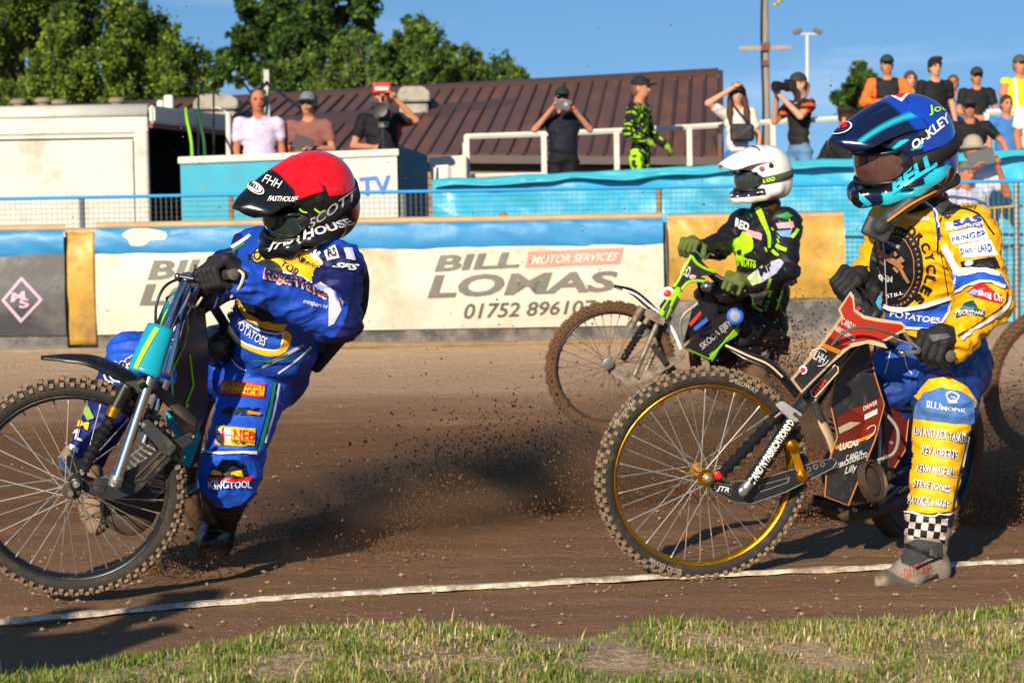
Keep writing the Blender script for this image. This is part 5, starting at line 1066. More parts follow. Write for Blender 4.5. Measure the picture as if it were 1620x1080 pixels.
# ------------------------------------------------------------------ far bike (black and lime, muddy)
M_ALUD = mat('dusty_alloy', '#8d8374', .55, .5, var=.3, scale=25, dirt='#5f4630', dirt_amt=.5, dscale=12)
def bike_far():
    b = empty('speedway_motorcycle', (0.51, 11.5, 0), 'black and lime muddy speedway motorcycle at the back, ridden by the white helmeted rider', 'motorcycle', 'racing speedway motorcycles')
    n = Vector((0.16, -0.96, -0.12)).normalized(); c = P(966, 580, 11.5)
    wheel(b, 'front_wheel', c, n, 0.352, rim=M_BLACK, rub=M_RUBM, knob=M_MUD, spoke=mat('spoke_dark', '#6c5a49', .6), hubm=M_ALU)
    S = lambda x, y: 11.41
    pl = [(955, 577), (965, 570), (1000, 590), (1006, 600), (1080, 557), (1086, 562), (1080, 570), (1010, 610), (995, 610), (975, 598)]
    plate_px(pl, S, .012).build('link_plate', M_ALUD, b, bevel=.003); plate_px([(1015, 592), (1040, 573), (1075, 560), (1040, 584), (1020, 600)], 11.42, .01).build('link_brace', M_ALUD, b)
    bolt(b, P(962, 575, 11.38), n, .03, M_ALU)
    bellows(P(985, 570, 11.38), P(1022, 510, 11.4), .022, 9, .3).build('shock_bellows', M_BELL, b, smooth=True); px_tube(b, [(997, 518, 11.36), (1016, 485, 11.36)], .020, M_ALUD, 'shock_reservoir', 12); px_tube(b, [(1020, 512, 11.38), (1034, 490, 11.38)], .016, M_ALUD, 'shock_top', 12)
    px_tube(b, [(1003, 594, 11.36), (1046, 497, 11.42)], .014, M_ALUD, 'fork_leg', 12, 0); px_tube(b, [(1020, 590, 11.56), (1060, 500, 11.58)], .014, M_ALUD, 'fork_leg', 12, 0); plate_px([(1018, 498), (1024, 488), (1050, 500), (1050, 514), (1040, 512)], 11.36, .08).build('fork_clamp', M_ALUD, b, bevel=.004)
    plate_px([(1028, 548), (1036, 542), (1058, 572), (1050, 578)], 11.37, .02).build('pivot_arm', M_BLACK, b, bevel=.003)
    px_tube(b, [(1046, 497, 11.42), (1098, 402, 11.6)], .018, M_BLACK, 'stanchion', 10, 0)
    gd = plate_px([(1041, 496), (1048, 486), (1072, 452), (1077, 457), (1076, 474), (1066, 494), (1056, 504), (1046, 502)], lambda x, y: 11.38 + (x - 1040) * .001, .03).build('fork_guard', M_LIME, b, bevel=.006)
    for x0, y0, x1, y1 in ((1050, 500, 1058, 482), (1057, 501, 1066, 484), (1062, 488, 1072, 468), (1050, 490, 1060, 474)): MB().tube([P(x0, y0, 11.375), P(x1, y1, 11.39)], .006, 5).build('black_stripe', M_BLK, gd)
    SY = lambda x, y: 11.42 + (x - 1050) * .0015
    sh = [(1094, 403), (1083, 424), (1072, 444), (1060, 462), (1043, 484), (1046, 492), (1060, 478), (1078, 462), (1088, 449), (1100, 446), (1114, 446), (1116, 440), (1104, 437), (1118, 436), (1130, 434), (1132, 429), (1112, 423), (1100, 414)]
    s = plate_px(sh, SY, .012).build('front_shield', M_DGREY, b)
    for ln in ([(1094, 404), (1083, 424), (1074, 442), (1066, 454)], [(1095, 406), (1102, 416), (1114, 424), (1130, 430)], [(1078, 458), (1088, 447), (1100, 444), (1115, 445)]): MB().tube(spline([P(x, y, SY(x, y) - .006) for x, y in ln], 4), .008, 6).build('lime_edge', M_LIME, s)
    text_3d('LEO', [P(1076, 432, SY(1076, 0) - .005), P(1088, 440, SY(1088, 0) - .005), P(1094, 424, SY(1094, 0) - .005), P(1084, 414, SY(1084, 0) - .005)], M_WHITEP, s, bold=.03)
    MB().ell(P(1095, 438, SY(1095, 0) - .003), (.022, .006, .012)).build('pink_sticker', mat('pink_print', '#f2a0ae', .5), s)
    MB().ell(P(1057, 464, SY(1057, 0) - .004), (.035, .008, .035)).build('badge', M_WHITEP, s); MB().ell(P(1056, 464, SY(1057, 0) - .010), (.022, .008, .020)).build('badge', M_REDP, s)
    ax = Vector((.1, 1, .1)).normalized()
    blade([P(972, 451, 11.48), P(1000, 457, 11.49), P(1022, 472, 11.5), P(1044, 494, 11.5)], [.04, .09, .11, .09], ax=ax).build('front_mudguard', M_BLACK, b, smooth=True, solid=.006)
    px_tube(b, [(985, 458, 11.44), (1006, 466, 11.44), (1026, 482, 11.44), (1042, 494, 11.44)], .006, M_WHITEP, 'mudguard_edge', 6)
    px_tube(b, [(1056, 508, 11.5), (1068, 530, 11.5), (1077, 552, 11.5)], .009, M_WHITEP, 'mudguard_flap', 6); px_tube(b, [(1104, 480, 11.5), (1078, 505, 11.5), (1080, 550, 11.5)], .008, M_ALU, 'guard_wire', 6)
    FY = lambda x, y: 11.55 + (x - 1080) * .004
    f = plate_px([(1083, 550), (1096, 535), (1150, 490), (1176, 506), (1152, 540), (1122, 572)], FY, .01).build('engine_cover', mat('dark_brown_print', '#2f2722', .5, var=.2), b)
    MB().tube([P(x, y, FY(x, y) - .003) for x, y in [(1083, 550), (1122, 568), (1168, 515)]], .005, 5).build('lime_piping', M_LIME, f)
    text_3d('SKODA EJBY', [P(1113, 556, FY(1113, 0) - .006), P(1160, 516, FY(1160, 0) - .006), P(1153, 504, FY(1153, 0) - .006), P(1106, 545, FY(1106, 0) - .006)], M_WHITEP, f, bold=.01)
    plate_px([(1122, 560), (1140, 548), (1134, 560), (1126, 572)], lambda x, y: FY(x, y) - .006, .003).build('lime_panel', M_LIME, f); plate_px([(1148, 534), (1172, 518), (1166, 530), (1150, 541)], lambda x, y: FY(x, y) - .006, .003).build('lime_panel', M_LIME, f)
    plate_px([(1080, 545), (1095, 490), (1125, 455), (1160, 460), (1180, 495), (1168, 512), (1142, 497), (1098, 532)], lambda x, y: FY(x, y) + .05, .01).build('side_panel', M_DGREY, b)
    plate_px([(1090, 512), (1108, 492), (1110, 496), (1093, 516)], 11.52, .004).build('red_sticker', M_REDP, b); plate_px([(1097, 518), (1118, 502), (1120, 508), (1100, 523)], 11.55, .004).build('blue_sticker', M_BLUEP, b)
    MB().ell(P(1163, 500, 11.74), (.045, .006, .045)).build('round_badge', M_BLUEP, b); MB().ell(P(1163, 500, 11.735), (.03, .006, .03)).build('round_badge', mat('grey_badge', '#8892a8', .5), b)
    e = P(1110, 540, 11.9)
    for k in range(9): MB().lathe(e + Vector((.01 * k, 0, -.06 + .02 * k)), (.5, 0, 1), [(0, .08), (.008, .08)], 14).build('cylinder_fin', M_GRIME, b)
    for p in ([(1100, 410, 11.65), (1120, 520, 11.9), (1130, 600, 12.0)], [(1105, 415, 11.65), (1150, 460, 11.95), (1180, 500, 12.2)], [(1130, 600, 12.0), (1155, 545, 12.35)]): px_tube(b, p, .016, M_BLACK, 'frame_tube', 8, 0)
    MB().ell(P(1140, 465, 11.9), (.15, .12, .07)).build('fuel_tank', M_BLACK, b, smooth=True); MB().ell(P(1190, 500, 12.2), (.18, .12, .04)).build('seat', M_BLACK, b, smooth=True)
    px_tube(b, [(1087, 394, 11.72), (1098, 396, 11.7), (1112, 420, 11.6), (1140, 440, 11.55), (1180, 461, 11.5)], .0115, M_BLACK, 'handlebar'); px_tube(b, [(1152, 449, 11.53), (1178, 460, 11.5)], .017, M_GRIP, 'grip'); bolt(b, P(1162, 456, 11.46), (0.4, -.85, -.2), .02, M_BLACK, 'grip_end')
    px_tube(b, [(1100, 396, 11.6), (1115, 410, 11.55), (1122, 402, 11.6), (1130, 404, 11.6)], .005, mat('cable_grey', '#585650', .5), 'cable'); MB().ell(P(1118, 453, 11.5), (.03, .03, .03)).build('lever_clamp', M_CHROME, b, smooth=True)
    wheel(b, 'rear_wheel', P(1165, 545, 12.3), Vector((0.55, -.8, -.15)), 0.34, rim=M_BLACK, rub=M_RUBM, knob=M_MUD, spoke=M_SPOKEM, ns=20, knobs=False)
    blade([P(1160, 470, 12.2), P(1205, 480, 12.45), P(1226, 520, 12.5), P(1224, 560, 12.5)], [.14, .16, .16, .14], ax=Vector((.7, -.6, 0))).build('rear_mudguard', M_RUBM, b, smooth=True, solid=.006)
    return b
# ------------------------------------------------------------------ fourth bike, only its front wheel reaches into the picture
def bike_edge():
    b = empty('speedway_motorcycle', P(1640, 720, 10.3), 'dusty speedway motorcycle with red rim cut off by the right edge', 'motorcycle', 'racing speedway motorcycles')
    n = Vector((0.45, -0.88, -0.12)).normalized(); c = P(1652, 602, 10.3)
    wheel(b, 'front_wheel', c, n, 0.352, rim=mat('red_rim', '#8a3524', .6, dirt='#5d432d', dirt_amt=.75, dscale=4), rub=M_RUBM, knob=M_MUD, spoke=mat('spoke_dusty', '#b3a08a', .5), hubm=M_GRIME)
    px_tube(b, [(1655, 610, 10.2), (1712, 480, 10.4), (1740, 420, 10.5)], .02, M_BLACK, 'fork_leg', 10, 0); px_tube(b, [(1690, 610, 10.4), (1740, 470, 10.6)], .02, M_BLACK, 'fork_leg', 10, 0)
    plate_px([(1630, 598), (1640, 590), (1660, 610), (1720, 590), (1724, 598), (1660, 625)], 10.2, .012).build('link_plate', M_BLACK, b); px_tube(b, [(1715, 440, 10.2), (1740, 420, 10.5), (1760, 410, 10.8)], .012, M_BLACK, 'handlebar', 8)
    for p in ([(1735, 430, 10.5), (1800, 620, 10.8)], [(1740, 430, 10.5), (1850, 520, 11.2)], [(1800, 620, 10.8), (1900, 590, 11.3)]): px_tube(b, p, .016, M_BLACK, 'frame_tube', 8, 0)
    MB().ell(P(1800, 470, 10.9), (.2, .12, .08)).build('fuel_tank', M_RED, b, smooth=True); MB().ell(P(1800, 580, 10.9), (.12, .12, .14)).build('engine', M_GRIME, b, smooth=True); MB().ell(P(1860, 510, 11.2), (.2, .12, .04)).build('seat', M_BLACK, b, smooth=True)
    wheel(b, 'rear_wheel', P(1905, 590, 11.3), n, 0.34, rim=M_BLACK, rub=M_RUBM, spoke=M_SPOKEM, ns=16, knobs=False)
B_R = bike_right(); B_L = bike_left(); B_F = bike_far(); bike_edge()
# ================================================================== riders
def cloth(name, col, rough=0.6, **k): return mat(name, col, rough, var=k.pop('var', 0.08), scale=k.pop('scale', 12), bump=k.pop('bump', 0.25), bscale=k.pop('bscale', 45), bdist=0.006, **k)
M_VC = mat('suit_cloth', '#ffffff', 0.55, vcol=True, var=0.14, scale=9, bump=0.55, bscale=26, bdist=0.010, spec=0.35, dirt='#6d5640', dirt_amt=0.02, dscale=26)
M_VCG = mat('helmet_paint', '#ffffff', 0.18, vcol=True, coat=0.5, dirt='#6d563f', dirt_amt=0.02, dscale=18); M_GLOVE = cloth('glove_black', '#1a1a1c', 0.75, dirt='#5f5042', dirt_amt=.1, dscale=20); M_GLOVEG = cloth('glove_green', '#55662a', 0.75)
M_LENS = mat('lens_dark', '#2c3a34', 0.06, spec=0.9, coat=0.6); M_LENSC = mat('lens_clear', '#5b3d38', 0.08, spec=0.9, coat=0.5, var=.3, scale=25); M_STRAPK = cloth('strap_black', '#141416', .7)
def basis(f, up):
    x = Vector(f).normalized(); z = Vector(up); z = (z - x * z.dot(x)).normalized(); y = z.cross(x); return Matrix((x, y, z)).transposed()
def body(parent, J, rad, h, m, cols, paint, folds=.0135, fscale=17.0, name='body'):
    """one continuous suited figure; J joints in space"""
    s = SDF(); v = {k: Vector(q) for k, q in J.items()}
    lat = (v['shL'] - v['shR']).normalized(); up = (v['neck'] - v['pelvis']).normalized(); fw = lat.cross(up).normalized(); up2 = fw.cross(lat); Mr = Matrix((lat, fw, up2)).transposed()
    s.ell(v['chest'], rad['chest'], Mr, .06, 0); s.ell(v['waist'], rad['waist'], Mr, .07, 0); s.ell(v['pelvis'], rad['pelvis'], Mr, .07, 1)
    s.cap(v['chest'], v['waist'], rad['waist'][1] * .95, rad['waist'][1] * .95, .06, 0); s.cap(v['neck'], v['chest'], .07, .09, .06, 0); s.cap(v['neck'], v['head'], .068, .066, .03, 6)
    for S_ in 'LR':
        a = rad['arm'] if S_ == 'L' else rad.get('arm2', rad['arm']); l = rad['leg'] if S_ == 'L' else rad.get('leg2', rad['leg'])
        s.cap(v['chest'] + up2 * .06, v['sh' + S_], .10, a[0], .06, 0); s.cap(v['sh' + S_], v['el' + S_], a[0], a[1], .035, 2); s.cap(v['el' + S_], v['wr' + S_], a[1], a[2], .03, 3)
        s.cap(v['pelvis'], v['hip' + S_], rad['pelvis'][1], l[0], .06, 1); s.cap(v['hip' + S_], v['kn' + S_], l[0], l[1], .05, 4); s.cap(v['kn' + S_], v['an' + S_], l[1], l[2], .035, 5)
    V, Q = s.mesh(h); V = relax(V, Q, 2); N = vnormals(V, Q)
    d = np.array([wrinkle(q, fscale) for q in V])
    jt = [np.array(v[k]) for k in ('elL', 'elR', 'knL', 'knR', 'waist', 'wrL', 'anL', 'shL')]   # deeper folds near the joints
    w = sum(np.exp(-(np.linalg.norm(V - j, axis=1) / .13) ** 2) for j in jt); V = V + N * (d * folds * (.40 + 1.0 * np.clip(w, 0, 1.2)))[:, None]
    ow = s.owner(V); cv = np.array([lin(c) for c in cols + ['#191b26']])[ow]; cv = paint(V, N, ow, cv) if paint else cv
    return link(name, np_mesh(V, Q, name, cv), m, parent, smooth=True)
def glove(parent, wrist, gc, ga, m, sc=1.12, name='glove', cuff=None):
    wrist, gc, a = Vector(wrist), Vector(gc), Vector(ga).normalized(); w = wrist - gc; w = (w - a * w.dot(a)).normalized(); up = a.cross(w); up = up if up.z > 0 else -up
    def Q(phi, r, off): return gc + (w * math.cos(R(phi)) + up * math.sin(R(phi))) * r * sc + a * off * sc
    s = SDF()
    for i, (off, l) in enumerate(((-.037, 1.0), (-.0125, 1.06), (.0125, 1.0), (.036, .86))):
        k0 = Q(112, .043, off); s.chain([k0, Q(180, .044 * (.5 + .5 * l), off * 1.04), Q(243, .037 * (.5 + .5 * l), off * 1.02), Q(295, .032, off)], [.0116 * sc, .0106 * sc, .0100 * sc, .009 * sc], .0015, 0)
        s.cap(wrist.lerp(k0, .25), k0, .022 * sc, .0145 * sc, .012, 0)
    s.cap(wrist, Q(75, .046, 0), .032 * sc, .026 * sc, .02, 0)
    s.chain([wrist.lerp(Q(40, .045, -.04), .4), Q(25, .046, -.05), Q(-30, .042, -.054), Q(-75, .034, -.046)], [.019 * sc, .0155 * sc, .013 * sc, .011 * sc], .008, 0)
    if cuff is not None: s.cap(wrist.lerp(Vector(cuff), -.2), Vector(cuff), .034 * sc, .040 * sc, .02, 0)
    return sdf_obj(name, s, .0042, m, parent, folds=.0014, fscale=30, rl=1)
def helmet(parent, c, f, up, paint, lensm, strapm, peak_paint, sc=1.0, name='helmet', lensrot=0):
    c = Vector(c); M = basis(f, up); T = Matrix.Translation(c) @ M.to_4x4() @ Matrix.Diagonal((sc, sc, sc, 1)); L = lambda x, y, z: T @ Vector((x, y, z))
    s = SDF(); I = Matrix.Identity(3)
    s.ell((-.012, 0, .022), (.146, .122, .130), k=.02); s.ell((-.03, 0, -.06), (.122, .114, .095), k=.05)
    for sg in (-1, 1): s.chain([Vector((.0, .096 * sg, -.065)), Vector((.072, .090 * sg, -.080)), Vector((.138, .056 * sg, -.090)), Vector((.176, 0, -.087))], [.042, .036, .032, .030], k=.02)
    s.cap((.176, 0, -.087), (.170, 0, -.070), .029, .020, .015)
    s.ell((.145, 0, -.012), (.125, .112, .056), k=.012, cut=True); s.box((-.02, 0, -.185), (.2, .2, .055), rnd=.01, k=.02, cut=True)
    for sg in (-1, 1): s.ell((.150, .035 * sg, -.092), (.03, .02, .008), k=.006, cut=True); s.ell((.09, .10 * sg, -.082), (.035, .02, .007), k=.006, cut=True)
    V, Q = s.mesh(.0036); V = relax(V, Q, 1); cv = np.array([lin(paint(*p)) for p in V]); W = np.array([tuple(T @ Vector(p)) for p in V])
    sh = link(name, np_mesh(W, Q, name, cv), M_VCG, parent, smooth=True); bv = BVHTree.FromPolygons([Vector(p) for p in V], [tuple(q) for q in Q])
    def sub(nm, sd, h, m, rl=1):
        V, Q = sd.mesh(h); V = relax(V, Q, rl); return link(nm, np_mesh(np.array([tuple(T @ Vector(p)) for p in V]), Q, nm), m, sh, smooth=True)
    sub('goggle_frame', SDF().ell((.050, 0, -.012), (.108, .104, .056), k=.01), .008, mat('goggle_frame', '#1b1c1e', .4))
    # curved lens
    g = []
    for j in range(11):
        z = -.012 + (-1 + 2 * j / 10) * .040; wz = math.sqrt(max(0, 1 - (abs(j - 5) / 5.6) ** 3))
        g.append([L(.062 + .103 * math.cos(a * .98) * (1 - .06 * abs(j - 5) / 5), .097 * math.sin(a), z) for a in np.linspace(-1.25 * wz, 1.25 * wz, 21)])
    ln = MB().sheet(g).build('goggle_lens', lensm, sh, smooth=True)
    for e in (-1, 1): MB().sheet([[L(.066 + .103 * math.cos(a), .0985 * math.sin(a), -.012 + e * (.038 + t)) for a in np.linspace(-1.2, 1.2, 19)] for t in (0, .008)]).build('lens_rim', MATS['goggle_frame'], sh, smooth=True, solid=.006)
    # strap round the back
    rows = [[], [], []]
    for th in np.linspace(R(48), R(312), 56):
        for k, z in enumerate((-.040, -.020, .000)):
            o = Vector((-.01, 0, z + .016 * (1 - math.cos(th)) * .5)); h, n_, i_, d_ = bv.ray_cast(o, Vector((math.cos(th), math.sin(th), 0))); h = h if h is not None else o + Vector((math.cos(th), math.sin(th), 0)) * .12
            rows[k].append(T @ (h + (h - o).normalized() * .004))
    st = MB().sheet(rows).build('goggle_strap', strapm, sh, smooth=True, solid=.003)
    # peak
    g = []; nu, nv = 22, 21; PV = []; PC = []
    for i in range(nu):
        u = i / (nu - 1); hw = .118 - .030 * u - .045 * max(0, (u - .82) / .18) ** 2; row = []
        for j in range(nv):
            v = -1 + 2 * j / (nv - 1); x = .005 + .255 * u - .035 * abs(v) ** 2.4 * u; y = hw * v; ridge = .012 * math.exp(-(v / .45) ** 4)
            z = .128 + .030 * math.sin(math.pi * (.18 + .62 * u)) - .060 * u - (.075 - .045 * u) * abs(v) ** 2.2 + ridge * (1 - .4 * u)
            row.append(L(x, y, z)); PC.append(lin(peak_paint(u, v)))
        g.append(row)
    mb = MB().sheet(g); V = np.array(mb.v); Qf = np.array(mb.f); pk = link('helmet_peak', np_mesh(V, Qf, 'peak', np.array(PC)), M_VCG, sh, smooth=True)
    md = pk.modifiers.new('thickness', 'SOLIDIFY'); md.thickness = .005; md.offset = 0
    for sg in (-1, 1):
        h, n_, i_, d_ = bv.ray_cast(Vector((.0, 0, .055)), Vector((.25, sg, 0)).normalized()); MB().lathe(T @ h, M @ Vector((.25, sg, 0)), [(-.002, .014), (.006, .014), (.008, .009)], 14).build('peak_screw', mat('screw_dark', '#2a2a2c', .4), sh, smooth=True)
    return sh, pk, st, ln, L
def boot(parent, ank, heel, ball, toe, m, name='boot', r=(.055, .05, .05, .036), cuff=None):
    s = SDF(); s.cap(ank, heel, r[0], r[1], .03); s.cap(heel, ball, r[1], r[2], .04); s.cap(ball, toe, r[2], r[3], .03); s.cap(ank, Vector(ank).lerp(Vector(ball), .8), r[0] * .9, r[2] * .8, .03)
    if cuff is not None: s.cap(cuff, ank, r[0] * 1.1, r[0], .02)
    return sdf_obj(name, s, .006, m, parent, folds=.002, fscale=20, rl=1)
WHT = mat('suit_white', '#eeeef0', .6); BLKC = mat('suit_black', '#131318', .6); NAVY = cloth('suit_navy', '#121a52'); ROYAL = cloth('suit_royal', '#1a55c9'); YEL = cloth('suit_yellow', '#f4b808'); GRN = mat('suit_green', '#1f8a43', .6); CYAN = mat('cyan_print', '#25b9d6', .4); LIMEP = mat('lime_print', '#b4ec1e', .5); PINK = mat('pink_print', '#f2a0ae', .5); COPPER = mat('copper_print', '#b57d57', .6)

# ------------------------------------------------------------------ rider in blue suit and red helmet
def rider_left():
    t = empty('person', (-0.8, 7.3, 0), 'rider in blue racing suit and red-topped black helmet leaning over the teal motorcycle', 'person', 'speedway riders in the race')
    J = dict(head=P(488, 345, 7.06), neck=P(478, 398, 7.10), chest=P(458, 448, 7.12), waist=P(436, 530, 7.24), pelvis=P(418, 582, 7.40),
             shL=P(533, 424, 7.0), elL=P(532, 503, 6.82), wrL=P(390, 444, 6.67), shR=P(408, 398, 7.26), elR=P(362, 430, 7.22), wrR=P(334, 466, 7.12),
             hipL=P(408, 590, 7.34), knL=P(362, 752, 7.06), anL=P(346, 825, 7.46), hipR=P(372, 590, 7.5), knR=P(212, 572, 7.16), anR=P(128, 738, 7.20))
    rad = dict(chest=(.185, .135, .165), waist=(.165, .135, .14), pelvis=(.155, .13, .12), arm=(.078, .071, .052), arm2=(.075, .062, .05), leg=(.112, .090, .052), leg2=(.10, .085, .06))
    def paint(V, N, ow, c):
        nav = np.array(lin('#131a58')); c[(ow == 2)] = nav
        for q in (5,): c[(ow == q)] = np.array(lin('#15246e')); c[(ow == q) & (V[:, 0] > -1.05)] = np.array(lin('#141418'))
        return c
    bd = body(t, J, rad, .0068, M_VC, ['#1647b4', '#13307f', '#13195a', '#1647b4', '#1a52c4', '#15246e'], paint)
    sk = Skin(bd); p = bd
    # chest shield
    sk.dmin = 6.9
    patch(sk, [(391, 424), (398, 402), (410, 388), (425, 380), (500, 398), (522, 420), (514, 434), (497, 452), (478, 440), (440, 432), (408, 424)], BLKC, p, 'chest_panel', .0015)
    patch(sk, [(394, 422), (400, 404), (411, 391), (425, 384), (498, 401), (517, 420), (510, 433), (495, 449), (478, 437), (440, 430), (408, 422)], WHT, p, 'chest_panel', .003); patch(sk, [(398, 421), (404, 405), (413, 394), (425, 387), (496, 404), (511, 420), (505, 431), (493, 444), (476, 434), (440, 427), (410, 420)], YEL, p, 'chest_panel', .0045)
    MBc = [(424 + 24 * math.cos(a), 436 + 26 * math.sin(a)) for a in np.linspace(0, 6.28, 24)[:-1]]; patch(sk, MBc, BLKC, p, 'chest_emblem', .006)
    text_px(sk, 'BOYES', [(397, 418), (442, 408), (438, 395), (394, 404)], BLKC, p, off=.007, bold=.015, bend=3); text_px(sk, 'TOR', [(443, 420), (468, 440), (476, 430), (450, 410)], BLKC, p, off=.007, bold=.015); text_px(sk, 'CHAMPIONSHIP', [(462, 407), (507, 428), (509, 423), (465, 402)], BLKC, p, off=.007)
    # belly panel
    patch(sk, [(352, 482), (366, 476), (378, 500), (400, 520), (440, 528), (452, 522), (462, 532), (452, 556), (430, 564), (400, 556), (375, 542), (358, 518)], YEL, p, 'belly_panel', .002, smooth_poly=2)
    patch(sk, [(354, 482), (366, 478), (380, 500), (404, 518), (438, 526), (450, 524), (444, 552), (420, 554), (390, 546), (370, 530), (358, 506)], WHT, p, 'belly_panel', .0035, smooth_poly=2); patch(sk, [(357, 484), (367, 480), (382, 502), (406, 521), (438, 529), (447, 527), (440, 548), (420, 550), (393, 542), (374, 527), (362, 506)], ROYAL, p, 'belly_panel', .005, smooth_poly=2)
    patch(sk, [(372, 456), (384, 462), (400, 490), (432, 512), (455, 512), (448, 524), (420, 520), (390, 506), (376, 484)], YEL, p, 'belly_panel', .002); patch(sk, [(380, 462), (396, 470), (430, 495), (436, 508), (415, 508), (392, 494), (382, 478)], BLKC, p, 'belly_emblem', .004)
    text_px(sk, 'POTATOES', [(376, 516), (420, 545), (425, 533), (382, 502)], WHT, p, off=.008, bold=.015, bend=-3); patch(sk, [(358, 488), (366, 483), (376, 494), (366, 504)], GRN, p, 'green_mark', .008)
    for ln, w, m in (([(344, 470), (334, 500), (326, 530)], 2.5, WHT), ([(352, 466), (345, 490)], 2, GRN), ([(415, 580), (450, 562), (480, 545)], 5, mat('suit_grey', '#9a93a8', .6)), ([(440, 590), (468, 570), (492, 548)], 3, WHT), ([(400, 570), (440, 570), (478, 556)], 2, GRN), ([(360, 560), (378, 580), (390, 586)], 2.5, WHT)): band(sk, ln, w, m, p)
    # sleeve
    sk.dmin = 0
    text_px(sk, 'RogerWaves', [(414, 446), (514, 480), (522, 464), (419, 425)], WHT, p, off=.004, bold=.075, bend=5); text_px(sk, 'RogerWaves', [(415, 445), (513, 478), (521, 465), (419, 427)], mat('print_pink', '#f09b8c', .5), p, off=.0055, bold=.045, bend=5); text_px(sk, 'RogerWaves', [(416, 443), (514, 477), (521, 465), (420, 427)], NAVY, p, off=.007, bold=.02, bend=5)
    text_px(sk, 'transport ltd', [(478, 481), (516, 490), (518, 483), (480, 473)], WHT, p, off=.005, bold=.005, shear=.2)
    patch(sk, [(493, 454), (508, 446), (530, 462), (540, 490), (528, 512), (519, 516), (530, 488), (520, 470)], mat('suit_lilac', '#cfcbe6', .6), p, 'sleeve_flash', .003); patch(sk, [(534, 471), (543, 480), (540, 484)], M_ORANGE, p, 'sleeve_mark', .005)
    text_px(sk, 'SFS', [(524, 424), (566, 428), (568, 418), (532, 415)], WHT, p, off=.004, bold=.03, shear=.3)
    patch(sk, [(513, 398), (530, 388), (537, 408), (518, 412)], WHT, p, 'shoulder_patch', .004); text_px(sk, 'RS', [(520, 409), (532, 406), (529, 392), (517, 396)], BLKC, p, off=.007, bold=.01); patch(sk, [(543, 392), (556, 392), (562, 412), (548, 410)], mat('suit_lilac', '#cfcbe6', .6), p, 'shoulder_stripe', .004)
    text_px(sk, '*', [(492, 414), (508, 414), (508, 396), (492, 396)], WHT, p, off=.005, bold=.02)
    for ln in ([(366, 392), (385, 380), (396, 372)], ): band(sk, ln, 5, WHT, p); band(sk, [(368, 397), (388, 385)], 3, GRN, p)
    # thigh panel and patches
    patch(sk, [(352, 595), (372, 588), (425, 596), (434, 604), (405, 712), (330, 712), (322, 700)], ROYAL, p, 'thigh_panel', .002); band(sk, [(434, 604), (425, 650), (412, 700), (406, 715)], 4, GRN, p, off=.005); band(sk, [(441, 604), (432, 650), (418, 700)], 3, WHT, p, off=.005); band(sk, [(322, 715), (360, 718), (404, 716)], 4, WHT, p, off=.006)
    patch(sk, [(351, 602), (420, 607), (417, 631), (349, 624)], M_REDP, p, 'patch', .005); patch(sk, [(353, 605), (418, 610), (415, 628), (351, 621)], M_YELP, p, 'patch', .0065); text_px(sk, 'SPEEDWAY', [(356, 614), (415, 618), (416, 610), (357, 606)], M_REDP, p, off=.009, bold=.004); text_px(sk, 'SERVICE', [(356, 622), (408, 626), (409, 619), (357, 616)], M_REDP, p, off=.009, bold=.004)
    text_px(sk, 'RFX', [(349, 656), (412, 658), (412, 646), (352, 646)], BLKC, p, off=.006, bold=.05, shear=.4); patch(sk, [(392, 650), (412, 654), (408, 658), (390, 655)], M_ORANGE, p, 'print', .008)
    patch(sk, [(344, 675), (403, 678), (401, 706), (342, 704)], M_YELP, p, 'patch', .005); patch(sk, [(345, 679), (366, 680), (365, 700), (344, 699)], M_WHITEP, p, 'patch', .0065); patch(sk, [(353, 679), (356, 679), (355, 700), (352, 700)], M_REDP, p, 'cross', .008); patch(sk, [(344, 688), (366, 689), (366, 691), (344, 690)], M_REDP, p, 'cross', .008); text_px(sk, 'NEB', [(369, 695), (400, 697), (401, 683), (370, 682)], M_REDP, p, off=.008, bold=.012); text_px(sk, 'ENGINEERING', [(368, 703), (400, 704), (400, 699), (368, 698)], BLKC, p, off=.008)
    patch(sk, [(330, 757), (336, 738), (344, 742), (352, 728), (360, 745), (372, 730), (378, 738), (384, 732), (388, 748), (400, 757), (370, 762)], BLKC, p, 'emblem', .005); patch(sk, [(334, 750), (352, 752), (350, 744), (338, 742)], M_YELP, p, 'emblem_eye', .007); patch(sk, [(366, 752), (384, 752), (380, 744), (368, 745)], M_YELP, p, 'emblem_eye', .007); patch(sk, [(330, 756), (365, 756), (400, 753), (392, 762), (340, 762)], M_REDP, p, 'emblem', .0065); text_px(sk, 'KINGTOOL', [(332, 772), (396, 770), (396, 760), (332, 760)], WHT, p, off=.007, bold=.02)
    # far leg prints
    text_px(sk, 'RogerW', [(182, 596), (242, 560), (236, 540), (176, 574)], WHT, p, off=.004, bold=.06); text_px(sk, 'RogerW', [(183, 595), (242, 559), (237, 542), (177, 574)], NAVY, p, off=.0065, bold=.02)
    for ln in ([(165, 592), (170, 602), (180, 606)], [(172, 588), (178, 600), (190, 604)]): band(sk, ln, 3, WHT, p)
    text_px(sk, 'PL', [(107, 690), (132, 698), (136, 682), (111, 674)], WHT, p, off=.005, bold=.04); text_px(sk, 'M', [(124, 674), (140, 680), (143, 668), (127, 662)], M_YELP, p, off=.005, bold=.05); patch(sk, [(106, 698), (126, 708), (124, 716), (104, 706)], WHT, p, 'patch', .005); patch(sk, [(124, 640), (134, 628), (150, 660), (140, 664)], mat('dusty_lime', '#8fae4a', .6), p, 'scribble', .005)
    for ln in ([(100, 745), (104, 735), (106, 715)], [(118, 742), (122, 728)]): band(sk, ln, 4, WHT, p)
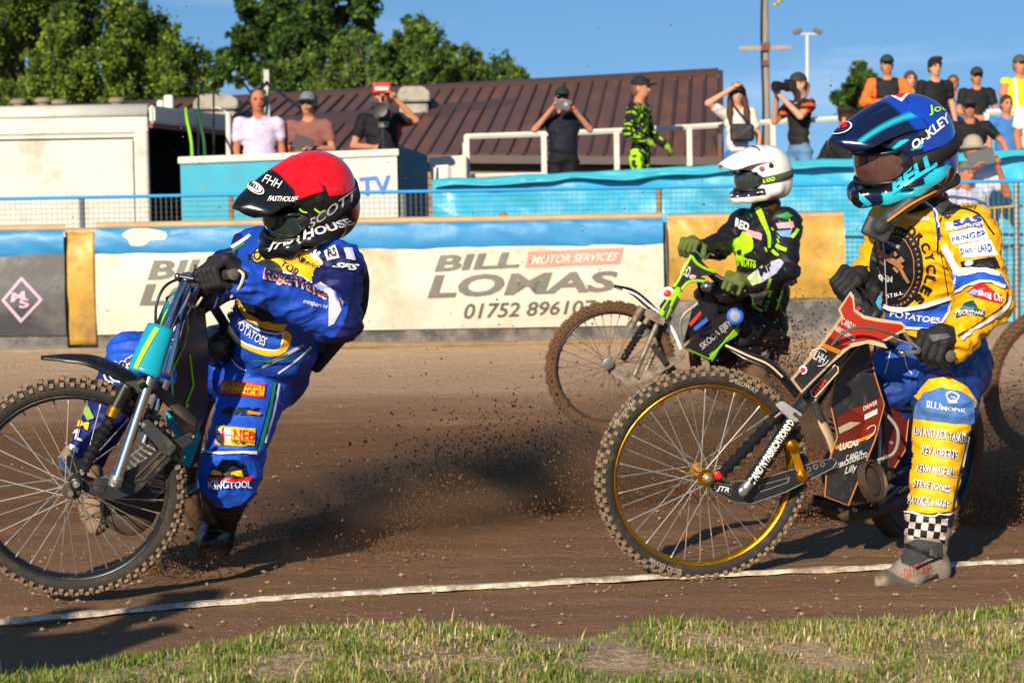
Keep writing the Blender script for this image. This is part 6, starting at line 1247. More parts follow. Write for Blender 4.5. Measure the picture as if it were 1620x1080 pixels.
    # back protector strap
    MB().box(P(512, 545, 7.22), (.10, .12, .05), Matrix.Rotation(R(12), 3, 'Y')).build('back_pad', M_STRAPK, t, bevel=.012)
    px_tube(t, [(570, 420, 7.05), (574, 450, 7.02), (566, 500, 7.05), (530, 545, 7.15), (500, 580, 7.3)], .022, M_STRAPK, 'back_protector', 8)
    for ln in ([(506, 404), (514, 430), (503, 452)], [(455, 560), (430, 572), (400, 582)], [(500, 500), (470, 512), (430, 500)], [(340, 600), (332, 650), (322, 700)], [(560, 430), (556, 470), (548, 500)], [(330, 540), (336, 560), (350, 585)]): band(sk, ln, 1.5, BLKC, p, 'seam', .003)
    # gloves, boots
    glove(t, P(386, 446, 6.67), P(349, 436, 6.665), P(371, 433, 6.59) - P(330, 440, 6.72), M_GLOVE, 1.12, cuff=P(388, 444, 6.67)); glove(t, P(332, 466, 7.12), P(314, 471, 7.08), P(319, 476, 7.13) - P(310, 466, 7.03), M_GLOVE, 1.15, cuff=P(338, 464, 7.14))
    px_tube(t, [(378, 428, 6.62), (385, 436, 6.60), (378, 456, 6.62), (366, 470, 6.68)], .005, mat('cord_pale', '#d8d0b8', .8), 'wrist_cord', 6)
    boot(t, P(346, 828, 7.46), P(342, 856, 7.50), P(336, 858, 7.36), P(332, 858, 7.28), M_BLACK, cuff=P(350, 810, 7.38)); boot(t, P(130, 742, 7.18), P(150, 790, 7.20), P(155, 812, 7.10), P(152, 828, 7.02), mat('muddy_boot', '#8d7358', .9, var=.3, scale=20), cuff=P(124, 728, 7.2)); px_tube(t, [(96, 722, 7.12), (100, 740, 7.1), (118, 752, 7.1)], .008, WHT, 'boot_trim', 6)
    # helmet
    RED = '#ea1420'; K = '#141416'
    def paint_h(x, y, z):
        if z > .050 - .05 * max(0, -x / .1) * .6 and not (x > -.005 and z < .085): return RED
        if x < -.075 and z < -.03 and z > -.14: return '#a80d18'
        return K
    hm, pk, st, ln, L = helmet(t, P(490, 318, 7.03), (-.76, -.50, -.38), (-.22, -.56, 1), paint_h, M_LENS, M_STRAPK, lambda u, v: K if u > .34 + .05 * abs(v) else RED, 1.02)
    sk = Skin(hm, pk, st)
    text_px(sk, 'SCOTT', [(490, 362), (566, 312), (563, 297), (485, 350)], mat('print_silver', '#a9a9ad', .5), hm, off=.004, bold=.02, shear=.25); text_px(sk, 'FASTHOUSE', [(424, 398), (566, 352), (548, 345), (432, 378)], mat('print_grey', '#d8d8da', .4), hm, off=.004, bold=.03, shear=.25); text_px(sk, 'FASTHOUSE', [(423, 319), (470, 320), (472, 312), (426, 311)], M_WHITEP, pk, off=.005, bold=.02, shear=.2)
    bx, by = 404, 298
    for r_, m_, o_ in ((1.0, M_WHITEP, .005), (.86, BLKC, .0065), (.76, M_WHITEP, .008)): patch(sk, [(bx + r_ * (14 * math.cos(a) + 2 * math.sin(a)), by + r_ * (10 * math.sin(a) + 4.5 * math.cos(a))) for a in np.linspace(0, 6.28, 22)[:-1]], m_, pk, 'badge', o_)
    text_px(sk, 'BELL', [(bx - 8, by - 1), (bx + 6, by + 7), (bx + 9, by + 1), (bx - 5, by - 7)], BLKC, pk, off=.0095, bold=.03); text_px(sk, 'FHH', [(415, 289), (442, 300), (447, 288), (421, 277)], M_WHITEP, pk, off=.005, bold=.0, shear=.2)
    band(sk, [(474, 330), (478, 334), (486, 336)], 2.5, LIMEP, hm, 'print'); band(sk, [(497, 330), (506, 336), (512, 333)], 3, LIMEP, hm, 'print')
    return t
# ------------------------------------------------------------------ rider in yellow and blue, blue helmet
def rider_right():
    t = empty('person', (1.4, 7.4, 0), 'rider in yellow and blue suit and blue helmet on the red motorcycle, one foot down', 'person', 'speedway riders in the race')
    J = dict(head=P(1446, 280, 7.36), neck=P(1462, 330, 7.42), chest=P(1466, 400, 7.45), waist=P(1468, 492, 7.52), pelvis=P(1486, 556, 7.62),
             shL=P(1532, 372, 7.26), elL=P(1560, 474, 7.12), wrL=P(1508, 540, 6.97), shR=P(1412, 352, 7.60), elR=P(1384, 425, 7.62), wrR=P(1366, 448, 7.52),
             hipL=P(1512, 580, 7.46), knL=P(1496, 640, 7.06), anL=P(1468, 838, 6.99), hipR=P(1440, 575, 7.64), knR=P(1408, 602, 7.40), anR=P(1425, 740, 7.62))
    rad = dict(chest=(.178, .135, .17), waist=(.155, .13, .145), pelvis=(.16, .135, .12), arm=(.088, .078, .056), arm2=(.075, .06, .05), leg=(.112, .092, .064))
    def paint(V, N, ow, c):
        z = V[:, 2]; leg = ow == 5; near = V[:, 1] < 7.25
        c[leg & ~near] = np.array(lin('#17316f'))
        return c
    bd = body(t, J, rad, .0068, M_VC, ['#eeb00a', '#14225a', '#eeb00a', '#eeb00a', '#173a86', '#20262f'], paint); sk = Skin(bd); p = bd  # pelvis and thigh blues darkened to paint in the shade below the forearm
    # torso front
    band(sk, [(1398, 372), (1402, 420), (1405, 486)], 1.6, MATS['suit_lilac'], p, 'zip', .0045)
    for ln in ([(1500, 470), (1494, 430), (1488, 396)], [(1545, 560), (1530, 590), (1524, 616)], [(1452, 560), (1450, 585), (1440, 606)], [(1560, 400), (1575, 430), (1580, 445)]): band(sk, ln, 1.4, BLKC, p, 'seam', .0025)
    EL = lambda cx, cy, a, b, n=28: [(cx + a * math.cos(q), cy + b * math.sin(q)) for q in np.linspace(0, 2 * math.pi, n + 1)[:-1]]
    patch(sk, EL(1418, 424, 43, 66), BLKC, p, 'chest_emblem', .002); 
    for k in range(22):
        a = R(-95 + k * 9); x, y = 1418 + 37 * math.cos(a), 424 + 58 * math.sin(a); patch(sk, [(x + 2.6 * math.cos(q) * (1 if i % 2 else .45), y + 2.6 * math.sin(q) * (1 if i % 2 else .45)) for i, q in enumerate(np.linspace(0, 2 * math.pi, 11)[:-1])], COPPER, p, 'star', .0045)
    band(sk, [(1418 + 29 * math.cos(R(a)), 424 + 50 * math.sin(R(a))) for a in range(-100, 100, 20)], 1.3, COPPER, p, 'emblem_ring', .0045)
    for ln, w in (([(1398, 402), (1410, 410), (1420, 416), (1428, 424)], 9), ([(1420, 415), (1430, 408)], 8), ([(1426, 424), (1432, 436), (1438, 446)], 5), ([(1402, 396), (1396, 400), (1394, 408)], 4), ([(1410, 405), (1416, 400), (1420, 404)], 5), ([(1415, 422), (1422, 430)], 4), ([(1394, 412), (1400, 418)], 3)): band(sk, ln, w, COPPER, p, 'emblem_figure', .005)
    text_px(sk, 'OHM', [(1388, 445), (1414, 446), (1414, 435), (1388, 434)], WHT, p, off=.006, bold=.02); text_px(sk, 'STILL', [(1404, 472), (1430, 466), (1430, 460), (1404, 466)], WHT, p, off=.005); text_px(sk, 'VINTAGE & CLASSIC', [(1390, 378), (1424, 394), (1426, 389), (1392, 373)], WHT, p, off=.005)
    # MOTORCYCLES curved
    word = 'ORCYCLES'
    for i, ch in enumerate(word):
        a = R(-62 + i * 15.5); cx, cy = 1416 + 57 * math.cos(a), 424 + 66 * math.sin(a); ux, uy = -math.sin(a), math.cos(a) * 1.05; ox, oy = math.cos(a), math.sin(a); hw, hh = 6.5, 7.5
        text_px(sk, ch, [(cx - ux * hw - ox * hh, cy - uy * hw - oy * hh), (cx + ux * hw - ox * hh, cy + uy * hw - oy * hh), (cx + ux * hw + ox * hh, cy + uy * hw + oy * hh), (cx - ux * hw + ox * hh, cy - uy * hw + oy * hh)], BLKC, p, off=.005, bold=.035)
    # blue waist with white piping
    patch(sk, [(1398, 484), (1440, 486), (1500, 472), (1506, 500), (1492, 522), (1440, 518), (1402, 508)], ROYAL, p, 'waist_panel', .003); band(sk, [(1398, 484), (1420, 490), (1460, 484), (1503, 470)], 7, WHT, p, 'stripe', .0045); band(sk, [(1398, 488), (1420, 495), (1460, 489), (1503, 476)], 2, BLKC, p, 'stripe', .006); band(sk, [(1432, 517), (1470, 520), (1496, 522)], 4, WHT, p, 'stripe', .005); text_px(sk, 'POTATOES', [(1410, 500), (1486, 512), (1487, 503), (1412, 490)], WHT, p, off=.006, bold=.02)
    band(sk, [(1455, 318), (1476, 330), (1484, 358), (1486, 380)], 6, ROYAL, p, 'stripe', .003); band(sk, [(1462, 318), (1480, 335), (1487, 360)], 3, WHT, p, 'stripe', .0045); text_px(sk, 'CHAMPIONSHIP', [(1432, 346), (1472, 351), (1472, 345), (1434, 340)], WHT, p, off=.005, bold=.02); patch(sk, [(1380, 340), (1400, 340), (1402, 470), (1396, 480), (1382, 420)], YEL, p, 'side_panel', .001) if False else None
    # shoulder and sleeve
    patch(sk, [(1464, 306), (1494, 290), (1512, 292), (1520, 330), (1500, 346), (1478, 336)], mat('suit_grey_dark', '#33363b', .6), p, 'shoulder_yoke', .003); patch(sk, [(1476, 302), (1492, 294), (1504, 304), (1500, 316), (1482, 316)], M_REDP, p, 'shoulder_badge', .005); text_px(sk, 'P', [(1489, 313), (1498, 312), (1497, 300), (1488, 301)], WHT, p, off=.007, bold=.02)
    band(sk, [(1484, 400), (1488, 350), (1506, 330), (1545, 338), (1572, 372)], 2.5, BLKC, p, 'piping', .004); text_px(sk, 'D Thornbury', [(1498, 338), (1546, 332), (1546, 323), (1499, 326)], BLKC, p, off=.005, bold=.01, shear=.3)
    patch(sk, [(1496, 352), (1552, 342), (1555, 356), (1498, 366)], WHT, p, 'patch', .004); text_px(sk, 'SAS', [(1510, 359), (1552, 352), (1551, 341), (1509, 348)], mat('print_navy', '#1b3f94', .5), p, off=.006, bold=.05); text_px(sk, 'LOGISTICS', [(1516, 365), (1552, 359), (1552, 354), (1516, 360)], MATS['print_navy'], p, off=.0065)
    for q, tx in (([(1502, 370), (1556, 357), (1564, 378), (1508, 388)], 'FRINGES'), ([(1516, 389), (1566, 379), (1578, 404), (1524, 408)], 'SIMPLY LARD')):
        patch(sk, q, WHT, p, 'patch', .004); a, b, c_, d = q; text_px(sk, tx, [(a[0] + 6, d[1] - 5), (b[0] + 1, c_[1] - 6), (b[0] - 1, b[1] + 7), (a[0] + 5, a[1] + 6)], MATS['print_navy'], p, off=.006)
    patch(sk, [(1520, 414), (1574, 406), (1582, 424), (1524, 430)], BLKC, p, 'sleeve_band', .003); patch(sk, [(1490, 392), (1498, 386), (1520, 424), (1560, 424), (1582, 432), (1580, 440), (1548, 432), (1514, 438)], WHT, p, 'sleeve_band', .0045); patch(sk, [(1508, 432), (1520, 438), (1556, 432), (1586, 440), (1594, 456), (1560, 446), (1530, 454), (1512, 462)], ROYAL, p, 'sleeve_band', .005); band(sk, [(1512, 464), (1534, 452), (1560, 446), (1588, 454)], 4.5, WHT, p, 'stripe', .0065); band(sk, [(1508, 400), (1512, 440), (1510, 470)], 4, WHT, p, 'stripe', .005); MBc = EL(1534, 417, 7, 5); patch(sk, MBc, MATS['suit_lilac'], p, 'emblem', .005)
    patch(sk, [(1530, 462), (1552, 446), (1558, 450), (1584, 468), (1582, 480), (1540, 470)], M_REDP, p, 'patch', .004); text_px(sk, 'Shine On', [(1545, 469), (1583, 478), (1584, 466), (1548, 458)], WHT, p, off=.006, bold=.02, shear=.2); patch(sk, [(1532, 466), (1540, 458), (1548, 460), (1542, 468)], mat('sky_print', '#6fa3dd', .5), p, 'emblem', .0055)
    patch(sk, [(1510, 498), (1526, 480), (1540, 474), (1546, 488), (1558, 492), (1556, 502), (1530, 496), (1514, 504)], mat('teal_print', '#1c5058', .5), p, 'patch', .004); text_px(sk, 'PRIORYPARK', [(1512, 501), (1555, 500), (1555, 491), (1513, 491)], WHT, p, off=.006, bold=.02)
    band(sk, [(1596, 468), (1592, 484), (1566, 504), (1530, 528), (1520, 536)], 5, WHT, p, 'stripe', .005); band(sk, [(1592, 462), (1587, 481), (1562, 500), (1526, 524), (1514, 532)], 2, BLKC, p, 'piping', .006); band(sk, [(1508, 470), (1502, 495), (1488, 515), (1482, 525)], 4, WHT, p, 'stripe', .005)
    # jeans, knee and shin
    patch(sk, [(1447, 626), (1470, 600), (1500, 596), (1530, 612), (1548, 640), (1536, 648), (1500, 632), (1460, 640)], YEL, p, 'knee_edge', .003); patch(sk, [(1450, 640), (1462, 622), (1490, 614), (1520, 618), (1540, 634), (1540, 668), (1534, 672), (1450, 662), (1446, 660)], mat('knee_denim', '#4673b4', .85, var=.25, scale=40), p, 'knee_pad', .0045); text_px(sk, 'BLUMONK', [(1467, 645), (1526, 655), (1526, 647), (1468, 635)], WHT, p, off=.007, bold=.015)
    band(sk, [(1496, 628), (1500, 622), (1508, 620), (1516, 626), (1514, 634), (1502, 636), (1497, 630)], 2.2, WHT, p, 'knee_emblem', .007); band(sk, [(1503, 630), (1511, 631)], 3, WHT, p, 'knee_emblem', .007)
    patch(sk, [(1446, 661), (1490, 664), (1536, 672), (1526, 740), (1512, 812), (1500, 808), (1470, 812), (1434, 806), (1440, 730)], YEL, p, 'shin_panel', .003)
    for tx, q in (('LIN AND NEIL TASKER', [(1449, 688), (1527, 700), (1528, 686), (1450, 674)]), ('KEV ROBERTS', [(1460, 718), (1512, 727), (1513, 713), (1461, 704)]), ('KEVIN MASCALL', [(1452, 746), (1508, 754), (1510, 740), (1454, 732)]), ('STEVE JONES', [(1446, 772), (1500, 781), (1502, 767), (1448, 758)]), ('PATRICK & MARY', [(1439, 797), (1499, 805), (1501, 791), (1441, 783)])):
        text_px(sk, tx, q, BLKC, p, off=.005, bold=.075); text_px(sk, tx, q, WHT, p, off=.0065, bold=.012)
    for i in range(4):
        for j in range(7):
            f = lambda u, v: (1432 + u * 9.6 + v * -1.6, 812 + v * 11 + u * 1.2); patch(sk, [f(j, i), f(j + 1, i), f(j + 1, i + 1), f(j, i + 1)], BLKC if (i + j) % 2 else mat('checker_white', '#cfc2b8', .7), p, 'checker', .004)
    band(sk, [(1433, 808), (1468, 814), (1510, 810)], 3, WHT, p, 'stripe', .006); band(sk, [(1532, 690), (1520, 750), (1508, 810), (1498, 858)], 5, WHT, p, 'stripe', .005); band(sk, [(1528, 690), (1515, 750), (1503, 810)], 2, BLKC, p, 'piping', .0065)
    patch(sk, [(1372, 548), (1440, 545), (1462, 556), (1466, 580), (1440, 605), (1400, 600), (1368, 575)], cloth('jeans_blue', '#235fb8', .8), p, 'jeans_front', .002); band(sk, [(1410, 550), (1406, 570), (1400, 590)], 1.5, WHT, p, 'stitching', .004); band(sk, [(1430, 560), (1434, 580), (1442, 592)], 2, WHT, p, 'stitching', .004)
    # neck brace
    s = SDF(); s.chain([P(1380, 362, 7.27), P(1392, 358, 7.225), P(1408, 344, 7.20), P(1440, 318, 7.20), P(1478, 298, 7.27), P(1508, 284, 7.45)], [.016, .021, .023, .023, .025, .026], .015); s.box(P(1388, 362, 7.245), (.048, .014, .036), Matrix.Rotation(R(25), 3, 'Y'), .012, .015)
    sdf_obj('neck_brace', s, .006, mat('brace_grey', '#3a3b3d', .55, var=.1), t, rl=2); px_tube(t, [(1404, 350, 7.17), (1440, 324, 7.165), (1478, 304, 7.23), (1506, 290, 7.41)], .004, M_ORANGE, 'brace_edge', 6)
    # gloves and steel shoe
    glove(t, P(1512, 538, 6.98), P(1484, 553, 6.93), P(1503, 562, 6.895) - P(1466, 548, 6.965), M_GLOVE, 1.2, cuff=P(1524, 530, 7.0)); glove(t, P(1364, 448, 7.52), P(1347, 456, 7.45), P(1343, 452, 7.46) - P(1354, 462, 7.42), M_GLOVE, 1.2, cuff=P(1372, 440, 7.54))
    gl = [c for c in t.children if c.name.startswith('glove')][0]; g2 = Skin(gl); patch(g2, [(1470, 530), (1498, 528), (1504, 534), (1476, 540)], mat('glove_grey', '#5d6066', .7), gl, 'glove_stripe', .003)
    bt = boot(t, P(1466, 852, 6.99), P(1472, 900, 7.00), P(1432, 914, 6.90), P(1398, 919, 6.83), mat('dusty_boot', '#8f8574', .85, var=.3, scale=22, dirt='#5a4a3b', dirt_amt=.35, dscale=14), r=(.060, .054, .048, .030), cuff=P(1470, 838, 6.99)); b2 = Skin(bt)
    patch(b2, [(1424, 862), (1452, 852), (1490, 858), (1492, 878), (1466, 884), (1446, 898), (1426, 890)], mat('boot_mesh', '#3a3a3a', .9, var=.5, scale=120), bt, 'boot_upper', .002)
    band(b2, [(1392, 927), (1420, 934), (1452, 926), (1482, 908)], 5, mat('sole_dark', '#2a2622', .8), bt, 'sole', .005)
    band(b2, [(1448, 900), (1466, 890), (1490, 880)], 4, BLKC, bt, 'boot_strap', .004)
    text_px(b2, 'DAYTONA', [(1430, 918), (1474, 902), (1472, 884), (1428, 900)], mat('faded_red', '#b5503f', .7), bt, off=.003, bold=.02, shear=.2); band(b2, [(1432, 862), (1456, 872), (1478, 880)], 7, BLKC, bt, 'boot_strap', .004); patch(b2, [(1470, 868), (1482, 872), (1480, 882), (1468, 878)], M_CHROME, bt, 'buckle', .007); patch(b2, [(1384, 905), (1400, 900), (1420, 912), (1448, 922), (1440, 936), (1400, 932)], mat('steel_sole', '#8c8171', .4, .6, dirt='#6a5642', dirt_amt=.5), bt, 'steel_sole', .004)
    # helmet
    N_, C_, K, BL = '#0d1a42', '#24bcd4', '#101216', '#1643b0'
    def paint_h(x, y, z):
        if x < .035 and z > -.055 + (x + .05) * .55 and not (z < .012 and x > -.02): return BL
        if x > .06 and -.075 > z > -.105 - .1 * (x - .1) and x < .2: return C_ if (x < .17 or abs(y) < .03) else N_
        if .02 < z < .055 and x > .03 and (x * 7 + z * 12) % .55 < .22: return C_
        if z < -.045 and x < .06 and -.02 < z + .06 + (x) * .35 < .022: return C_
        return N_ if z > -.06 else K
    def paint_p(u, v):
        if abs(v) > .62 and abs(v) < .80 and u < .86: return C_
        if u < .22: return BL
        return N_ if (abs(v) < .3 or u > .8) else '#101c3a'
    hm, pk, st, ln, L = helmet(t, P(1431, 236, 7.32), (-.80, -.50, -.26), (-.20, -.26, 1), paint_h, M_LENSC, M_STRAPK, paint_p, 1.17); s2 = Skin(hm, pk, st)
    text_px(s2, 'OAKLEY', [(1446, 238), (1504, 192), (1497, 178), (1440, 226)], M_WHITEP, hm, off=.004, bold=.03); text_px(s2, 'BELL', [(1412, 308), (1484, 262), (1472, 240), (1408, 290)], CYAN, hm, off=.004, bold=.05, shear=.15); text_px(s2, 'Joe', [(1470, 184), (1500, 178), (1498, 164), (1468, 168)], LIMEP, hm, off=.004, bold=.02)
    E2 = lambda k: [(1330 + 18 * k * math.cos(a), 204 + 9 * k * math.sin(a) - 4 * k * math.cos(a)) for a in np.linspace(0, 6.28, 20)[:-1]]
    patch(s2, E2(1.05), M_WHITEP, pk, 'badge', .005); patch(s2, E2(.92), mat('badge_navy', '#20264f', .5), pk, 'badge', .0065); text_px(s2, 'STS', [(1318, 211), (1342, 204), (1342, 196), (1318, 203)], M_REDP, pk, off=.009, bold=.05); patch(s2, [(1404, 150), (1424, 142), (1438, 150), (1426, 162)], M_WHITEP, hm, 'sticker', .004); patch(s2, [(1410, 151), (1424, 146), (1432, 151), (1424, 157)], M_REDP, hm, 'sticker', .006)
    patch(s2, [(1359, 305), (1368, 312), (1380, 322), (1372, 326), (1360, 316)], CYAN, hm, 'chin_stripe', .004)
    return t
# ------------------------------------------------------------------ rider in black and lime, white helmet
def rider_far():
    t = empty('person', (1.3, 12.1, 0), 'rider in black and lime suit with white helmet on the far motorcycle', 'person', 'speedway riders in the race')
    J = dict(head=P(1206, 300, 12.0), neck=P(1212, 326, 12.05), chest=P(1208, 384, 12.08), waist=P(1204, 462, 12.14), pelvis=P(1202, 512, 12.22),
             shL=P(1241, 356, 11.92), elL=P(1240, 432, 11.75), wrL=P(1188, 446, 11.56), shR=P(1176, 354, 12.22), elR=P(1138, 390, 12.02), wrR=P(1108, 394, 11.84),
             hipL=P(1206, 518, 12.2), knL=P(1172, 522, 12.02), anL=P(1190, 590, 12.2), hipR=P(1180, 520, 12.3), knR=P(1140, 520, 12.05), anR=P(1150, 590, 12.2))
    rad = dict(chest=(.185, .14, .17), waist=(.165, .135, .15), pelvis=(.16, .135, .12), arm=(.085, .072, .052), arm2=(.075, .06, .05), leg=(.095, .08, .06))
    bd = body(t, J, rad, .009, M_VC, ['#17171a', '#15151a', '#17171a', '#17171a', '#17171a', '#17171a'], None); sk = Skin(bd); p = bd
    L_ = LIMEP
    band(sk, [(1198, 328), (1206, 345), (1217, 372), (1218, 392)], [9, 9, 6, 4], L_, p, 'lime_stripe', .004); 
    patch(sk, [(1158, 392), (1160, 378), (1166, 384), (1176, 366), (1188, 372), (1192, 384), (1190, 396), (1178, 402), (1176, 412), (1162, 410)], L_, p, 'emblem', .004, smooth_poly=2); patch(sk, [(1168, 396), (1174, 394), (1174, 400), (1168, 401)], BLKC, p, 'emblem_eye', .008); patch(sk, [(1160, 405), (1172, 408), (1166, 424), (1161, 420)], L_, p, 'emblem', .004)
    text_px(sk, 'BANDITS', [(1158, 418), (1196, 424), (1197, 411), (1159, 402)], L_, p, off=.006, bold=.03); text_px(sk, 'RED', [(1163, 360), (1185, 366), (1187, 354), (1165, 346)], WHT, p, off=.006, bold=.03); patch(sk, [(1180, 362), (1206, 370), (1205, 380), (1182, 372)], PINK, p, 'patch', .004)
    patch(sk, [(1225, 342), (1246, 336), (1254, 342), (1244, 348)], GRN, p, 'patch', .004); patch(sk, [(1228, 354), (1254, 350), (1256, 360), (1232, 362)], PINK, p, 'patch', .004); patch(sk, [(1228, 366), (1252, 364), (1250, 376), (1236, 374)], mat('sky_print', '#6fa3dd', .5), p, 'patch', .004); patch(sk, [(1215, 328), (1226, 322), (1230, 330), (1224, 336)], M_GOLD, p, 'patch', .004)
    patch(sk, [(1181, 440), (1196, 428), (1206, 446), (1190, 452)], mat('pale_lime', '#c9d69a', .6), p, 'cuff_panel', .004); patch(sk, [(1196, 428), (1212, 416), (1234, 410), (1240, 416), (1228, 432), (1206, 446)], mat('suit_lilac', '#cfcbe6', .6), p, 'sleeve_panel', .004); text_px(sk, 'MP', [(1202, 438), (1222, 426), (1218, 414), (1198, 426)], BLKC, p, off=.007, bold=.03)
    for x0, y0, x1, y1 in ((1252, 376, 1262, 362), (1228, 388, 1244, 396), (1222, 396, 1232, 404), (1212, 460, 1218, 440), (1216, 470, 1222, 452), (1210, 488, 1216, 474), (1228, 490, 1240, 450), (1190, 480, 1206, 492)): band(sk, [(x0, y0), ((x0 + x1) / 2, (y0 + y1) / 2 + 1), (x1, y1)], random.uniform(3, 6), random.choice((L_, GRN, L_)), p, 'lime_fleck', .004)
    patch(sk, [(1152, 424), (1166, 422), (1170, 436), (1156, 436)], M_REDP, p, 'patch', .004); patch(sk, [(1160, 462), (1180, 470), (1176, 476), (1160, 470)], M_REDP, p, 'patch', .006); text_px(sk, 'M', [(1194, 364), (1212, 364), (1212, 356), (1194, 356)], WHT, p, off=.005) if False else None
    for k in range(60):
        x, y = random.uniform(1168, 1256), random.uniform(335, 520); band(sk, [(x, y), (x + 2, y + 3), (x + 3, y + random.uniform(4, 7))], random.uniform(1.0, 2.2), random.choice((L_, GRN, GRN, mat('dark_green', '#2c5a24', .6))), p, 'lime_fleck', .0035) 
    glove(t, P(1186, 446, 11.56), P(1162, 452, 11.52), P(1178, 460, 11.5) - P(1152, 449, 11.53), M_GLOVEG, 1.12, cuff=P(1194, 445, 11.6)); glove(t, P(1108, 394, 11.84), P(1092, 395, 11.73), P(1087, 394, 11.72) - P(1098, 396, 11.70), M_GLOVEG, 1.12, cuff=P(1116, 393, 11.88))
    boot(t, P(1196, 592, 12.02), P(1205, 612, 12.05), P(1185, 618, 11.95), P(1172, 618, 11.88), M_MUD)
    hm, pk, st, ln, L = helmet(t, P(1207, 277, 12.0), (-.84, -.48, -.14), (-.10, -.12, 1), lambda x, y, z: '#efece4' if not (x > .085 and -.088 < z < -.05) else '#26272a', M_LENS, mat('strap_grey', '#4a4d3c', .7, var=.3, scale=40), lambda u, v: '#f1eee6', 1.06); s2 = Skin(hm, pk, st)
    patch(s2, [(1146, 241), (1158, 238), (1166, 244), (1154, 248)], PINK, pk, 'sticker', .005); patch(s2, [(1205 + 4.5 * math.cos(a), 267 + 4 * math.sin(a)) for a in np.linspace(0, 6.28, 14)[:-1]], mat('maroon_sticker', '#8d3a3f', .5), hm, 'sticker', .005); band(s2, [(1184, 232), (1196, 234), (1202, 240)], 2, BLKC, pk, 'print', .005); text_px(s2, '100', [(1208, 290), (1226, 286), (1225, 279), (1207, 283)], LIMEP, hm, off=.005, bold=.03)
    patch(s2, [(1152, 303), (1158, 300), (1160, 310), (1154, 312)], PINK, hm, 'sticker', .005)
    return t
RA = rider_left(); RB = rider_right(); RC = rider_far()
# ================================================================== spectators
M_PV = mat('figure_cloth', '#ffffff', 0.75, vcol=True, var=0.10, scale=9, bump=0.35, bscale=22, bdist=0.012, spec=0.25)
SK1, SK2, SK3 = '#c08262', '#b87557', '#cf9a7c'
for q in (SK1, SK2, SK3): SKINS.add(q.lower())
def hand_part(t, wr, d, m, T, curl=0.4, side=1, sc=1.0):
    """small five fingered hand at wr pointing along d (local)"""
    d = Vector(d).normalized(); u, w = perp(d); s = SDF(); c = wr + d * .045 * sc
    s.ell(c, (.036 * sc, .036 * sc, .036 * sc), k=.01); s.cap(wr, c, .026 * sc, .03 * sc, .01)
    for i, o in enumerate((-.027, -.009, .009, .026)):
        a = c + d * .03 * sc + u * o * sc; l = (.028, .033, .03, .023)[i] * sc; b = a + (d * (1 - .3 * curl) + w * .5 * curl) * l; e = b + (d * (1 - curl) + w * curl).normalized() * l * .8; s.chain([a, b, e], [.0105 * sc, .0095 * sc, .0085 * sc], .003)
    s.chain([c - d * .02 * sc + u * -.025 * sc * side, c + u * -.05 * sc * side + w * .01, c + u * -.055 * sc * side + d * .03 * sc + w * .02], [.013 * sc, .011 * sc, .009 * sc], .004)
    V, Q = s.mesh(.0085); V = np.array([tuple(T @ Vector(p)) for p in V]); return link('hand', np_mesh(V, Q, 'hand'), m, t, smooth=True)
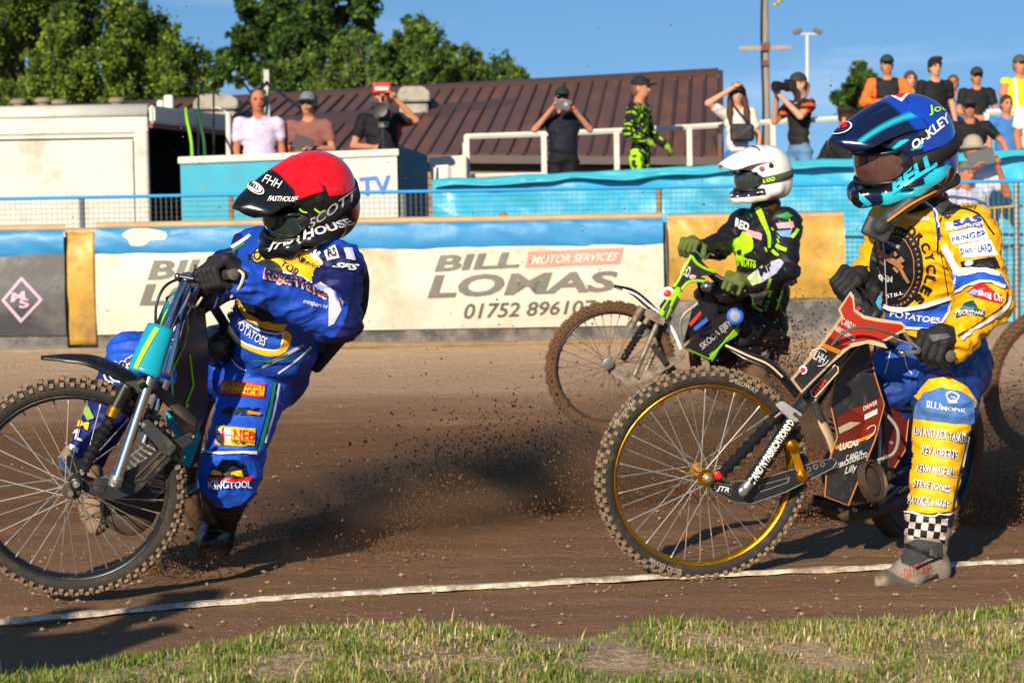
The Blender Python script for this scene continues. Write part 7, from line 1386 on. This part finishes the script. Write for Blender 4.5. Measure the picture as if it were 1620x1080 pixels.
def person(label, top, H, yaw=0, skin=SK1, shirt='#222222', pants='#23262e', hair='#3a2a1e', elL=(.24, .02, 1.16), wrL=(.25, -.08, .92), elR=(-.24, .02, 1.16), wrR=(-.25, -.08, .92), sleeve=.55, hat=None, hatkind='cap', glasses=False, hairkind='short', head_yaw=0, head_pitch=0, shorts=False, fat=1.0, vest=None, sleevecol=None, shoe='#2a2624', lean=0.0, pat=None, glove=None, hips=None, group='spectators on the terrace', extra=None):
    """top: highest point of the head; H: height to the feet. Local frame: faces -y, feet at the origin, 1.75 m tall"""
    k = H / 1.77; foot = Vector((top.x, top.y, top.z - H)); T = Matrix.Translation(foot) @ Matrix.Rotation(R(yaw), 4, 'Z') @ Matrix.Diagonal((k, k, k, 1))
    t = empty('person', foot, label, 'person', group); s = SDF(); hx = Vector((0, -lean, 0))
    cols = [skin, shirt, pants, hair, shoe, sleevecol or shirt, vest or shirt, glove or skin]
    HM = Matrix.Rotation(R(head_yaw), 3, 'Z') @ Matrix.Rotation(R(head_pitch), 3, 'X'); hc = Vector((0, -.015 - lean, 1.645)); hl = lambda x, y, z: hc + HM @ Vector((x, y, z))
    s.ell(hl(0, .012, .02), (.076, .093, .098), HM, .02, 0); s.ell(hl(0, -.02, -.05), (.056, .066, .072), HM, .03, 0); s.cap(hl(0, -.088, .002), hl(0, -.104, -.028), .010, .015, .012, 0)
    for sg in (-1, 1): s.ell(hl(.078 * sg, .015, -.005), (.012, .022, .032), HM, .008, 0)
    s.cap(hl(0, .02, -.06), hx + Vector((0, .015, 1.44)), .052, .058, .03, 0)
    s.ell(hx * .85 + Vector((0, .01, 1.29)), (.172 * fat, .105 * fat, .175), None, .05, 6 if vest else 1); s.ell(hx * .45 + Vector((0, -.005 * fat, 1.08)), (.152 * fat, .105 * fat ** 1.5, .15), None, .06, 1); s.ell((0, .01, .93), (.158 * fat, .11 * fat, .105), None, .05, 2)
    for sg, el, wr in ((1, elL, wrL), (-1, elR, wrR)):
        sh = hx + Vector((.178 * sg * min(fat, 1.1), .012, 1.415)); el = Vector(el) + hx * (1 if el[2] > 1.2 else .7); wr = Vector(wr) + hx * (1 if wr[2] > 1.2 else .7); md = sh.lerp(el, sleeve) if sleeve <= 1 else el
        s.cap(hx + Vector((.07 * sg, .015, 1.42)), sh, .062, .062, .04, 6 if vest else 1)
        s.cap(sh, md, .062, .056, .02, 5)
        if sleeve <= 1: s.cap(md, el, .042, .038, .006, 0); s.cap(el, wr, .040, .028, .015, 0)
        else: s.cap(el, wr, .052, .038, .02, 5)
    for sg in (-1, 1):
        o = Vector((.012 * sg, 0, 0)); hp, kn, an = Vector((.085 * sg, .01, .90)), Vector((.095 * sg, -.02, .50)), Vector((.10 * sg, .02, .09))
        s.cap(hp, kn.lerp(hp, .45) if shorts else kn, .092 * fat, .075 if shorts else .066, .03, 2)
        if shorts: s.cap(kn.lerp(hp, .45), kn, .066, .052, .008, 0); s.cap(kn, an, .050, .036, .015, 0)
        else: s.cap(kn, an, .066, .052, .02, 2)
        s.cap(an, (.11 * sg, .03, .045), .045, .045, .02, 4); s.cap((.11 * sg, .03, .045), (.12 * sg, -.14, .035), .045, .034, .02, 4)
    V, Q = s.mesh(.018); V = relax(V, Q, 1); ow = s.owner(V); cv = np.array([lin(c) for c in cols])[ow]
    N = vnormals(V, Q); d = np.array([wrinkle(v, 9) for v in V]) * np.where(np.isin(ow, (1, 2, 5, 6)), .016, 0); V = V + N * d[:, None]
    if pat: cv = pat(V, ow, cv)
    W = np.array([tuple(T @ Vector(p)) for p in V]); link('body', np_mesh(W, Q, 'body', cv), M_PV, t, smooth=True)
    ms = mat('skin' + skin, skin, .6, var=.06); T3 = lambda p: T @ Vector(p)
    def sub(nm, sd, m, h=.008, rl=1):
        V, Q = sd.mesh(h); V = relax(V, Q, rl); return link(nm, np_mesh(np.array([tuple(T @ Vector(p)) for p in V]), Q, nm), m, t, smooth=True)
    mh = mat('glove' + glove, glove, .7) if glove else ms
    for sg, el, wr in ((1, elL, wrL), (-1, elR, wrR)):
        hxw = hx * (1 if wr[2] > 1.2 else .7); a = Vector(wr) + hxw; hand_part(t, a, (Vector(wr) - Vector(el)), mh, T, .55, sg)
    # face
    dk = mat('eye_dark', '#2b1c16', .4); lip = mat('lip', '#94503f', .6)
    if glasses:
        g = SDF(); g.box(hl(.033, -.088, .012), (.031, .012, .020), HM, .01, .004).box(hl(-.033, -.088, .012), (.031, .012, .020), HM, .01, .004).cap(hl(-.02, -.092, .018), hl(.02, -.092, .018), .005); [g.cap(hl(.06 * q, -.08, .018), hl(.08 * q, .01, .018), .005) for q in (-1, 1)]; sub('sunglasses', g, mat('shades', '#0d0d10', .15), .006)
    else:
        for sg in (-1, 1): MB().ell(T3(hl(.031 * sg, -.083, .010)), (.013 * k, .010 * k, .007 * k), n=8, m=5).build('eye', dk, t, smooth=True); MB().ell(T3(hl(.031 * sg, -.087, .027)), (.019 * k, .008 * k, .005 * k), n=8, m=5).build('eyebrow', mat('hair' + hair, hair, .8, var=.3, scale=60), t, smooth=True)
    MB().ell(T3(hl(0, -.083, -.062)), (.024 * k, .009 * k, .006 * k), n=8, m=5).build('mouth', lip, t, smooth=True)
    hm_ = mat('hair' + hair, hair, .8, var=.3, scale=60); h_ = SDF()
    if hairkind == 'short': h_.ell(hl(0, .022, .034), (.083, .096, .096), HM, .01).ell(hl(0, .05, -.03), (.078, .065, .07), HM, .03).ell(hl(0, -.10, -.03), (.09, .07, .085), HM, .02, cut=True)
    elif hairkind == 'thick': h_.ell(hl(0, .022, .05), (.094, .105, .10), HM, .01).ell(hl(0, .055, -.02), (.082, .065, .07), HM, .03).ell(hl(-.03, -.06, .11), (.05, .04, .03), HM, .03).ell(hl(.03, -.06, .115), (.05, .04, .03), HM, .03).ell(hl(0, -.12, -.04), (.09, .08, .09), HM, .02, cut=True)
    elif hairkind == 'long':
        h_.ell(hl(0, .022, .034), (.086, .10, .098), HM, .01).ell(hl(0, -.10, -.035), (.075, .07, .085), HM, .02, cut=True)
        for sg in (-1, 1): h_.chain([hl(.072 * sg, .01, .03), hl(.085 * sg, .0, -.09), Vector((.10 * sg, -.05, 1.42)) + hx, Vector((.10 * sg, -.09, 1.30)) + hx], [.03, .035, .04, .025], .03)
        h_.chain([hl(0, .07, .0), hl(0, .07, -.12), Vector((0, .09, 1.36)) + hx], [.05, .07, .06], .04)
    elif hairkind == 'pony': h_.ell(hl(0, .022, .034), (.084, .098, .097), HM, .01).ell(hl(0, -.10, -.03), (.085, .07, .085), HM, .02, cut=True).chain([hl(0, .10, .04), hl(0, .15, -.01), hl(0, .14, -.13)], [.03, .032, .018], .02)
    elif hairkind == 'bald': h_.ell(hl(0, .052, -.035), (.081, .06, .055), HM, .02)
    if h_.p: sub('hair', h_, hm_, .012)
    if hat:
        mc = mat('hat' + hat, hat, .8, var=.12, scale=30); c_ = SDF()
        if hatkind == 'cap': c_.ell(hl(0, .012, .05), (.090, .106, .090), HM, .01).box(hl(0, .0, -.03), (.2, .2, .06), HM, .01, .01, cut=True).ell(hl(0, -.125, .038), (.072, .075, .010), HM @ Matrix.Rotation(R(-8), 3, 'X'), .008)
        elif hatkind == 'bucket': c_.ell(hl(0, .012, .055), (.092, .106, .092), HM, .01).box(hl(0, .0, -.04), (.2, .2, .06), HM, .01, .01, cut=True).ell(hl(0, .0, .022), (.145, .16, .016), HM, .03)
        elif hatkind == 'band': c_.ell(hl(0, .014, .045), (.086, .100, .035), HM, .01)
        sub('hat', c_, mc, .0105)
    if extra: extra(t, T, hl, sub)
    return t
def stand(px, py, Y, deck): p = P(px, py, Y); return p, p.z - deck
DK1, DK2 = 0.84, 1.02
def crowd():
    # commentators
    def headset(t, T, hl, sub):
        s = SDF(); [s.ell(hl(.088 * q, .015, -.005), (.016, .036, .042), None, .01) for q in (-1, 1)]; s.chain([hl(.088, .015, .03), hl(.07, .015, .10), hl(0, .015, .128), hl(-.07, .015, .10), hl(-.088, .015, .03)], [.009] * 5); s.chain([hl(.085, -.01, -.02), hl(.06, -.09, -.055), hl(.02, -.115, -.062)], [.006, .006, .009]); sub('headset', s, mat('headset', '#17171a', .5), .006)
    def check(V, ow, cv):
        m = np.isin(ow, (1, 5)); g = ((np.floor(V[:, 0] / .025) + np.floor(V[:, 2] / .025)) % 2 == 0); cv[m & g] *= .88; return cv
    p, H = stand(408, 141, 23.6, DK1); person('balding commentator in pale checked shirt wearing a headset', p, H, 8, SK2, '#d3c6dd', '#3a3d49', '#6d5545', hairkind='bald', elL=(.235, .03, 1.15), wrL=(.24, -.05, .90), elR=(-.235, .03, 1.15), wrR=(-.23, -.05, .90), pat=check, extra=headset, fat=1.12)
    p, H = stand(487, 146, 23.7, DK1); person('man in brown t-shirt, grey cap and sunglasses holding a dark folder', p, H, -10, SK1, '#85554e', '#2d2c33', '#4b3a2e', hat='#6d7178', glasses=True, elL=(.27, -.05, 1.16), wrL=(.10, -.26, 1.17), elR=(-.25, .03, 1.15), wrR=(-.24, -.06, .92), extra=headset, fat=1.1)
    o = MB().box(p + Vector((-.03, -.33, -.56)), (.22, .02, .15), Matrix.Rotation(R(20), 3, 'Y')).build('folder', mat('folder_dark', '#2b1d1c', .5), bevel=.004); tag(o, 'dark folder held by the man in the brown t-shirt', 'folder')
    # cameraman
    def redset(t, T, hl, sub):
        s = SDF(); s.box(hl(0, 0, .085), (.098, .10, .060), None, .02, .01); sub('red_eyepiece_hood', s, mat('red_hood', '#b52a24', .5), .008); s = SDF(); s.box(hl(.0, -.105, .075), (.07, .01, .022), None, .005, .004); sub('hood_label', s, mat('hood_pale', '#d8cdbd', .5), .006)
    def redside(V, ow, cv):
        m = np.isin(ow, (1, 5)) & (np.abs(V[:, 0]) > .15) & (V[:, 2] < 1.36) & (V[:, 0] > 0); cv[m] = lin('#b01f2e'); return cv
    p, H = stand(604, 134, 23.6, DK1); person('cameraman in black and red t-shirt with red hood raising one arm', p, H, 4, SK1, '#17171c', '#1b1b20', '#3a2a1e', elL=(.34, -.02, 1.40), wrL=(.14, -.08, 1.62), elR=(-.30, -.04, 1.15), wrR=(-.08, -.32, 1.12), pat=redside, extra=redset, fat=1.12)
    c = P(606, 176, 23.15); t = empty('video_camera', (c.x, c.y, DK1), 'black video camera on a tripod in front of the cameraman', 'video camera'); k = mat('camera_black', '#1a1a1d', .45)
    MB().box(c, (.17, .34, .17)).build('camera_body', k, t, bevel=.015); MB().lathe(c + Vector((-.01, -.17, 0)), (0, -1, 0), [(0, .06), (.10, .06), (.12, .075), (.16, .075), (.155, .05)], 18).build('lens', k, t, smooth=True); MB().box(c + Vector((-.09, .02, .11)), (.09, .12, .05)).build('viewfinder', k, t, bevel=.01); MB().tube([c + Vector((0, -.12, .10)), c + Vector((0, -.10, .15)), c + Vector((0, .10, .15)), c + Vector((0, .12, .10))], .012, 6).build('handle', k, t)
    MB().lathe(c + Vector((0, 0, -.17)), (0, 0, 1), [(0, .05), (.06, .06), (.08, .03)], 14).build('tripod_head', M_GALV, t, smooth=True); MB().tube([c + Vector((0, 0, -.16)), c + Vector((0, 0, -.45))], .025, 8).build('centre_column', k, t)
    for a in (0.3, 2.4, 4.5): MB().tube([c + Vector((0, 0, -.2)), Vector((c.x + .38 * math.sin(a), c.y + .38 * math.cos(a) * .6, DK1))], .016, 6).build('leg', k, t)
    # man filming with a phone
    p, H = stand(889, 139, 23.4, DK2)
    def wb(t, T, hl, sub): s = SDF(); s.ell((.115, -.245, 1.515), (.036, .036, .026), None, .01); sub('wristband', s, mat('band_orange', '#e8572a', .6), .007)
    person('man in navy t-shirt and black cap filming with a phone at his face', p, H, 0, SK1, '#161a26', '#15151a', '#40352c', hat='#1a2228', glasses=True, elL=(.32, -.10, 1.27), wrL=(.10, -.26, 1.54), elR=(-.33, -.10, 1.28), wrR=(-.10, -.26, 1.54), extra=wb, fat=1.12)
    c = p + Vector((0, -.30, -.20)); t = empty('phone', c, 'phone held up by the man in the navy t-shirt', 'phone'); MB().box(c, (.155, .012, .10)).build('case', mat('phone_grey', '#4a4c50', .4), t, bevel=.004); MB().box(c + Vector((.03, -.008, .01)), (.04, .006, .04)).build('lens_block', mat('phone_pale', '#9a9ca0', .4), t)
    # standing rider
    def lime(V, ow, cv):
        m = np.isin(ow, (1, 2, 5)); g = np.sin(V[:, 0] * 95 + 3 * np.sin(V[:, 2] * 50)) + np.sin(V[:, 2] * 80 + 2 * np.sin(V[:, 0] * 60)) > 1.0; cv[m & g] = lin('#a9e21c'); cv[m & (np.abs(V[:, 0] + .15) < .016)] = lin('#a9e21c'); return cv
    p, H = stand(1012, 122, 23.9, DK2); person('rider standing by the railing in black and lime suit and black cap', p, H, 62, SK1, '#16181a', '#16181a', '#6b4a33', hat='#17181a', hatkind='cap', sleeve=2, elL=(.28, .02, 1.17), wrL=(.26, -.18, 1.02), elR=(-.27, .03, 1.15), wrR=(-.22, -.18, 1.05), pat=lime, glove='#7da31d', head_yaw=8, fat=.88)
    # woman shading her eyes
    p, H = stand(1166, 131, 24.4, DK2); person('woman in white top with long brown hair shading her eyes', p, H, 5, SK3, '#ddd6cc', '#3c6ea5', '#4b2b1a', hairkind='long', glasses=True, elL=(.25, .0, 1.15), wrL=(.22, -.14, .98), elR=(-.36, -.08, 1.53), wrR=(-.08, -.16, 1.70), shorts=True, fat=.86)
    b = P(1174, 210, 24.2); t = empty('shoulder_bag', b, 'black shoulder bag of the woman in the white top', 'bag'); s = SDF(); s.box(b, (.13, .045, .095), None, .03, .01); sdf_obj('pouch', s, .012, mat('bag_black', '#17171b', .6), t, folds=.006, fscale=9); MB().tube(spline([b + Vector((.10, 0, .07)), P(1160, 165, 24.22), P(1156, 150, 24.35)], 5), .010, 6).build('strap', MATS['bag_black'], t)
    # woman photographer
    def orange(V, ow, cv): m = (ow == 5); cv[m & (np.sin(V[:, 2] * 90) > .1)] = lin('#d9582a'); return cv
    p, H = stand(1263, 116, 24.3, DK2); person('fair haired woman in black and orange shirt taking photographs', p, H, -52, SK3, '#26211f', '#5f86ad', '#9c6c3c', hairkind='pony', hat='#2c2f36', hatkind='cap', elL=(.22, -.20, 1.28), wrL=(.06, -.36, 1.52), elR=(-.24, -.14, 1.25), wrR=(-.07, -.26, 1.54), shorts=True, fat=.88, pat=orange)
    c = P(1250, 137, 24.05); t = empty('camera', c, 'black camera with long lens held by the woman photographer', 'camera'); MB().box(c, (.13, .10, .11), Matrix.Rotation(R(-35), 3, 'Z')).build('camera_body', k, t, bevel=.015); MB().lathe(c, Vector((-.85, -.5, 0)), [(.03, .045), (.14, .045), (.15, .055), (.22, .055), (.215, .04)], 16).build('lens', k, t, smooth=True)
    # crowd at the right
    def vest(V, ow, cv): m = (ow == 1) | (ow == 6); cv[m & ((np.abs(V[:, 0]) < .15) | (V[:, 2] < 1.12))] = lin('#1f2128'); return cv
    D3 = 1.48
    p, H = stand(1403, 88, 27.3, D3); person('man in orange jacket and dark cap with folded arms', p, H, -5, SK1, '#f0712a', '#23252c', '#3a2a1e', hat='#1a3436', glasses=False, sleeve=2, elL=(.30, -.06, 1.18), wrL=(.02, -.22, 1.20), elR=(-.30, -.06, 1.18), wrR=(-.02, -.22, 1.17), pat=vest, fat=1.12, glove='#c08262')
    p, H = stand(1479, 92, 27.2, D3); person('young man with thick dark hair in black polo shirt', p, H, 10, SK3, '#1a1a1e', '#20242c', '#241811', hairkind='thick', fat=1.02)
    p, H = stand(1545, 107, 26.9, D3); person('man in black polo, dark cap and sunglasses with clasped hands', p, H, 0, SK1, '#1c1c20', '#20242c', '#3a2a1e', hat='#34342e', glasses=True, elL=(.27, -.04, 1.15), wrL=(.05, -.24, 1.06), elR=(-.27, -.04, 1.15), wrR=(-.05, -.24, 1.06), fat=1.08)
    def stripes(V, ow, cv): m = (ow == 6) | (ow == 1); cv[m & (np.abs(np.abs(V[:, 0]) - .10) < .018)] = lin('#d9d8cc'); return cv
    p, H = stand(1613, 88, 26.6, D3); person('man in yellow hi-vis vest and cap at the right edge', p, H, 12, SK1, '#c8e01c', '#8b7a55', '#6d5545', hat='#4a4f45', vest='#c8e01c', sleevecol=SK1, pat=stripes, fat=1.15)
    p, H = stand(1533, 155, 23.9, DK2 - .12); person('broad man in black t-shirt and cap leaning on the tarpaulin edge', p, H, -8, SK2, '#18181b', '#26262c', '#3a2a1e', hat='#1d1d20', glasses=True, elL=(.40, -.12, 1.20), wrL=(.46, -.28, .98), elR=(-.34, -.10, 1.17), wrR=(-.30, -.28, .98), fat=1.22, lean=.08)
    p, H = stand(1341, 172, 23.3, .35); person('dark haired person in black bending behind the blue helmet', p, H, -30, SK1, '#1b1b1f', '#20242c', '#2a1c14', hairkind='thick', elL=(.25, -.12, 1.18), wrL=(.16, -.34, 1.12), elR=(-.27, -.12, 1.18), wrR=(-.16, -.34, 1.10))
    p, H = stand(1539, 216, 21.95, .09); person('man in pale shirt and beige bucket hat holding up a tablet', p, H, 0, SK2, '#c9d2e6', '#3b3f4b', '#5d4a3a', hat='#a79c86', hatkind='bucket', elL=(.30, -.10, 1.22), wrL=(.17, -.26, 1.50), elR=(-.26, -.10, 1.24), wrR=(-.05, -.28, 1.46))
    c = P(1553, 250, 21.60); t = empty('tablet', c, 'grey tablet held by the man in the bucket hat', 'tablet'); MB().box(c, (.26, .015, .16), Matrix.Rotation(R(-14), 3, 'Y')).build('case', mat('tablet_grey', '#5b5f5f', .4), t, bevel=.006)
    p, H = stand(1528, 256, 21.75, .09); person('man with grey hair and blue headband in front of the bucket hat man', p, H, 25, SK2, '#b9c4dc', '#3b3f4b', '#6d665f', hat='#35537d', hatkind='band')
    p, H = stand(1640, 128, 23.6, DK2 - .1); person('person in white and yellow shirt cut by the right edge', p, H, 15, SK2, '#ece8e0', '#d9b12a', '#3a2a1e', fat=1.15)
    p, H = stand(796, 336, 21.04, .09); person('ginger haired child whose head just shows over the airfence', p, H, 20, SK2, '#7a3a34', '#33353d', '#a5603a')
    p, H = stand(1508, 118, 28.3, D3); person('man in pale blue shirt half hidden behind the two black polo shirts', p, H, -15, SK2, '#6f87a8', '#20242c', '#5a4636', fat=1.05)
    p, H = stand(1592, 150, 25.2, DK2); person('person in blue top and khaki shorts behind the white rail', p, H, 10, SK1, '#3f78b8', '#a08a5e', '#3a2a1e', shorts=True)
    p, H = stand(1440, 112, 28.2, D3); person('person in grey top between the orange jacket and the young man', p, H, 5, SK3, '#5b5e66', '#20242c', '#4b3a2e', hairkind='long', fat=.9)
    # unseen marshals added outside the picture to cast a shadow across the verge
    q = Vector((-2.42, 2.72, 1.76)); person('track marshal standing on the verge left of the camera', q, 1.70, 200, SK2, '#3a3f52', '#2b2e38', '#3a2a1e', group='trackside staff', fat=1.3, hat='#3a3f52')
    q = Vector((-2.78, 2.45, 1.76)); person('second track marshal beside the first, outside the picture', q, 1.70, 190, SK2, '#c8601f', '#2b2e38', '#3a2a1e', group='trackside staff', fat=1.3)
crowd()

# ================================================================== dirt thrown up by the rear wheels
def spray():
    rg = np.random.default_rng(11); Ps = []; Rs = []
    def plume(o, d, n, L, h0, h1, sp, r=(.0015, .007), bias=1.4, z0=0.0):
        o = np.array(o); d = np.array(d, float); d /= np.linalg.norm(d); s = np.array([-d[1], d[0], 0]); t = rg.random(n) ** bias; lat = rg.normal(0, 1, n) * sp * (.25 + t); hh = (h0 + (h1 - h0) * np.sin(np.clip(t * 1.25, 0, 1) * math.pi)) ; z = z0 + np.abs(rg.normal(0, 1, n)) * hh * .5
        Ps.append(o + np.outer(t * L, d) + np.outer(lat, s) + np.outer(z, [0, 0, 1])); Rs.append(r[0] + (r[1] - r[0]) * rg.random(n) ** 3)
    plume((-.74, 7.9, .0), (.55, .84, 0), 38000, 3.7, .10, .28, .30, (.0012, .0036), .85); plume((-.78, 7.9, .0), (.72, .70, 0), 14000, 2.6, .05, .24, .22, (.0012, .0042), 1.0); plume((-.72, 8.0, .02), (.6, .8, 0), 5000, 3.9, .15, .55, .42, (.0012, .0050), .9); plume((-.72, 8.0, .05), (.6, .8, 0), 900, 4.2, .3, 1.2, .5, (.001, .004), .9)
    plume((1.62, 8.05, .0), (.75, .66, 0), 16000, 2.2, .08, .36, .28, (.0010, .0042), 1.0); plume((1.0, 8.4, .0), (.9, .5, 0), 10000, 1.6, .05, .16, .3, (.0012, .005), 1.0); plume((1.9, 9.2, .0), (.8, .6, 0), 10000, 1.6, .15, .6, .3, (.0010, .0040), 1.0)
    plume((1.30, 12.3, .05), (.55, .8, 0), 11000, 2.4, .22, .55, .28, (.0014, .0055), 1.3); plume((1.18, 12.0, .12), (.25, .3, 0), 9000, .9, .2, .38, .22, (.0014, .0055), 1.0)
    plume((-1.2, 7.3, 0), (.6, .6, 0), 1500, 1.0, .04, .2, .2, (.0015, .005)); plume((.55, 11.9, 0), (.7, .6, 0), 2500, 1.6, .05, .15, .25)
    plume((.25, 9.6, .0), (.95, .2, 0), 16000, 1.7, .04, .14, .75, (.0010, .0036), 1.0)
    # loose specks hanging in the air
    n = 420; x = rg.uniform(-10, 1700, n); y = np.where(rg.random(n) < .5, rg.uniform(0, 330, n), rg.uniform(330, 700, n)); Y = rg.uniform(8, 14, n)
    Ps.append(np.array([tuple(P(a, b, c)) for a, b, c in zip(x, y, Y)])); Rs.append(.0010 + .0028 * rg.random(n) ** 2.5)
    X = np.concatenate(Ps); r = np.concatenate(Rs); keep = X[:, 2] > 0; X, r = X[keep], r[keep]; n = len(X)
    base = np.array([(1, 1, 1), (1, -1, -1), (-1, 1, -1), (-1, -1, 1)], float); F0 = np.array([(0, 1, 2), (0, 3, 1), (0, 2, 3), (1, 3, 2)])
    V = (X[:, None, :] + base[None] * r[:, None, None] * rg.uniform(.5, 1.3, (n, 4, 1)) + rg.normal(0, .5, (n, 4, 3)) * r[:, None, None]).reshape(-1, 3); F = (F0[None] + (np.arange(n) * 4)[:, None, None]).reshape(-1, 3)
    o = link('dirt_spray', np_mesh(V, F, 'dirt_spray'), mat('flying_dirt', '#82583a', .95, var=.3, scale=9)); tag(o, 'brown shale thrown up behind the racing motorcycles', 'dirt', kind='stuff')
spray()
def dust():
    def cloud(c, rad, rotz, dens, label):
        me = MB().ell((0, 0, 0), (1, 1, 1), n=20, m=12).mesh('dust_cloud'); o = bpy.data.objects.new('dust_cloud', me); COL.objects.link(o)
        o.location = c; o.scale = rad; o.rotation_euler = (0, 0, R(rotz)); tag(o, label, 'dust', kind='stuff')
        m = bpy.data.materials.new('dust'); m.use_nodes = True; N = m.node_tree.nodes; L = m.node_tree.links; N.remove(N['Principled BSDF'])
        v = N.new('ShaderNodeVolumePrincipled'); v.inputs['Color'].default_value = (.55, .34, .19, 1); v.inputs['Anisotropy'].default_value = .2
        tc = N.new('ShaderNodeTexCoord'); ln = N.new('ShaderNodeVectorMath'); ln.operation = 'LENGTH'; L.new(tc.outputs['Object'], ln.inputs[0])
        f = N.new('ShaderNodeMapRange'); f.inputs[1].default_value = 1.0; f.inputs[2].default_value = .25; L.new(ln.outputs['Value'], f.inputs[0])
        nn = N.new('ShaderNodeTexNoise'); nn.inputs['Scale'].default_value = 2.6; nn.inputs['Detail'].default_value = 5; L.new(tc.outputs['Object'], nn.inputs[0])
        g = N.new('ShaderNodeMapRange'); g.inputs[1].default_value = .30; g.inputs[2].default_value = .72; g.inputs[4].default_value = dens; L.new(nn.outputs[0], g.inputs[0])
        k = N.new('ShaderNodeMath'); k.operation = 'MULTIPLY'; L.new(f.outputs[0], k.inputs[0]); L.new(g.outputs[0], k.inputs[1]); L.new(k.outputs[0], v.inputs['Density']); L.new(v.outputs[0], N['Material Output'].inputs['Volume'])
        o.data.materials.append(m)
    cloud((-.05, 9.0, .02), (2.1, .70, .30), 58, 6.5, 'brown dust thrown up behind the red helmeted rider')
    cloud((.9, 10.6, .06), (1.5, .8, .40), 35, 2.6, 'brown dust around the rear of the far motorcycle')
    cloud((2.35, 9.0, .08), (1.2, .5, .5), 45, 3.0, 'brown dust behind the yellow suited rider')
dust()
